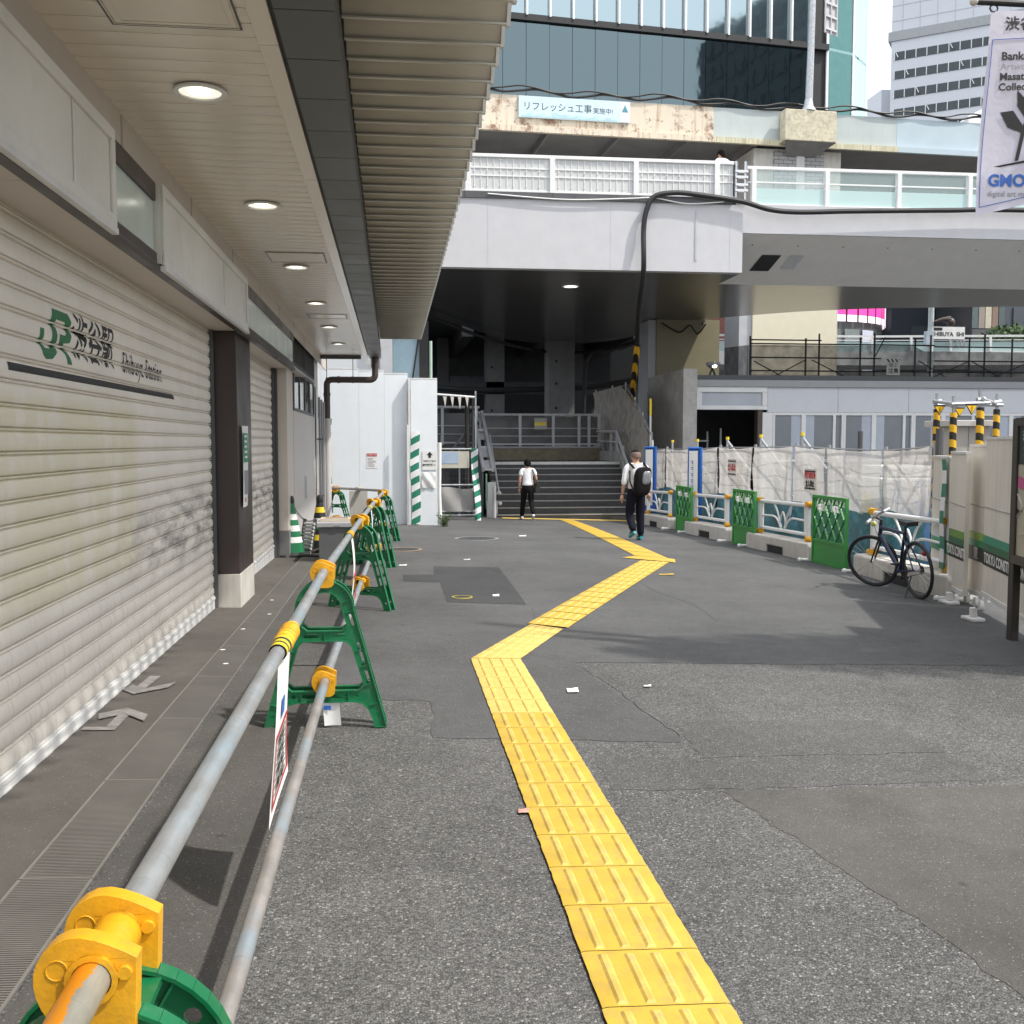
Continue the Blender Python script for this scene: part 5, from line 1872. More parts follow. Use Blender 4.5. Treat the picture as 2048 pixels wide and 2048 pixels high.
MB().box(32.25, 32.7, 59.5, 59.8, 7.4, 8.3).build('control_box', pm('box_bluegrey', (.40, .46, .52), .5), t_, sm=0)
# distant buildings behind
s = thing('navy_building', 'dark navy building facade behind the far footbridge', 'building', (45, 82, 0))
MB().box(40.3, 48.1, 80, 92, -1.5, 22).build('wall', pm('navy_wall', (.022, .025, .038), .6, var=.1), s, sm=0)
for x, z in ((42.0, 9.8), (43.5, 9.0), (46, 11)):
    MB().box(x, x + 1.6, 79.9, 79.99, z, z + 1.2).build('window', M['pane'], s, sm=0)
s = thing('glass_shop_building', 'dark framed glass shop building beside a bush at the right', 'building', (50, 74, 0))
MB().box(43.6, 46.4, 74, 79, -1.5, 20).build('wall', pm('shop_dark', (.05, .055, .06), .4), s, sm=0)
for i in range(5):
    MB().box(43.68 + i * .54, 44.16 + i * .54, 73.9, 73.99, 10.2, 13.5).build('window', pm('shop_pane_%d' % i, [(.10, .13, .13), (.28, .24, .20), (.50, .44, .34), (.22, .15, .11), (.08, .10, .10)][i], .15), s, sm=0)
    MB().box(43.68 + i * .54, 44.16 + i * .54, 73.9, 73.99, 7.0, 9.6).build('window', M['pane'], s, sm=0)
MB().box(43.6, 46.4, 73.7, 73.98, 9.65, 10.1).build('balcony_edge', M['dgrey'], s, sm=0)
s = thing('slate_building', 'plain slate grey building at the far right edge', 'building', (60, 80, 0))
MB().box(48.2, 80, 79, 90, -1.5, 24).build('wall', pm('slate_wall', (.07, .08, .10), .6, var=.08), s, sm=0)
MB().box(50.2, 50.5, 78.9, 78.99, 9, 12.5).build('window', M['pane'], s, sm=0)
s = thing('curved_shop', 'curved corner shop with a pink lit sign band', 'shop', (33, 76, 0))
cx, cy, r_ = 33.3, 82.0, 6.5
ring_pt = lambda a, r: (cx + r * math.cos(R(a)), cy + r * math.sin(R(a)))
w_ = MB()
for k_ in range(24):
    a, b_ = -100 + k_ * 5, -95 + k_ * 5
    p, q = ring_pt(a, r_), ring_pt(b_, r_)
    w_.quad((*p, -1.5), (*q, -1.5), (*q, 20), (*p, 20))
w_.build('wall', M['dgrey'], s, sm=0)
m_pk = glow('pink_sign', (.75, .05, .28), .55)
m_pw = glow('pale_sign', (.85, .70, .78), .6)
for k_ in range(10):
    a, b_ = -98 + k_ * 9, -90.5 + k_ * 9
    p, q = ring_pt(a, r_ + .25), ring_pt(b_, r_ + .25)
    z0, z1 = (10.75, 12.4)
    mk = MB().quad((*p, z0 + .5), (*q, z0 + .5), (*q, z1), (*p, z1), 0)
    mk.quad((*p, z0), (*q, z0), (*q, z0 + .498), (*p, z0 + .498), 1)
    mk.build('sign_panel', [m_pk if k_ < 7 else m_pw, m_pw], s, sm=0)
for k_ in range(5):
    a, b_ = -96 + k_ * 15, -84 + k_ * 15
    p, q = ring_pt(a, r_ + .1), ring_pt(b_, r_ + .1)
    MB().quad((*p, 5), (*q, 5), (*q, 10.2), (*p, 10.2)).build('window', pm('curve_pane_%d' % k_, [(.20, .22, .22), (.18, .2, .2), (.60, .62, .72), (.10, .12, .12), (.08, .20, .26)][k_], .15), s, sm=0)
s = thing('red_brown_building', 'red brown building glimpsed beside the beige pier', 'building', (24, 79, 0))
MB().box(22, 29.5, 88, 92, -1, 20).build('wall', pm('redbrown', (.16, .055, .05), .6), s, sm=0)
MB().box(22, 29.5, 87.9, 87.99, 6.0, 9.9).build('shopfront', M['pane'], s, sm=0)


def leafball(cx, cy, cz, rx, ry, rz, n, sz, seed):
    rr = random.Random(seed)
    s = MB()
    for _ in range(n):
        d = Vector((rr.gauss(0, 1), rr.gauss(0, 1), rr.gauss(0, 1))).normalized() * rr.uniform(.45, 1.05)
        p = Vector((cx + d.x * rx, cy + d.y * ry, cz + d.z * rz))
        a = Vector((rr.uniform(-1, 1), rr.uniform(-1, 1), rr.uniform(-.4, 1))).normalized()
        b_ = a.cross(Vector((rr.uniform(-1, 1), rr.uniform(-1, 1), rr.uniform(-1, 1)))).normalized()
        s.quad(p, p + a * sz * .5 + b_ * sz * .3, p + a * sz, p + a * sz * .5 - b_ * sz * .3)
    return s


t_ = thing('shrub', 'loose green shrub above the railing at the far right', 'shrub', (48, 66, 7))
s = leafball(42.6, 66.6, 8.7, 2.4, 1.0, .9, 900, .40, 3)
s.v += []
s.build('foliage', pm('leaf', (.06, .10, .035), .6, var=.4, vs=1.5), t_, sm=0)
sm_ = MB()
for k_ in range(6):
    sm_.tube([(41.0 + k_ * .6, 66.6, 7.0), (40.8 + k_ * .7, 66.6, 8.8)], .04, 5)
sm_.build('stems', M['brown'], t_)

# ------------------------------------------------------------------ road overpass with rusty girder
OP0, OD = Vector((4.4, 42, 0)), Vector((16.55, 1.05, 0)).normalized()
ON = Vector((-OD.y, OD.x, 0))


def op(d, n, z):
    p = OP0 + OD * d + ON * n
    return (p.x, p.y, z)


def opbox(d0, d1, n0, n1, z0, z1, s=None, m=0):
    s = s or MB()
    v = [op(d0, n0, z0), op(d1, n0, z0), op(d1, n1, z0), op(d0, n1, z0), op(d0, n0, z1), op(d1, n0, z1), op(d1, n1, z1), op(d0, n1, z1)]
    return s.add(v, [(3, 2, 1, 0), (4, 5, 6, 7), (0, 1, 5, 4), (1, 2, 6, 5), (2, 3, 7, 6), (3, 0, 4, 7)], m)


def rust_mat():
    m, nt, b = base('rusted_girder')
    v = coords(nt)
    f = noise(nt, v, 1.3, 9, .7)
    st_ = noise(nt, coords(nt, (5, 5, .22)), 1.5, 7, .65)
    out = mixc(nt, rng(nt, st_, .52, .68, 0, .7), (.68, .60, .48), (.36, .20, .09))
    out = mixc(nt, rng(nt, f, .54, .65, 0, .9), out, (.22, .11, .06))
    f2 = noise(nt, v, 5, 8, .7)
    out = mixc(nt, rng(nt, f2, .58, .66, 0, .8), out, (.09, .045, .03))
    nt.links.new(out, b.inputs['Base Color'])
    b.inputs['Roughness'].default_value = .8
    return m


m_rust = rust_mat()
m_bl = pm('girder_blue_grey', (.46, .51, .50), .5, var=.07, vs=1, streak=.2, dirt=(.36, .38, .36))
m_bl2 = pm('girder_pale_blue', (.46, .55, .60), .5, var=.05, vs=1, streak=.1, dirt=(.42, .46, .48))
m_und = pm('slab_underside', (.24, .235, .23), .8, var=.15, vs=1)
ov = thing('road_overpass', 'elevated road with a rust streaked girder and blue grey repainted panels', 'overpass', (13, 43.5, 14))
opbox(-14, 9.05, 0, .3, 14.22, 15.52).build('rusty_girder', m_rust, ov, sm=0)
opbox(-14, 9.05, -.18, -.002, 14.05, 14.28).build('rusty_flange', m_rust, ov, sm=0)
opbox(9.055, 17.4, .01, .3, 14.22, 15.52).build('repainted_girder', m_bl, ov, sm=0)
opbox(17.405, 44, .005, .3, 14.22, 15.52).build('pale_girder', m_bl2, ov, sm=0)
opbox(9.055, 17.4, -.16, .009, 14.05, 14.28).build('stained_flange', pm('stained_flange', (.58, .55, .40), .7, var=.2, streak=.7, dirt=(.25, .18, .08)), ov, sm=0)
opbox(17.405, 44, -.16, .004, 14.05, 14.28).build('pale_flange', m_bl2, ov, sm=0)
s = opbox(-14, 44, .31, 10, 14.4, 15.1)
for d in frange(-13, 11, 3.1):
    opbox(d, d + .12, .31, 10, 14.1, 14.399, s)
s.build('slab', m_und, ov, sm=0)
opbox(-14, 44, .3, .6, 15.45, 15.6).build('kerb', M['concrete'], ov, sm=0)
t_ = thing('overpass_pier', 'stained concrete pier head with grey brick facing carrying the overpass', 'pier', op(13.6, .4, 0))
opbox(11.9, 14.2, -.75, -.2, 14.12, 15.40).build('pier_cap', pm('stained_concrete', (.58, .53, .40), .85, var=.15, dirt=(.25, .21, .15), damt=.7), t_, sm=0, bev=.03)
s = MB().add([op(11.9, -.75, 14.10), op(14.2, -.75, 14.10), op(13.7, .2, 13.75), op(12.4, .2, 13.75)], [(0, 1, 2, 3)])
s.build('cap_underside', M['concrete_dark'], t_, sm=0)
opbox(11.0, 11.9, .35, 2.2, -1, 14.04).build('column', M['concrete_pale'], t_, sm=0)
opbox(14.2, 15.0, .35, 2.2, -1, 14.04).build('column', M['concrete_pale'], t_, sm=0)
mb_, nt, b = base('grey_brick')
br = N(nt, 'ShaderNodeTexBrick', Scale=1.0)
br.inputs['Color1'].default_value = (.45, .44, .44, 1)
br.inputs['Color2'].default_value = (.40, .39, .40, 1)
br.inputs['Mortar'].default_value = (.20, .19, .19, 1)
br.inputs['Brick Width'].default_value = .42
br.inputs['Row Height'].default_value = .16
br.inputs['Mortar Size'].default_value = .018
tcn = nt.nodes.new('ShaderNodeTexCoord')
mp = nt.nodes.new('ShaderNodeMapping')
mp.inputs['Rotation'].default_value = (R(90), 0, 0)
nt.links.new(tcn.outputs['Object'], mp.inputs['Vector'])
nt.links.new(mp.outputs['Vector'], br.inputs['Vector'])
nt.links.new(br.outputs['Color'], b.inputs['Base Color'])
opbox(11.905, 14.195, .3, 2.0, -1, 14.04).build('brick_facing', mb_, t_, sm=0)
opbox(12.9, 13.25, .2, .299, -1, 14.0).build('white_strip', M['white_dirty'], t_, sm=0)
# banner board on the girder
s = thing('work_banner', 'pale blue printed board fixed on the rusty girder', 'sign', op(2.8, -.2, 14.6))
NB = 'n'
opbox(.75, 5.4, -.10, -.02, 14.64, 15.48).build('board', pm('banner_blue', (.56, .70, .78), .4, var=.04), s, sm=0)
opbox(4.98, 5.38, -.108, -.1005, 14.66, 15.46).build('white_end', M['white'], s, sm=0)
MB().text('リフレッシュ工事', .36, op(2.35, -.102, 15.07), OD, ZU).build('lettering', M['ink'], s, sm=0)
MB().text('実施中!', .26, op(4.25, -.102, 15.03), OD, ZU).build('lettering', M['ink'], s, sm=0)
s2 = MB().add([op(5.04, -.112, 15.05), op(5.32, -.112, 15.05), op(5.18, -.112, 15.35)], [(0, 1, 2)])
s2.build('triangle_mark', pm('mark_teal', (.08, .30, .38), .5), s, sm=0)
s2 = MB()
for k_ in range(16):
    d = .85 + k_ * .25
    opbox(d, d + .251, -.106, -.1005, 14.67, 14.72 + rnd(0, .14), s2)
s2.build('skyline_print', pm('skyline', (.42, .62, .66), .5), s, sm=0)
# cables along the girder top
for k_, (zo, ph, lb) in enumerate(((.05, 0, 'wavy black cable lying along the overpass edge'), (.14, 1.3, 'second thinner black cable looping along the overpass edge'))):
    pts_ = [op(-2 + i * .7, -.05 - .05 * k_, 15.62 + zo + .09 * math.sin(i * 1.55 + ph) + .04 * math.sin(i * .6)) for i in range(42 + 6 * k_)]
    tag(MB().tube(spline(pts_, 4), .05 - .015 * k_, 6).build('cable', M['black'], None, org=pts_[0]), lb, 'cable')
t_ = thing('sign_pole', 'galvanised pole with the back of a framed road sign on the overpass', 'pole', op(13.1, -.5, 15.42))
a = op(13.05, -.48, 15.41)
b_ = op(13.2, -.48, 22)
MB().tube([a, b_], [.16, .11], 12).build('pole', M['steel'], t_)
MB().lathe([(.34, 0), (.20, .22), (.16, .5)], a, 12).build('foot', M['steel'], t_)
s = MB()
for k_ in range(4):
    z = 18.9 + k_ * .52
    s.bar(op(13.75, -.45, z), op(14.45, -.1, z), .05, .09)
for d in (0, .35, .7):
    s.bar(op(13.75 + d, -.45 + d * .5, 18.7), op(13.75 + d, -.45 + d * .5, 21), .05, .05)
s.build('sign_frame', M['lgrey'], t_, sm=0)
MB().add([op(13.73, -.40, 18.75), op(14.5, -.02, 18.75), op(14.5, -.02, 20.95), op(13.73, -.40, 20.95), op(13.73, -.37, 18.75), op(14.5, .01, 18.75), op(14.5, .01, 20.95), op(13.73, -.37, 20.95)], [(0, 1, 2, 3), (7, 6, 5, 4), (0, 4, 5, 1), (2, 6, 7, 3)]).build('sign_back', pm('sign_back', (.50, .48, .48), .5, var=.1), t_, sm=0)
# a white car on the overpass
c0 = op(23.6, 1.9, 15.11)
car = thing('car', 'white car of which only the roof shows above the overpass edge', 'car', c0)
ang = math.atan2(OD.y, OD.x)
s = MB().prism([(-2.1, .3), (2.1, .3), (2.15, .7), (1.5, .92), (.95, 1.45), (-1.0, 1.5), (-1.75, .98), (-2.12, .85)], 'y', -.85, .85)
body = s.build('body', M['white'], None, sm=20, bev=.05)
s = MB().prism([(1.32, .98), (.90, 1.38), (-.95, 1.42), (-1.55, .98)], 'y', -.86, .86)
win = s.build('windows', M['pane'], None, sm=0)
ws = []
for x in (-1.35, 1.35):
    for y in (-.78, .78):
        ws.append(MB().tube([(x, y - .1, .32), (x, y + .1, .32)], .32, 20).build('wheel', M['black'], None))
for o in [body, win] + ws:
    o.parent = car
car.rotation_euler = (0, 0, ang)
car.location = (c0[0], c0[1], c0[2] + .12)

# ------------------------------------------------------------------ glass office building and white tower
m_gl, nt, b = base('facade_glass_dark')
v = coords(nt)
b.inputs['Base Color'].default_value = (.13, .17, .18, 1)
b.inputs['Metallic'].default_value = 1
b.inputs['Roughness'].default_value = .03
bump(nt, b, noise(nt, v, .35, 3), .025, .3)
m_gl2, nt, b = base('facade_glass_pale')
v = coords(nt)
b.inputs['Base Color'].default_value = (.34, .42, .44, 1)
b.inputs['Metallic'].default_value = 1
b.inputs['Roughness'].default_value = .05
bump(nt, b, noise(nt, v, .3, 3), .05, .3)
m_gl3 = pm('facade_teal', (.10, .22, .21), .12, .6, var=.06)
m_gl4 = pm('facade_mint', (.42, .68, .64), .12, .3, var=.05)
gb = thing('glass_building', 'dark reflective glass office building with white fins and a rounded corner', 'building', (18, 62, 0))
GD = Vector((18.5, 2.25, 0)).normalized()
GA = Vector((7.44, 58, 0)) - GD * 20
GN = Vector((-GD.y, GD.x, 0))
GL = 38.64


def gp(d, z, n=0.):
    p = GA + GD * d + GN * n
    return (p.x, p.y, z)


HZ = 25.2
FIN = 1.34
npan = int(GL / FIN)
pl_ = MB()
pu = MB()
for i in range(npan):
    d0_, d1_ = i * FIN + .012, (i + 1) * FIN - .012
    e = [rnd(-.012, .012) for _ in range(2)]
    for z0, z1 in ((12.2, 14.0), (14.03, 19.4), (19.43, HZ - .38)):
        pl_.quad(gp(d0_, z0, e[0]), gp(d1_, z0, e[1]), gp(d1_, z1, e[1]), gp(d0_, z1, e[0]))
    for z0, z1 in ((HZ, 31.5), (31.55, 37), (37.05, 42)):
        pu.quad(gp(d0_, z0, e[0]), gp(d1_, z0, e[1]), gp(d1_, z1, e[1]), gp(d0_, z1, e[0]))
pl_.build('lower_glazing', m_gl, gb, sm=0)
pu.build('upper_glazing', m_gl2, gb, sm=0)
s = MB()
for i in range(npan + 1):
    s.bar(gp(i * FIN, HZ - .1, -.14), gp(i * FIN, 42, -.14), .10, .26, up=GN)
s.build('white_fins', M['white'], gb, sm=0)
MB().bar(gp(0, HZ - .2, -.05), gp(GL, HZ - .2, -.05), .3, .34).build('dark_belt', M['black'], gb, sm=0)
MB().add([gp(0, 12.2, .1), gp(GL, 12.2, .1), gp(GL, 42, .1), gp(0, 42, .1)], [(0, 1, 2, 3)]).add([gp(0, -1, 3), gp(GL - 8, -1, 3), gp(GL - 8, 12.2, 3), gp(0, 12.2, 3)], [(0, 1, 2, 3)]).build('backing', M['black'], gb, sm=0)
corner = [gp(GL, 0), gp(GL + 2.0, 0, .45), gp(GL + 3.9, 0, 2.0), gp(GL + 4.8, 0, 4.5), gp(GL + 5.0, 0, 16)]
for k_, (a, b_) in enumerate(zip(corner[:-1], corner[1:])):
    for z0, z1 in ((12.2, 19.4), (19.5, HZ - .3), (HZ - .15, 31.5), (31.6, 42)):
        MB().quad((a[0], a[1], z0), (b_[0], b_[1], z0), (b_[0], b_[1], z1), (a[0], a[1], z1)).build('corner_pane', [m_gl3, m_gl4, m_gl4, m_gl4][k_], gb, sm=0)
    MB().bar((a[0], a[1], 12.2), (a[0], a[1], 42), .14, .14).build('corner_mullion', M['white'], gb, sm=0)
ot = thing('white_tower', 'white office tower with stacked dark window rows behind the glass building', 'building', (100, 205, 0))
TA, TD = Vector((99.4, 200, 0)), Vector((14.3, -10, 0)).normalized()
TN = Vector((-TD.y, TD.x, 0))
tp_ = lambda d, z, n=0.: tuple((TA + TD * d + TN * n)[:2]) + (z,)


def tbox(d0, d1, n0, n1, z0, z1, s=None, m=0):
    s = s or MB()
    v = [tp_(d0, z0, n0), tp_(d1, z0, n0), tp_(d1, z0, n1), tp_(d0, z0, n1), tp_(d0, z1, n0), tp_(d1, z1, n0), tp_(d1, z1, n1), tp_(d0, z1, n1)]
    return s.add(v, [(3, 2, 1, 0), (4, 5, 6, 7), (0, 1, 5, 4), (1, 2, 6, 5), (2, 3, 7, 6), (3, 0, 4, 7)], m)


m_tw = pm('tower_white', (.58, .60, .64), .5, var=.03)
tbox(0, 34, 0, 22, 0, 140).build('wall', m_tw, ot, sm=0)
tbox(-.6, 34, -.3, 22, 81.2, 83.0).build('grey_ledge', M['grey'], ot, sm=0)
s = MB()
for z in frange(85, 138, 3.0):
    tbox(0, 34, -.06, -.001, z, z + .12, s)
for d in frange(2, 34, 3.2):
    tbox(d, d + .1, -.05, -.001, 83.1, 140, s)
s.build('panel_joints', pm('tower_joint', (.45, .47, .5), .6), ot, sm=0)
m_tp = pm('tower_pane', (.035, .05, .055), .1, var=.3, vs=.3)
for r_i in range(17):
    z = 77.4 - r_i * 3.7
    if z < 8:
        break
    s = tbox(.6, 34, -.1, -.002, z, z + 1.6)
    for k_ in range(17):
        d = .6 + k_ * 2.0
        tbox(d, d + .14, -.2, -.101, z, z + 1.6, s, 1)
        if (k_ * 7 + r_i * 3) % 5 == 0:
            s.bar(tp_(d + .3, z + 1.5, -.2), tp_(d + .8, z + .4, -.6), .1, .1, 1)
    s.build('window_row', [m_tp, M['white']], ot, sm=0)
s = thing('slim_side_block', 'narrow pale block with dark flank left of the white tower', 'building', (92, 206, 0))
MB().box(100.5, 104, 206, 216, 0, 74).build('wall', m_tw, s, sm=0)
MB().box(98.2, 100.5, 205, 216, 0, 57).build('dark_flank', M['dgrey'], s, sm=0)
MB().box(98.0, 100.7, 204.8, 205, 55.5, 57.2).build('parapet', m_tw, s, sm=0)
# the block across the square that the glass facade mirrors
rbk = thing('office_block', 'dark grey office block with a grid of windows across the square', 'building', (75, -3, 0))
MB().box(66, 78, -24, 14, -1.5, 60).build('wall', pm('block_grey', (.09, .115, .125), .5, var=.1, vs=.4), rbk, sm=0)
for z in frange(2, 56, 3.7):
    s = MB()
    for y in frange(-23, 11, 2.4):
        s.box(65.9, 65.99, y, y + 1.7, z, z + 2.1)
    s.build('window_row', M['pane'], rbk, sm=0)

# unseen tree added outside the right edge so its crown shades the plaza
tr = thing('added_shade_tree', 'leafy tree added outside the right edge of the view to cast shade', 'tree', (8.5, 5.9, gz(8.5, 5.9)))
s = MB().tube([(8.5, 5.9, gz(8.5, 5.9)), (8.45, 5.9, 1.4), (8.3, 6.0, 3.2), (8.0, 6.1, 4.6)], [.16, .12, .10, .06], 10)
for b_ in ((6.7, 6.3, 4.6), (9.7, 5.5, 4.9), (7.5, 6.9, 5.2), (8.5, 4.9, 5.2), (6.3, 5.7, 4.9)):
    s.tube([(8.3, 6.0, 2.9), ((8.3 + b_[0]) / 2, (6.0 + b_[1]) / 2, 3.9), b_], [.07, .05, .025], 7)
s.build('trunk', M['brown'], tr)
s = MB()
for k_, (x, y, z, a, b_, c_, n) in enumerate(((6.6, 6.4, 4.8, 1.5, .65, .5, 1100), (8.2, 6.2, 5.0, 1.5, .75, .8, 1300), (9.8, 5.9, 4.9, 1.2, .8, .7, 800), (5.5, 6.2, 4.7, .8, .35, .3, 420), (7.4, 5.8, 5.2, 1.2, .6, .5, 700))):
    q = leafball(x, y, z, a, b_, c_, n, .17, 20 + k_)
    s.add(q.v, q.f)
s.build('crown', pm('tree_leaf', (.06, .11, .03), .55, var=.4, vs=1.2), tr, sm=0)

# ------------------------------------------------------------------ mesh-sheet fence along the right side
FX = 7.22
ys = [28.8, 26.7, 24.47, 22.22, 20.0, 17.88, 16.48, 14.49, 13.09]
zt_ = [1.36, 1.38, 1.38, 1.44, 1.45, 1.48, 1.45, 1.43, 1.50]
POSL = ['at the far end beside the stairs', 'second from the stairs', 'behind the tall blue board', 'with bulging folds, carrying the no-entry notice',
        'between the two red lettered notices', 'carrying the second red lettered notice', 'with a wire grid showing through', 'nearest the camera, above the bicycle']
for i in range(8):
    y0, y1 = ys[i], ys[i + 1]
    gzm = gz(FX, (y0 + y1) / 2)
    t_ = thing('mesh_fence_panel', 'translucent white mesh fence panel ' + POSL[i], 'fence panel', (FX, y1, gzm), 'mesh fence panels along the works')
    zb0, zb1 = .26 + .03 * i, .29 + .03 * i
    def fn(u, v, y0=y0, y1=y1, i=i, zb0=zb0):
        y = y0 + (y1 - y0) * (.5 + (u - .5) * (.945 - .035 * math.sin(v * 5 + i * 2)))
        zt = zt_[i] + (zt_[i + 1] - zt_[i]) * u - .03 * math.sin(math.pi * u)
        z = zb0 + (zt - zb0) * v
        return (FX + .02 * math.sin(u * 7 + i) * math.sin(v * 3) + .006 * math.sin(v * 11 + u * 5 + i) + .05 * (u * (1 - u)) * 4 * (v - .5), y, z)
    MB().grid(fn, 16, 12).build('sheet', M['sheet'], t_, sm=80)
    s = MB()
    s.tube([(FX + .05, y1, gz(FX, y1)), (FX + .05, y1, zt_[i + 1] + .06)], .03, 8)
    s.tube([(FX + .07, y0, zt_[i]), (FX + .07, y1, zt_[i + 1])], .014, 6)
    s.tube([(FX + .10, y0, zt_[i] - .06), (FX + .10, y1, zb0 + .05)], .018, 6)
    for v in (.2, .4, .6, .8):
        z0, z1 = zb0 + (zt_[i] - zb0) * v, zb0 + (zt_[i + 1] - zb0) * v
        s.tube([(FX + .09, y0, z0), (FX + .09, y1, z1)], .006, 4)
    if i >= 5:
        for k_ in range(1, 26):
            y = y0 + (y1 - y0) * k_ / 26
            s.tube([(FX + .085, y, zb0), (FX + .085, y, zt_[i] - .05)], .004, 4)
    s.build('frame', M['grey'], t_)
    def f2(u, v, y0=y0, y1=y1, i=i, zb0=zb0):
        y = y0 + (y1 - y0) * u
        return (FX - .04 + .06 * math.sin(u * 8 + i * 2 + v * 3) * (1 - v) + .03 * math.sin(v * 9 + u * 17), y, gz(FX, y) + (zb0 + .06 - gz(FX, y)) * v + .03 * math.sin(u * 7) * v)
    MB().grid(f2, 18, 8).build('teal_skirt', M['tarp_blue'], t_, sm=80)
# shapes half seen through the sheets: stacked blue bags and a pale machine
t_ = thing('blue_tarp_heap', 'heap under a blue tarpaulin half seen through the nearest mesh fence panel', 'heap', (8.6, 14.6, -.5))
s = MB().grid(lambda u, v: (7.7 + 2.2 * u, 13.6 + 2.4 * v, gz(8.5, 14) + 1.35 * (math.sin(u * 3.14) * math.sin(v * 3.14)) ** .5 + .08 * math.sin(u * 13 + v * 9)), 14, 14)
s.build('tarpaulin', pm('tarp_bright', (.12, .26, .52), .5, var=.25, bmp=.5, bs=6), t_, sm=80)
t_ = thing('pale_machine', 'pale boxy machine half seen through the mesh fence', 'machine', (9, 17.2, -.5))
MB().box(8.2, 9.6, 16.4, 18.0, gz(9, 17), .95).box(8.4, 9.4, 16.6, 17.8, .951, 1.15).build('housing', M['white_dirty'], t_, sm=0, bev=.04)
MB().box(8.19, 8.199, 16.8, 17.3, .3, .7).build('yellow_plate', M['yellowp'], t_, sm=0)
MB().box(8.18, 8.199, 17.35, 17.6, .3, .8).build('vent', M['grey'], t_, sm=0)
# strut pipes with yellow caps poking above the fence
for k_, (x, y, z) in enumerate(((7.45, 26.84, 1.6), (7.45, 24.57, 1.62), (7.45, 22.29, 1.66), (7.45, 20.19, 1.7), (7.45, 18.06, 1.72))):
    t_ = thing('capped_post', ['short white post with yellow caps above the second mesh panel', 'white post with a yellow band by the tall blue board', 'leaning white strut with a pale cap above the bulging mesh panel',
                              'leaning strut with a yellow cap between the two notices', 'leaning strut with a yellow cap near the grid panels'][k_], 'post', (x, y, gz(x, y)))
    MB().tube([(x, y, gz(x, y)), (x, y, z - .04)], .026, 10).build('post', M['steel'], t_)
    if k_ >= 2:
        MB().tube([(x, y, z - .08), (x + .5, y - .1, z - .75)], .03, 8).build('strut', M['steel'], t_)
    MB().tube([(x, y, z - .05), (x, y, z + .015)], .036, 10).build('cap', M['yellowp'], t_)
t_ = thing('stub_post', 'bare grey pipe stub rising above the nearest mesh panels', 'post', (7.5, 16.1, -.5))
MB().tube([(7.45, 15.72, gz(7.5, 16)), (7.45, 15.72, 1.73)], .04, 10).build('pipe', M['dgrey'], t_)
t_ = thing('end_post', 'grey end post of the mesh fence beside the striped posts', 'post', (7.22, 13.5, -.4))
MB().tube([(7.30, 13.05, gz(7.2, 13.0)), (7.30, 13.05, 1.74)], .05, 10).build('pipe', M['dgrey'], t_)

# notices on the fence
def notice(y, z0, z1, w_, lb, rows):
    x = FX - .10
    t_ = thing('fence_notice', lb, 'notice', (x, y, z0))
    MB().box(x, x + .012, y - w_ / 2, y + w_ / 2, z0, z1).build('board', pm('notice_white', (.66, .63, .58), .6, var=.08), t_, sm=0)
    s = MB()
    for a, b_ in ((z1 - .055, z1 - .03), (z0 + .03, z0 + .055)):
        s.box(x - .004, x - .0008, y - w_ / 2 + .03, y + w_ / 2 - .03, a, b_)
    s.build('bands', M['ink'], t_, sm=0)
    for tx, sz, dz, mt in rows:
        MB().text(tx, sz, (x - .002, y, (z0 + z1) / 2 + dz), (0, -1, 0), ZU, bold=.006, sx=.8).build('lettering', M[mt], t_, sm=0)


notice(21.0, .84, 1.20, .54, 'white notice with red no-entry characters on the bulging mesh panel', [('立入禁止', .155, .0, 'red')])
notice(16.9, .72, 1.10, .50, 'white notice with two lines of red and black characters on the mesh fence', [('関係者以外', .115, .07, 'red'), ('立入禁止', .115, -.075, 'ink')])

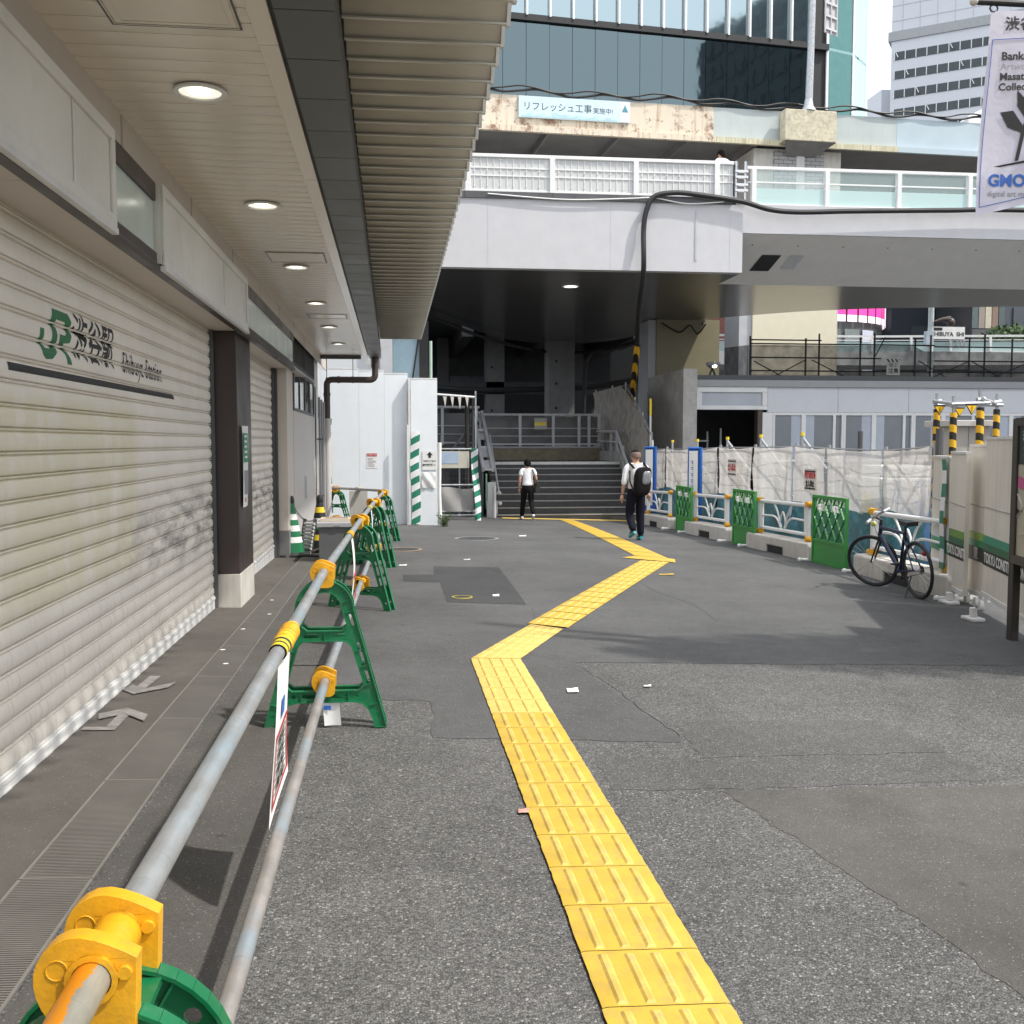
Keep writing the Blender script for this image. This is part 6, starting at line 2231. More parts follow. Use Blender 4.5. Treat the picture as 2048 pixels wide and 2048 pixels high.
# tall blue boards
def board(y, x, z0, z1, lb, red):
    t_ = thing('tall_board', lb, 'sign board', (x, y, gz(x, y)), 'tall narrow blue boards along the fence')
    d = Vector((.78, -.62, 0)).normalized()          # the board faces back along the walkway
    n_ = Vector((-d.y, d.x, 0)) * -1
    c = Vector((x, y, 0))
    def P(a, h, o=0):
        q = c + d * a + n_ * o
        return (q.x, q.y, h)
    w_ = .15
    s = MB()
    s.tube([P(-w_, z0), P(-w_, z1 + .02)], .016, 8).tube([P(w_, z0), P(w_, z1 + .02)], .034, 8).tube([P(-w_, z1), P(w_, z1)], .026, 8).tube([P(-w_, z0 + .1), P(w_, z0 + .1)], .022, 8)
    s.add([P(-w_, z0 + .1, -.01), P(w_, z0 + .1, -.01), P(w_, z1, -.01), P(-w_, z1, -.01)], [(0, 1, 2, 3)])
    s.build('blue_frame', pm('blue_plastic', (.02, .13, .48), .45, var=.1), t_)
    MB().add([P(-w_ + .02, z0 + .22, .02), P(w_ - .07, z0 + .22, .02), P(w_ - .07, z1 - .06, .02), P(-w_ + .02, z1 - .06, .02)], [(0, 1, 2, 3)]).build('white_face', M['paper'], t_, sm=0)
    s = MB()
    n = 8 if red else 9
    H = (z1 - z0 - .5) / n
    for k_ in range(n):
        zc = z1 - .25 - H * (k_ + .5)
        if red:
            if k_ > 1:
                for q in range(3):
                    s.bar(P(-.10, zc + H * (.3 - .28 * q), .022), P(.03, zc + H * (.3 - .28 * q), .022), .004, .022, up=n_)
                s.bar(P(-.035, zc + H * .34, .023), P(-.035, zc - H * .32, .023), .024, .004, up=n_)
        else:
            for q in range(3):
                s.bar(P(-.10 + .02 * q, zc + H * .25 - q * .05, .022), P(-.01, zc + H * .25 - q * .05, .022), .004, .016, up=n_)
            s.bar(P(-.05, zc + H * .3, .023), P(-.05, zc - H * .2, .023), .016, .004, up=n_)
    s.build('lettering', M['red'] if red else M['bluep'], t_, sm=0)
    MB().box(x - .1, x + .1, y - .06, y + .06, gz(x, y), z0 + .04).build('foot', M['brown'], t_, sm=0)


board(26.85, 6.85, -.35, 1.42, 'tall blue board with red characters by the walking man', True)
board(22.55, 6.78, -.35, 1.42, 'tall blue board with blue characters behind the third concrete block from the camera', False)

# white pipe guardrails on concrete blocks
def make_rail():
    t_ = thing('guardrail', '', 'guardrail', (0, 0, 0), 'white guardrails on concrete blocks')
    L = 3.05
    # block: long side along y, front face towards -x; forklift notch underneath
    prof = [(-L / 2, 0), (-.42, 0), (-.42, .13), (.36, .13), (.36, 0), (L / 2 - .12, 0), (L / 2 - .12, .24), (L / 2 - .17, .285), (-L / 2 + .06, .285), (-L / 2, .24)]
    MB().prism([(p[0], p[1]) for p in prof], 'x', -.17, .19).build('concrete_block', M['concrete_pale'], t_, sm=0, bev=.025, seg=3)
    MB().box(-.14, .19, -.42, .36, 0, .128).build('dark_recess', M['black'], t_, sm=0)
    for y in (-1.1, 1.1):
        MB().tube([(0, y, .285), (0, y, .93)], .042, 12).build('post', M['white'], t_)
    s = MB()
    for y in (-.98, .98):
        s.tube([(0, y, .40), (0, y, .88)], .024, 8)
    s.tube([(0, -1.1, .88), (0, 1.1, .88)], .034, 10)
    s.tube([(0, -1.1, .40), (0, 1.1, .40)], .030, 10)
    for sg in (-1, 1):
        s.tube(spline([(0, sg * .98, .62), (0, sg * .45, .63), (0, sg * .22, .56), (0, sg * .07, .41)], 5), .018, 8)
        s.tube(spline([(0, sg * .42, .86), (0, sg * .25, .72), (0, sg * .07, .45)], 5), .016, 8)
    s.tube(spline([(0, -.13, .52), (0, -.09, .63), (0, -.03, .70), (0, 0, .72), (0, .03, .70), (0, .09, .63), (0, .13, .52)], 4), .016, 8)
    s.build('rails', M['white'], t_)
    for y in (-1.1, 1.1):
        s = MB()
        s.tube([(0, y, .86), (0, y, .94)], .058, 10).sphere((0, y + (.08 if y > 0 else -.08), .90), .05, .07, .05, 10)
        s.tube([(0, y, .29), (0, y, .37)], .06, 10).sphere((-.02, y + (.07 if y > 0 else -.07), .33), .05, .07, .04, 10)
        s.build('yellow_joint', M['yellow'], t_)
    for y in (-1.5, 1.38):
        MB().tube([(-.30, y, .03), (-.12, y + .02, .035), (-.10, y + .02, .2)], .028, 8).sphere((-.30, y, .03), .04).build('white_foot', M['white'], t_)
    return t_


r0 = make_rail()
for i, (y, lb) in enumerate(((25.5, 'white guardrail on a concrete block, farthest one, by the foot of the stairs'), (21.2, 'white guardrail on a concrete block between the two farther green gates'),
                             (17.12, 'white guardrail on a concrete block between the two nearer green gates'), (12.55, 'white guardrail on a concrete block behind the bicycle'))):
    o = r0 if i == 0 else dup(r0)
    o.location = (6.74 if i < 3 else 6.62, y, gz(6.74, y))
    o.rotation_euler = (math.atan2(gz(6.7, y + .5) - gz(6.7, y - .5), 1), 0, 0 if i < 3 else R(-4))
    o['label'] = lb

# green lattice gates between the guardrails
def make_gate():
    t_ = thing('lattice_gate', '', 'barrier gate', (0, 0, 0), 'green lattice barrier gates')
    W, H = 1.18, 1.06
    s = MB()
    for y in (-W / 2, W / 2):
        s.bar((0, y, 0), (0, y, H), .04, .045)
    for z in (H - .02, .36, .02):
        s.bar((0, -W / 2, z), (0, W / 2, z), .04, .045)
    s.build('frame', M['green_gate'], t_, sm=0)
    MB().box(-.006, .006, -W / 2 + .02, W / 2 - .02, .04, .36).build('kick_plate', M['green_gate'], t_, sm=0)
    s = MB()
    for a, b_ in (((-.55, .38), (-.05, 1.02)), ((-.28, .38), (.22, 1.02)), ((-.01, .38), (.49, 1.02)), ((.26, .38), (.55, .75)), ((-.55, .72), (-.31, 1.02)), ((.55, .38), (.05, 1.02)), ((.28, .38), (-.22, 1.02)), ((.01, .38), (-.49, 1.02)), ((-.26, .38), (-.55, .75)), ((.55, .72), (.31, 1.02))):
        s.bar((-.012, a[0], a[1]), (-.012, b_[0], b_[1]), .008, .028, up=(1, 0, 0))
    s.build('lattice', M['green_gate'], t_, sm=0)
    s = MB()
    for k_ in range(30):
        y = -W / 2 + .03 + k_ * (W - .06) / 29
        s.box(.008, .012, y - .004, y + .004, .38, 1.02)
    for k_ in range(12):
        z = .40 + k_ * .055
        s.box(.012, .015, -W / 2 + .02, W / 2 - .02, z - .003, z + .003)
    s.build('wire_grid', M['green_gate'], t_, sm=0)
    s = MB()
    for y0 in (-.38, .12):
        for k_ in range(6):
            y = y0 + k_ * .052
            s.bar((-.024, y, .83), (-.024, y + .012, .93), .004, .02, up=(1, 0, 0)).bar((-.024, y + .02, .93), (-.024, y + .035, .88), .004, .014, up=(1, 0, 0))
    s.build('white_marks', M['paper'], t_, sm=0)
    return t_


g0 = make_gate()
for i, (y, lb) in enumerate(((22.75, 'green lattice gate farthest away, beside the tall blue board'), (18.72, 'green lattice gate in the middle of the row of guardrails'), (14.9, 'green lattice gate nearest the bicycle'))):
    o = g0 if i == 0 else dup(g0)
    o.location = (6.60, y, gz(6.6, y) + .0)
    o['label'] = lb

# ------------------------------------------------------------------ bicycle leaning on its stand
bk = thing('bicycle', 'dark blue city bicycle on its kickstand with turned front wheel', 'bicycle', (6.04, 11.14, gz(6.04, 11.14)))
WB, WR = 1.05, .335
m_frame = pm('bike_blue', (.02, .03, .075), .28, .3, var=.15)


def wheel_mb(tyre, spokes):
    """wheel in the yz plane around the origin"""
    if tyre == 'tyre':
        s = MB().tube([(0, (WR - .014) * math.cos(2 * math.pi * k_ / 40), (WR - .014) * math.sin(2 * math.pi * k_ / 40)) for k_ in range(40)], .0195, 10, closed=True)
    elif tyre == 'rim':
        s = MB().tube([(0, (WR - .036) * math.cos(2 * math.pi * k_ / 40), (WR - .036) * math.sin(2 * math.pi * k_ / 40)) for k_ in range(40)], .0095, 8, closed=True)
    else:
        s = MB()
        for k_ in range(24):
            a = 2 * math.pi * k_ / 24
            sx = .022 * (1 if k_ % 2 else -1)
            s.tube([(sx, .018 * math.cos(a + .6), .018 * math.sin(a + .6)), (0, (WR - .04) * math.cos(a), (WR - .04) * math.sin(a))], .0013, 4)
        s.tube([(-.045, 0, 0), (.045, 0, 0)], .016, 10)
    return s


RW = Vector((0, 0, WR))
FW = Vector((0, WB, WR))
BB = Vector((0, .43, .275))
ST = Vector((0, .26, .74))
HT, HB_ = Vector((0, .845, .79)), Vector((0, .885, .655))
steer = R(38)
ax_ = (HT - HB_).normalized()
rotM = Matrix.Translation(HB_) @ Matrix.Rotation(steer, 4, ax_) @ Matrix.Translation(-HB_)
lean = Matrix.Rotation(R(-5), 4, 'Y')
base_ = Matrix.Translation(bk.location) @ lean


def bput(mb, name, mat, par=bk, steerit=False, sm=40):
    if steerit:
        mb.xf(rotM)
    mb.xf(base_)
    return mb.build(name, mat, par, sm=sm)


for nm, pos, stf in (('rear', RW, False), ('front', FW, True)):
    parts = []
    for k_, mt in (('tyre', M['black']), ('rim', M['chrome'] if nm == 'rim' else M['darkvoid']), ('spokes', M['chrome'])):
        s = wheel_mb(k_, 0)
        s.xf(Matrix.Translation(pos))
        parts.append((s, k_, mt))
    w0 = bput(parts[0][0], 'wheel', parts[0][2], steerit=stf)
    for s, k_, mt in parts[1:]:
        bput(s, k_, mt, w0, stf)
s = MB().tube([BB, HB_ + Vector((0, .01, .02))], [.024, .027], 10).tube([ST, HT + Vector((0, .0, -.02))], [.018, .022], 10).tube([BB, ST], .018, 10).tube([HT, HB_], .024, 10)
for sx in (-.055, .055):
    s.tube([BB + Vector((sx * .6, -.03, 0)), RW + Vector((sx, 0, 0))], .011, 8)
    s.tube([ST + Vector((sx * .3, 0, -.05)), RW + Vector((sx, 0, 0))], .009, 8)
s.tube([BB + Vector((-.04, 0, 0)), BB + Vector((.04, 0, 0))], .026, 10)
bput(s, 'frame', m_frame)
s = MB()
for sx in (-.055, .055):
    s.tube([HB_ + Vector((sx * .8, .0, -.03)), FW + Vector((sx, 0, 0))], [.014, .010], 8)
s.tube([HB_ + Vector((-.05, 0, -.02)), HB_ + Vector((.05, 0, -.02))], .018, 8)
bput(s, 'fork', M['black'], steerit=True)
s = MB().tube([HT, HT + ax_ * .07, HT + ax_ * .10 + Vector((0, .07, .01))], .016, 8)
hb = HT + ax_ * .10 + Vector((0, .07, .01))
s.tube([hb + Vector((-.28, -.03, .02)), hb + Vector((-.08, 0, .02)), hb, hb + Vector((.08, 0, .02)), hb + Vector((.28, -.03, .02))], .012, 8)
bput(s, 'handlebar', M['black'], steerit=True)
for sx in (-1, 1):
    s = MB().tube([hb + Vector((sx * .17, -.015, .02)), hb + Vector((sx * .30, -.034, .02))], .018, 10)
    bput(s, 'grip', M['lgrey'], steerit=True)
    s = MB().tube([hb + Vector((sx * .15, .02, .015)), hb + Vector((sx * .24, .05, -.02))], .007, 6)
    bput(s, 'brake_lever', M['black'], steerit=True)
bput(MB().sphere(hb + Vector((0, .05, -.08)), .035), 'front_lamp', pm('lamp_yellow', (.60, .62, .20), .3), steerit=True)
s = MB().tube([ST + Vector((0, .0, -.1)), ST + Vector((0, -.04, .10))], .014, 8)
bput(s, 'seat_post', M['black'])
s = MB().prism([(-.16, -.07), (-.16, .07), (-.04, .05), (.13, .018), (.13, -.018), (-.04, -.05)], 'z', 0, .05)
s.xf(Matrix.Translation(ST + Vector((0, -.04, .10))) @ Matrix.Rotation(R(90), 4, 'Z'))
o = bput(s, 'saddle', M['black'])
bv = o.modifiers.new('bevel', 'BEVEL')
bv.width = .015
bv.segments = 3
s = MB().tube([BB + Vector((.045, 0, 0)), BB + Vector((.055, 0, 0))], .085, 20).tube([BB + Vector((.06, 0, 0)), BB + Vector((.07, .12, -.11))], .011, 6).tube([BB + Vector((-.06, 0, 0)), BB + Vector((-.07, -.12, .11))], .011, 6)
s.tube([BB + Vector((.05, 0, .083)), RW + Vector((.05, 0, .045))], .004, 5).tube([BB + Vector((.05, 0, -.083)), RW + Vector((.05, 0, -.045))], .004, 5).tube([RW + Vector((.045, 0, 0)), RW + Vector((.055, 0, 0))], .048, 14)
bput(s, 'crankset', M['black'])
for q, v in ((Vector((.11, .12, -.11)), 1), (Vector((-.11, -.12, .11)), 1)):
    bput(MB().box(*(BB + q)[:1], (BB + q).x + .001, 0, .001, 0, .001) if False else MB().bar(BB + q - Vector((.045, 0, 0)), BB + q + Vector((.045, 0, 0)), .07, .02), 'pedal', M['black'], sm=0)
s = MB().tube([(-.03, .10, .26), (-.20, -.0, -.055)], .010, 6).tube([(-.20, 0, -.055), (-.23, -.03, -.058)], .012, 6)
bput(s, 'kickstand', M['darkvoid'])
bput(MB().sphere((0, -.17, .55), .032), 'rear_reflector', M['red'])
for pts_ in ([HT + Vector((0, .06, .12)), HT + Vector((.05, .16, .0)), HT + Vector((.02, .02, -.08)), ST + Vector((.02, .2, -.02))], [hb + Vector((-.2, 0, .02)), hb + Vector((-.05, .14, .0)), HB_ + Vector((0, .05, 0))]):
    bput(MB().tube(spline(pts_, 5), .003, 5), 'brake_cable', M['black'])

# ------------------------------------------------------------------ white site hoarding with the builder's name, right
HBG = 'white hoarding panels at the right edge'
def hpanel(p, q, zt, zb, lb, text, top, low, toff=.5, sx=1., cats=True):
    p, q = Vector((*p, 0)), Vector((*q, 0))
    d = (q - p).normalized()
    n_ = Vector((d.y, -d.x, 0))
    L = (q - p).length
    z0 = zb
    t_ = thing('hoarding_panel', lb, 'hoarding', ((p + q) / 2).to_tuple()[:2] + (gz(p.x, p.y),), HBG)
    def P(a, z, o=0):
        v = p + d * a + n_ * o
        return (v.x, v.y, z)
    s = MB()
    th = .05
    v = [P(0, z0, -th), P(L, z0, -th), P(L, z0), P(0, z0), P(0, zt, -th), P(L, zt, -th), P(L, zt), P(0, zt)]
    s.add(v, [(3, 2, 1, 0), (4, 5, 6, 7), (0, 1, 5, 4), (1, 2, 6, 5), (2, 3, 7, 6), (3, 0, 4, 7)])
    s.build('sheet', pm('hoarding_cream', (.74, .70, .63), .5, var=.08, vs=1.5, streak=.3, dirt=(.45, .41, .34)), t_, sm=0)
    s = MB().add([P(0, zt + .001, -th - .01), P(L, zt + .001, -th - .01), P(L, zt + .001, .01), P(0, zt + .001, .01), P(0, zt + .03, -th - .01), P(L, zt + .03, -th - .01), P(L, zt + .03, .01), P(0, zt + .03, .01)],
                 [(3, 2, 1, 0), (4, 5, 6, 7), (0, 1, 5, 4), (1, 2, 6, 5), (2, 3, 7, 6), (3, 0, 4, 7)])
    s.build('cap_rail', M['white_dirty'], t_, sm=0)
    MB().bar(P(0, z0 - .02, -th / 2), P(L, z0 - .02, -th / 2), .07, .05).build('bottom_rail', M['white_dirty'], t_, sm=0)
    MB().bar(P(.0, .86, .003), P(L, .84, .003), .006, .012).build('seam', M['concrete'], t_, sm=0)
    # printed bands
    for a, b_, mt, nm in ((.24, .40, M['ink'] if text else M['greenp'], 'name_band'), (.40, .475, low, 'green_band'), (.475, .56, top, 'pale_green_band')):
        MB().add([P(0, a, .004), P(L, a, .004), P(L, b_, .004), P(0, b_, .004)], [(0, 1, 2, 3)]).build(nm, mt, t_, sm=0)
    if text:
        MB().text(text, .15, P(L * toff if toff > 0 else .07, .318, .0045), d, ZU, bold=.003, sx=sx, align='CENTER' if toff > 0 else 'LEFT').build('lettering', M['paper'], t_, sm=0)
    for a in (.12, L - .15):
        s = MB()
        s.bar(P(a, z0 - .04, -.03), P(a, gz(p.x, p.y) + .1, -.03), .05, .05)
        g_ = gz(*P(a, 0)[:2])
        c = Vector(P(a, g_ + .055, .03))
        s.tube([c - n_ * .02, c + n_ * .02], .055, 14)
        s.build('caster', M['white_dirty'], t_)
    return t_


gp1, gp2, gp3 = pm('band_g1', (.16, .30, .05), .5), pm('band_g2', (.03, .14, .06), .5), pm('band_g3', (.04, .28, .17), .5)
hpanel((6.44, 11.24), (6.25, 10.60), 1.42, -.1, 'cream hoarding panel half hidden behind its neighbour, with a dull green band', 'TOKYU CONSTR', gp1, gp2, sx=.72)
hpanel((6.50, 10.95), (6.365, 10.38), 1.50, -.1, 'narrow cream hoarding panel with a bright lime band', '東', pm('band_lime', (.30, .48, .06), .5), M['greenp'])
hpanel((6.33, 10.36), (5.22, 7.1), 1.58, -.06, 'large cream hoarding panel with the builder name in white capitals', 'TOKYU CONSTRUCTION', gp3, gp2, toff=-1, sx=.92)
hpanel((6.70, 12.1), (6.46, 11.28), 1.36, -.1, 'pinkish hoarding panel carrying the green striped band', None, M['white_dirty'], M['white_dirty'])
s = MB()
dd = (Vector((6.46, 11.28, 0)) - Vector((6.70, 12.1, 0))).normalized()
s.grid(lambda u, v: (6.52 + dd.x * (.20 * u) - .03 + .012 * math.sin(v * 9), 11.56 + dd.y * (.20 * u) - .02 + .012 * math.sin(v * 7), .05 + 1.30 * v), 4, 20)
tag(s.build('striped_band', M['gw'], None, sm=60, org=(6.6, 11.7, 0)), 'green and white striped band on the pinkish panel right of the bicycle', 'warning band', 'green and white striped bands')
for k_, (x, y) in enumerate(((6.18, 10.75), (5.75, 9.55))):
    s = MB().box(-.07, .07, -.11, .11, 0, .035)
    s.box(-.03, .03, -.03, .03, .036, .13)
    o = s.build('weight_block', M['white_dirty'], None, sm=0, bev=.01)
    o.location = (x, y, gz(x, y) + .004)
    tag(o, ['dirty white weight block at the joint of the cream hoarding panels', 'dirty white weight block under the large cream hoarding panel'][k_], 'weight')

# map board
mbd = thing('map_board', 'dark framed street map board standing at the right edge', 'map board', (5.38, 8.4, gz(5.4, 8.4)))
A, B = Vector((5.47, 8.46, 0)), Vector((5.10, 6.75, 0))
d = (B - A).normalized()
n_ = Vector((d.y, -d.x, 0))
def P(a, z, o=0):
    v = A + d * a + n_ * o
    return (v.x, v.y, z)
L = (B - A).length
m_fr = pm('map_frame', (.055, .047, .042), .4, var=.1)
s = MB()
for a in (0, L):
    s.bar(P(a, gz(*P(a, 0)[:2]) - .02), P(a, 1.76), .075, .075)
s.bar(P(0, 1.73), P(L, 1.73), .075, .075).bar(P(0, .52), P(L, .52), .075, .075)
s.build('frame', m_fr, mbd, sm=0, bev=.006)
MB().add([P(.04, .56, .01), P(L - .04, .56, .01), P(L - .04, 1.69, .01), P(.04, 1.69, .01)], [(0, 1, 2, 3)]).build('map_face', pm('map_face', (.46, .44, .34), .35, var=.12, vs=6), mbd, sm=0)
MB().add([P(.04, 1.36, .014), P(L - .04, 1.36, .014), P(L - .04, 1.69, .014), P(.04, 1.69, .014)], [(0, 1, 2, 3)]).build('dark_header', pm('map_header', (.02, .035, .03), .35), mbd, sm=0)
s = MB().text('渋谷駅周辺', .09, P(.36, 1.60, .016), d, ZU).text('Shibuya', .05, P(.24, 1.50, .016), d, ZU).text('Station', .05, P(.24, 1.43, .016), d, ZU)
s.build('lettering', M['paper'], mbd, sm=0)
s = MB()
for a, b_ in (((.05, .9), (.7, 1.3)), ((.05, 1.1), (.5, .7)), ((.3, .6), (1.2, 1.2)), ((.1, .75), (1.4, .8))):
    s.bar(P(a[0], a[1], .015), P(b_[0], b_[1], .015), .004, .010, up=n_)
s.build('map_roads', M['concrete_pale'], mbd, sm=0)
MB().add([P(.06, 1.16, .017), P(.2, 1.14, .017), P(.2, 1.24, .017), P(.06, 1.26, .017)], [(0, 1, 2, 3)]).build('pink_block', pm('map_pink', (.5, .10, .26), .5), mbd, sm=0)
MB().add([P(.05, .92, .018), P(.13, .95, .018), P(.05, .98, .018)], [(0, 1, 2)]).build('black_pointer', M['ink'], mbd, sm=0)

# ------------------------------------------------------------------ striped posts with hanging triangles and a cabinet behind the hoarding
for k_, (x, y, zt0, r_, lb) in enumerate(((7.64, 13.75, 2.12, .045, 'black and yellow striped post at the fence end, leftmost of the four'), (7.46, 13.0, 2.05, .045, 'black and yellow striped post left of the grey cabinet'),
                                         (7.84, 13.0, 2.12, .05, 'black and yellow striped post right in front of the grey cabinet'), (8.54, 13.75, 2.12, .045, 'black and yellow striped post right of the grey cabinet'))):
    t_ = thing('striped_post', lb, 'post', (x, y, gz(x, y)), 'black and yellow striped posts')
    MB().tube([(x, y, gz(x, y)), (x, y, zt0 - .1)], r_, 12).build('striped_sleeve', M['hazard'], t_)
    MB().tube([(x, y, zt0 - .1), (x, y, zt0 + .12)], .025, 8).tube([(x - .05, y, zt0), (x + .06, y, zt0 + .01)], .035, 8).build('pipe_clamp', M['steel'], t_)
s = thing('crossbar', 'silver pipes clamped across the tops of the striped posts', 'pipe', (7.5, 13.2, 2.1))
MB().tube([(7.62, 13.78, 2.13), (7.46, 12.95, 2.06)], .025, 8).tube([(7.4, 12.96, 2.06), (7.95, 12.96, 2.08)], .025, 8).tube([(7.84, 12.95, 2.13), (8.56, 13.78, 2.10)], .025, 8).tube([(7.6, 13.7, 2.08), (8.6, 13.7, 2.08)], .025, 8).build('pipes', M['steel'], s)
tri_m = pm('triangle_yellow', (.85, .50, .01), .4)
for k_, (x, y, z, w_, lb) in enumerate(((7.43, 13.3, 2.06, .088, 'yellow warning triangle hanging left of the pair'), (7.67, 12.92, 2.06, .088, 'yellow warning triangle hanging in front of the cabinet'), (7.72, 13.3, 2.03, .08, 'smaller yellow pennant behind the hanging warning triangles'))):
    t_ = thing('warning_triangle', lb, 'sign', (x, y, z - .2), 'hanging yellow warning triangles')
    MB().prism([(x - w_, z), (x + w_, z), (x, z - w_ * 1.6)], 'y', y, y + .012).build('border', M['ink'], t_, sm=0)
    MB().prism([(x - w_ * .80, z - .02), (x + w_ * .80, z - .02), (x, z - w_ * 1.42)], 'y', y - .004, y - .0005).build('yellow_face', tri_m, t_, sm=0)
    if k_ < 2:
        MB().bar((x, y - .006, z - .028), (x, y - .006, z - .07), .012, .004).box(x - .006, x + .006, y - .008, y - .0045, z - .092, z - .08).build('exclamation_mark', M['ink'], t_, sm=0)
cbn = thing('cabinet', 'grey steel cabinet with an overhanging roof and a scribble behind the hoarding', 'cabinet', (8.3, 14.3, -.4))
MB().box(8.04, 8.60, 14.0, 14.6, gz(8, 14), 1.78).build('body', pm('cabinet_grey', (.42, .40, .37), .5, var=.06), cbn, sm=0, bev=.01)
MB().box(7.97, 8.68, 13.9, 14.7, 1.781, 1.87).build('roof', pm('cabinet_roof', (.50, .48, .46), .5, var=.08), cbn, sm=0, bev=.01)
MB().box(8.27, 8.276, 13.993, 13.999, gz(8, 14) + .1, 1.8).build('door_gap', M['concrete_dark'], cbn, sm=0)
s = MB()
for i in range(16):
    x, z = 8.42 + .006 * i + rnd(-.03, .03), 1.45 - .022 * i
    s.bar((x - rnd(.02, .06), 13.993, z + rnd(-.02, .03)), (x + rnd(.02, .06), 13.993, z + rnd(-.03, .02)), .006, .012, up=(0, 1, 0))
s.build('scribble', M['ink'], cbn, sm=0)

# ------------------------------------------------------------------ banner on a lamp post, top right
ban = thing('banner', 'lilac white event banner hanging from a dark arm at the top right', 'banner', (4.1, 7, 3.1))
def bn(u, v, o=0.):
    x = 4.14 + .07 * v + .62 * u
    z = 3.16 + .15 * u + (4.58 - 3.16 - .15 * u) * v
    y = 7.0 - .10 * u + .05 * math.sin(v * 3.4 + u * 2) * (1 - v) - o
    return (x, y, z)


m_ban, nt, b = base('banner_cloth')
b.inputs['Base Color'].default_value = (.60, .58, .66, 1)
b.inputs['Roughness'].default_value = .8
v = coords(nt)
bump(nt, b, noise(nt, v, 4, 3), .2, .05)
MB().grid(bn, 10, 20).build('cloth', m_ban, ban, sm=80)


def btext(s, body, size, u, v, mt, bold=0., nm='lettering'):
    t0 = MB().text(body, size, (0, 0, 0), (1, 0, 0), ZU, bold=bold, ext=0, align='LEFT')
    o = Vector(bn(u, v))
    out = MB()
    out.add([(o.x + p[0] * 1.0, Vector(bn((o.x + p[0] - 4.14 - .07 * v) / .62, v)).y - .006, o.z + p[2] - .16 * p[0] * 0) for p in t0.v], t0.f)
    out.build(nm, M[mt], s, sm=0)


btext(ban, '渋谷', .10, .16, .93, 'ink', .002)
btext(ban, 'Banksy', .075, .15, .775, 'ink', .002)
btext(ban, 'Artworks', .065, .15, .725, 'inkgrey')
btext(ban, 'Masatoshi', .07, .15, .675, 'ink', .002)
btext(ban, 'Collection', .07, .15, .625, 'ink', .0015)
btext(ban, 'GMO', .115, .13, .165, 'bluep', .004, 'logo_lettering')
btext(ban, 'digital art museum', .055, .13, .10, 'inkgrey')
s = MB()
for pts_ in ([(.04, .04), (.04, .86)], [(.04, .86), (.98, .86)], [(.04, .04), (.98, .04)]):
    seq = [(pts_[0][0] + (pts_[1][0] - pts_[0][0]) * i / 12, pts_[0][1] + (pts_[1][1] - pts_[0][1]) * i / 12) for i in range(13)]
    s.tube([bn(a, c_, .004) for a, c_ in seq], .0022, 4)
s.build('border_line', M['bluep'], ban, sm=0)
# a plain dark figure-sized print: simple upright plant shape
s = MB()
def bp(pts_):
    s.add([bn(a, c_, .006) for a, c_ in pts_], [tuple(range(len(pts_)))])
bp([(.42, .24), (.46, .24), (.50, .40), (.56, .50), (.52, .50), (.46, .41)])
bp([(.46, .38), (.30, .42), (.20, .50), (.34, .50), (.46, .42)])
bp([(.50, .44), (.38, .52), (.36, .60), (.48, .54), (.54, .47)])
bp([(.52, .46), (.66, .58), (.74, .58), (.68, .48), (.56, .44)])
bp([(.50, .40), (.66, .42), (.80, .38), (.66, .35), (.50, .37)])
bp([(.18, .233), (.80, .233), (.66, .222), (.26, .224)])
s.build('dark_print', M['ink'], ban, sm=0)
bpo = thing('banner_post', 'grey lamp post with a dark banner arm at the right edge', 'lamp post', (4.85, 7.0, gz(4.85, 7)))
MB().tube([(4.98, 7.0, gz(4.9, 7)), (4.98, 7.0, 6.5)], .06, 14).build('post', M['grey'], bpo)
MB().tube([(4.09, 7.0, 4.64), (4.98, 7.0, 4.64)], .022, 10).build('arm', M['ink'], bpo)
MB().sphere((4.08, 7.0, 4.64), .03).build('arm_cap', M['concrete_pale'], bpo)
MB().tube([(4.23 + .03 * math.cos(k_ * .8), 7.0, 4.60 + .025 * math.sin(k_ * .8)) for k_ in range(8)], .006, 5, closed=True).build('ring', M['ink'], bpo)


# ------------------------------------------------------------------ people
def skinned(pts, edges, root, mat, name, par, sub=2, extra=None, mats=None):
    keys = list(pts)
    me = bpy.data.meshes.new('tmp')
    me.from_pydata([pts[k_][0] for k_ in keys], [(keys.index(a), keys.index(b_)) for a, b_ in edges], [])
    o = bpy.data.objects.new('tmp', me)
    col.objects.link(o)
    o.modifiers.new('s', 'SKIN')
    sl = me.skin_vertices[0].data
    for i, k_ in enumerate(keys):
        r_ = pts[k_][1]
        sl[i].radius = (r_, r_) if not isinstance(r_, tuple) else r_
        sl[i].use_root = k_ == root
    sb_ = o.modifiers.new('d', 'SUBSURF')
    sb_.levels = sub
    sb_.render_levels = sub
    bpy.context.view_layer.update()
    dg = bpy.context.evaluated_depsgraph_get()
    ev = bpy.data.meshes.new_from_object(o.evaluated_get(dg))
    mb = MB()
    mb.add([v.co[:] for v in ev.vertices], [tuple(p.vertices) for p in ev.polygons])
    bpy.data.objects.remove(o)
    if extra:
        mb.add(extra.v, extra.f)
    return mb


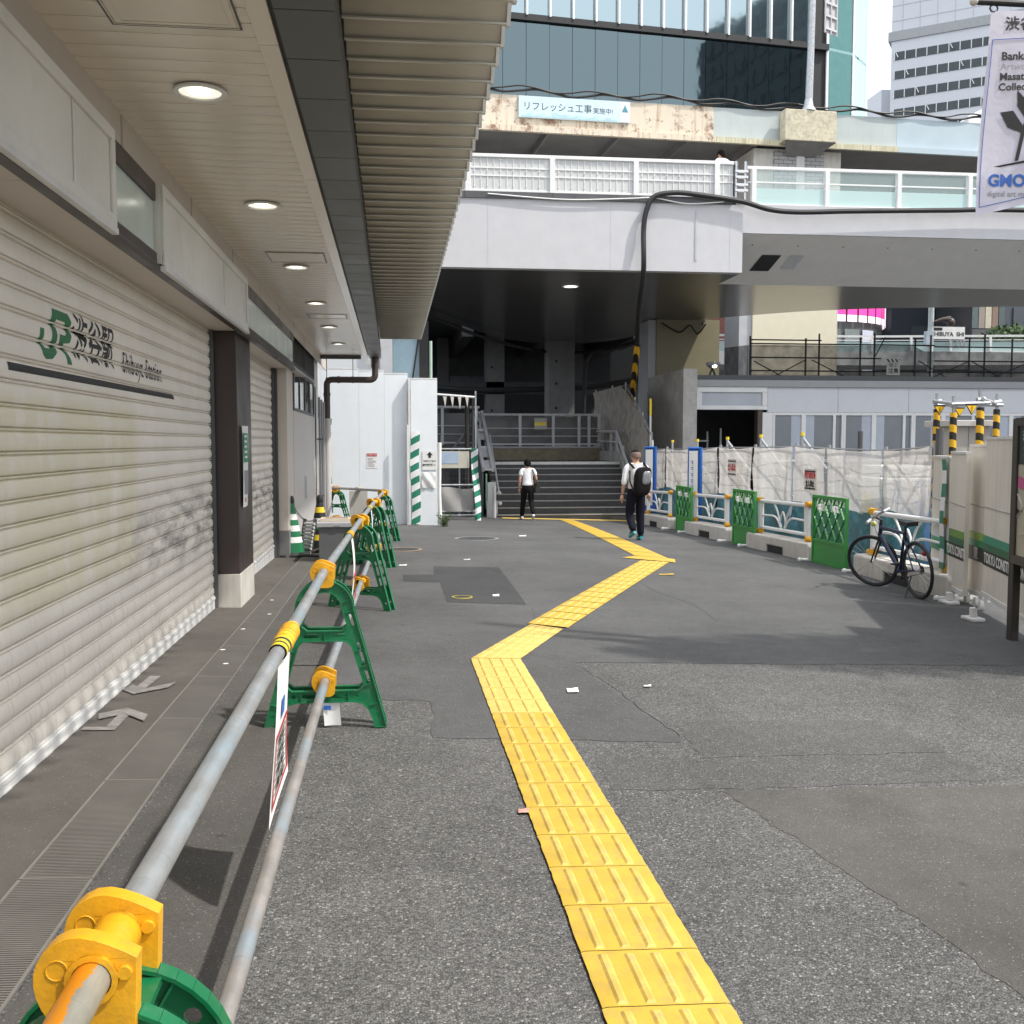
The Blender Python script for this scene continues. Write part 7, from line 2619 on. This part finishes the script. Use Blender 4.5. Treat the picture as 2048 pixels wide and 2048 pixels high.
def finger_mb(palm, dirv, side, n=4, s=1.):
    """palm centre, direction of fingers, sideways axis -> palm box, four unequal fingers and a thumb"""
    mb = MB()
    d, sd_ = Vector(dirv).normalized(), Vector(side).normalized()
    fwd = d.cross(sd_)
    p = Vector(palm)
    mb.tube([p - d * .05 * s, p - d * .01 * s, p + d * .035 * s, p + d * .045 * s], [.024 * s, .034 * s, .036 * s, .028 * s], 10)
    for i, L in enumerate((.062, .074, .070, .052)):
        b_ = p + d * .035 * s + sd_ * (i - 1.5) * .019 * s
        m_ = b_ + d * L * .5 * s + fwd * .006
        e = b_ + d * L * s + fwd * .022
        mb.tube([b_, m_, e], [.0095 * s, .009 * s, .007 * s], 7)
    b_ = p - d * .02 * s - sd_ * .03 * s
    mb.tube([b_, b_ - sd_ * .022 * s + d * .03 * s + fwd * .008, b_ - sd_ * .018 * s + d * .06 * s + fwd * .018], [.012 * s, .011 * s, .008 * s], 7)
    return mb


def person(name_lb, loc, H, yaw, legs, arms, kit, tilt=0.):
    """legs / arms: joint positions in metres for a 1.70 m figure, local frame x right, y ahead, z up"""
    k = H / 1.70
    t_ = thing('person', name_lb, 'person', (0, 0, 0))
    V = lambda *p: Vector(p) * k
    rr = lambda r_: r_ * k
    P_ = {}
    P_['pel'] = (V(0, 0, .96), (rr(.105), rr(.08)))
    P_['wai'] = (V(0, .0, 1.10), (rr(.10), rr(.075)))
    P_['che'] = (V(0, .01, 1.30), (rr(.13), rr(.085)))
    P_['nb'] = (V(0, .02, 1.43), (rr(.085), rr(.065)))
    P_['nk'] = (V(0, .03, 1.49), rr(.052))
    P_['hb'] = (V(0, .045 + tilt * .3, 1.54), (rr(.074), rr(.084)))
    P_['hm'] = (V(0, .05 + tilt * .6, 1.605), (rr(.088), rr(.104)))
    P_['ht'] = (V(0, .05 + tilt, 1.665), (rr(.066), rr(.078)))
    E = [('pel', 'wai'), ('wai', 'che'), ('che', 'nb'), ('nb', 'nk'), ('nk', 'hb'), ('hb', 'hm'), ('hm', 'ht')]
    for sg, s_ in ((-1, 'l'), (1, 'r')):
        sh, el, wr = arms[s_]
        P_['sh' + s_] = (V(*sh), rr(.055))
        P_['el' + s_] = (V(*el), rr(.042))
        P_['wr' + s_] = (V(*wr), rr(.029))
        E += [('nb', 'sh' + s_), ('sh' + s_, 'el' + s_), ('el' + s_, 'wr' + s_)]
        hp, kn, an, _ = legs[s_]
        P_['hp' + s_] = (V(*hp), rr(.07))
        P_['kn' + s_] = (V(*kn), rr(.056))
        P_['an' + s_] = (V(*an), rr(.040))
        E += [('pel', 'hp' + s_), ('hp' + s_, 'kn' + s_), ('kn' + s_, 'an' + s_)]
    ex = MB()
    for s_, sg in (('l', -1), ('r', 1)):
        el, wr = V(*arms[s_][1]), V(*arms[s_][2])
        d = (wr - el).normalized()
        ex_ = finger_mb(wr + d * .07 * k, d, Vector((0, 1, 0)) if abs(d.y) < .8 else Vector((1, 0, 0)), s=k)
        ex.add(ex_.v, ex_.f)
        # ears and nose
        hd = P_['hm'][0]
        ex.sphere(hd + Vector((sg * .078 * k, -.005, -.01 * k)), .014 * k, .024 * k, .034 * k, 10)
    hd = P_['hm'][0]
    ex.sphere(hd + Vector((0, .092 * k, -.025 * k)), .016 * k, .022 * k, .026 * k, 10)
    ex.sphere(hd + Vector((0, .080 * k, -.062 * k)), .026 * k, .012 * k, .008 * k, 10)
    body = skinned(P_, E, 'pel', None, 'body', t_, 2, ex)
    out = [(body, 'body', M['skin'], 80)]
    # eyes
    ey = MB()
    for sg in (-1, 1):
        ey.sphere(hd + Vector((sg * .03 * k, .083 * k, .004 * k)), .011 * k, n=8)
    out.append((ey, 'eyes', M['ink'], 80))
    # hair
    hr = MB()
    n = 18
    cap = kit['hair']
    rows = []
    for i in range(9):
        th = math.pi * .5 * i / 8
        rows.append(th)
    vs_, fs_ = [], []
    hc = hd + Vector((0, -.008 * k, .012 * k))
    for i, th in enumerate(rows):
        for q in range(n):
            a = 2 * math.pi * q / n
            back_ = max(0, -math.sin(a))
            lo = cap['low'] * (.35 + .65 * back_) if i == 8 else 0
            rr_ = cap['puff']
            vs_.append(hc + Vector(((.096 * k * rr_) * math.sin(th) * math.cos(a), .113 * k * rr_ * math.sin(th) * math.sin(a), .105 * k * rr_ * math.cos(th) - lo * k)) + Vector((rnd(-.003, .003), rnd(-.003, .003), 0)) * cap['rough'])
    for i in range(8):
        for q in range(n):
            l = (q + 1) % n
            fs_.append((i * n + q, i * n + l, (i + 1) * n + l, (i + 1) * n + q))
    hr.add(vs_, fs_)
    if cap['low'] > .02:
        vs2 = []
        base_i = 8 * n
        for q in range(n):
            v = Vector(hr.v[base_i + q])
            vs2.append(v)
        lowr = []
        for q in range(n):
            a = 2 * math.pi * q / n
            back_ = max(0, -math.sin(a))
            lowr.append(Vector((hc.x + (vs2[q].x - hc.x) * .9, hc.y + (vs2[q].y - hc.y) * .93, vs2[q].z - cap['low'] * k * .8 * back_)))
        hr.add(vs2 + lowr, [(q, (q + 1) % n, n + (q + 1) % n, n + q) for q in range(n)])
    out.append((hr, 'hair', cap['mat'], 80))
    if cap.get('top'):
        h2_ = MB().sphere(hc + Vector((0, .008 * k, .052 * k)), .083 * k, .100 * k, .066 * k, 16)
        out.append((h2_, 'top_hair', M['hair'], 80))
    # shirt
    S = {}
    S['wai'] = (V(0, .0, .955), (rr(.185), rr(.14)))
    S['low'] = (V(0, .0, 1.02), (rr(.178), rr(.132)))
    S['mid'] = (V(0, .0, 1.15), (rr(.155), rr(.115)))
    S['che'] = (V(0, .01, 1.32), (rr(.165), rr(.115)))
    S['nb'] = (V(0, .015, 1.44), (rr(.09), rr(.078)))
    SE = [('wai', 'low'), ('low', 'mid'), ('mid', 'che'), ('che', 'nb')]
    for s_ in 'lr':
        sh, el, wr = [V(*p) for p in arms[s_]]
        f_ = kit['sleeve']
        S['s' + s_] = (sh + Vector((0, 0, -.005)), rr(.078))
        if f_ <= 1:
            S['e' + s_] = (sh.lerp(el, f_), rr(.068))
        else:
            S['m' + s_] = (el, rr(.058))
            S['e' + s_] = (el.lerp(wr, f_ - 1), rr(.052))
            SE.append(('s' + s_, 'm' + s_))
        SE += [('nb', 's' + s_), (('s' if f_ <= 1 else 'm') + s_, 'e' + s_)]
    out.append((skinned(S, SE, 'che', None, 'shirt', t_), 'shirt', M['shirt'], 80))
    # trousers
    T = {'top': (V(0, 0, 1.08), (rr(.14), rr(.105))), 'pel': (V(0, -.005, .93), (rr(.185), rr(.145)))}
    TE = [('top', 'pel')]
    for s_ in 'lr':
        hp, kn, an, _ = [V(*p) for p in legs[s_]]
        T['h' + s_] = (hp + Vector((0, 0, -.04)), rr(.112))
        T['k' + s_] = (kn, rr(kit['knee']))
        T['a' + s_] = (an + (kn - an) * -.06, rr(kit['hem']))
        TE += [('pel', 'h' + s_), ('h' + s_, 'k' + s_), ('k' + s_, 'a' + s_)]
    out.append((skinned(T, TE, 'pel', None, 'trousers', t_), 'trousers', kit['trousers'], 80))
    for s_ in 'lr':
        an, toe = V(*legs[s_][2]), V(*legs[s_][3])
        d = (toe - an)
        d.normalize()
        dn = Vector((0, 0, -1))
        s = skinned({'a': (an + Vector((0, 0, .02 * k)), rr(.046)), 'h': (an - d * .03 * k + Vector((0, 0, -.035 * k)), rr(.042)), 'm': (an.lerp(toe, .55) + Vector((0, 0, -.012 * k)), (rr(.045), rr(.036))), 't': (toe, (rr(.040), rr(.026)))}, [('a', 'h'), ('a', 'm'), ('m', 't')], 'a', None, 'shoe', t_)
        out.append((s, 'shoe', kit['shoe'], 80))
        s = MB().tube([an - d * .075 * k + Vector((0, 0, -.075 * k)), toe + d * .02 * k + Vector((0, 0, -.028 * k))], [rr(.036), rr(.036)], 8)
        c = (an + toe) / 2
        s.v = [tuple(v) for v in s.v]
        out.append((s, 'sole', kit['sole'], 80))
    for fn in kit.get('more', []):
        out += fn(V, rr, k)
    rz = Matrix.Rotation(yaw, 4, 'Z')
    objs = []
    for mb, nm, mt, sm in out:
        mb.xf(rz)
        mb.build(nm, mt, t_, sm=sm)
    t_.location = loc
    return t_


def shoulder_bag(V, rr, k):
    s = MB().box(.20 * k, .33 * k, -.13 * k, .14 * k, .78 * k, 1.04 * k)
    st_ = MB()
    for a, b_ in (((.13, -.10, 1.44), (.25, -.14, 1.0)), ((.13, .10, 1.42), (.25, .13, 1.0))):
        st_.bar(V(*a), V(*b_), .045 * k, .012)
    st_.bar(V(.13, -.09, 1.44), V(.13, .09, 1.42), .045 * k, .012)
    return [(s, 'shoulder_bag', M['black'], 0), (st_, 'bag_strap', M['black'], 0)]


def backpack(V, rr, k):
    pw = lambda c_, e: math.copysign(abs(c_) ** e, c_)
    def ball(cx, cy, cz, a, b_, c_, e, shear=.12):
        return MB().grid(lambda u, v: V(cx + a * pw(math.cos(u * 6.2832), e) * pw(math.sin(v * 3.1416), e) + shear * c_ * -math.cos(v * 3.1416), cy + b_ * pw(math.sin(u * 6.2832), e) * pw(math.sin(v * 3.1416), e), cz + c_ * pw(-math.cos(v * 3.1416), e)), 24, 14)
    s = ball(.045, -.205, 1.13, .165, .095, .275, .55)
    p = ball(.095, -.275, 1.20, .09, .045, .13, .6)
    st_ = MB()
    for x0, x1 in ((-.15, -.06), (.13, .2)):
        st_.tube([V(x0, .10, 1.30), V(x0, .06, 1.44), V(x0, -.06, 1.47), V((x0 + x1) / 2, -.15, 1.38)], .020 * k, 8)
    lo = MB().tube([V(-.17, -.09, 1.34), V(-.17, -.10, 1.12), V(-.10, -.14, .94)], .016 * k, 8)
    return [(s, 'backpack', M['blackcloth'], 80), (p, 'backpack_pocket', pm('clear_pocket', (.20, .21, .23), .2, var=.3, vs=12), 80), (st_, 'backpack_strap', M['blackcloth'], 80), (lo, 'strap_end', M['black'], 80)]


def wristband(V, rr, k):
    return [(MB().tube([V(-.262, .045, .93), V(-.266, .047, .915)], rr(.036), 10), 'wristwatch', M['ink'], 80)]


person('person in a white tee shirt with a black shoulder bag near the stairs', (3.66, 27.75, gz(3.66, 27.75) + .012), 1.63, R(3),
       {'l': ((-.085, .02, .90), (-.10, .17, .50), (-.115, .30, .10), (-.125, .44, .045)), 'r': ((.085, -.01, .90), (.10, .02, .50), (.12, -.26, .19), (.135, -.12, .075))},
       {'l': ((-.175, .0, 1.40), (-.235, -.03, 1.14), (-.235, .04, .90)), 'r': ((.175, .0, 1.40), (.245, -.04, 1.15), (.225, .14, 1.02))},
       dict(hair=dict(low=.055, puff=1.09, rough=1.5, mat=M['hair']), sleeve=.62, trousers=M['blackcloth'], knee=.082, hem=.066, shoe=M['ink'], sole=M['white'], more=[shoulder_bag]), tilt=.01)
person('person with cropped hair in a white shirt and navy trousers carrying a black backpack', (4.76, 19.75, gz(4.76, 19.75) + .012), 1.74, R(8),
       {'l': ((-.09, .0, .90), (-.115, .07, .49), (-.13, -.20, .20), (-.15, -.09, .115)), 'r': ((.09, .01, .90), (.10, .04, .48), (.105, .02, .09), (.115, .17, .04))},
       {'l': ((-.19, .0, 1.40), (-.255, -.02, 1.13), (-.265, .05, .88)), 'r': ((.19, .0, 1.40), (.265, -.02, 1.14), (.285, .06, .90))},
       dict(hair=dict(low=.03, puff=1.03, rough=.5, mat=M['stubble'], top=True), sleeve=1.35, trousers=M['navy'], knee=.088, hem=.072, shoe=M['teal'], sole=pm('sole_teal', (.03, .24, .28), .5), more=[backpack, wristband]), tilt=.0)
person('person whose dark hair and white collar show above the footbridge railing', (9.02, 27.75, TZ - .1), 1.74, R(20),
       {'l': ((-.085, .0, .90), (-.10, .05, .49), (-.11, .0, .09), (-.115, .14, .04)), 'r': ((.085, .0, .90), (.10, .05, .49), (.10, .0, .09), (.11, .14, .04))},
       {'l': ((-.175, .0, 1.40), (-.235, -.03, 1.14), (-.235, .04, .90)), 'r': ((.175, .0, 1.40), (.245, -.04, 1.15), (.25, .04, .92))},
       dict(hair=dict(low=.07, puff=1.12, rough=1.5, mat=M['hair']), sleeve=.6, trousers=M['navy'], knee=.085, hem=.07, shoe=M['ink'], sole=M['white']))
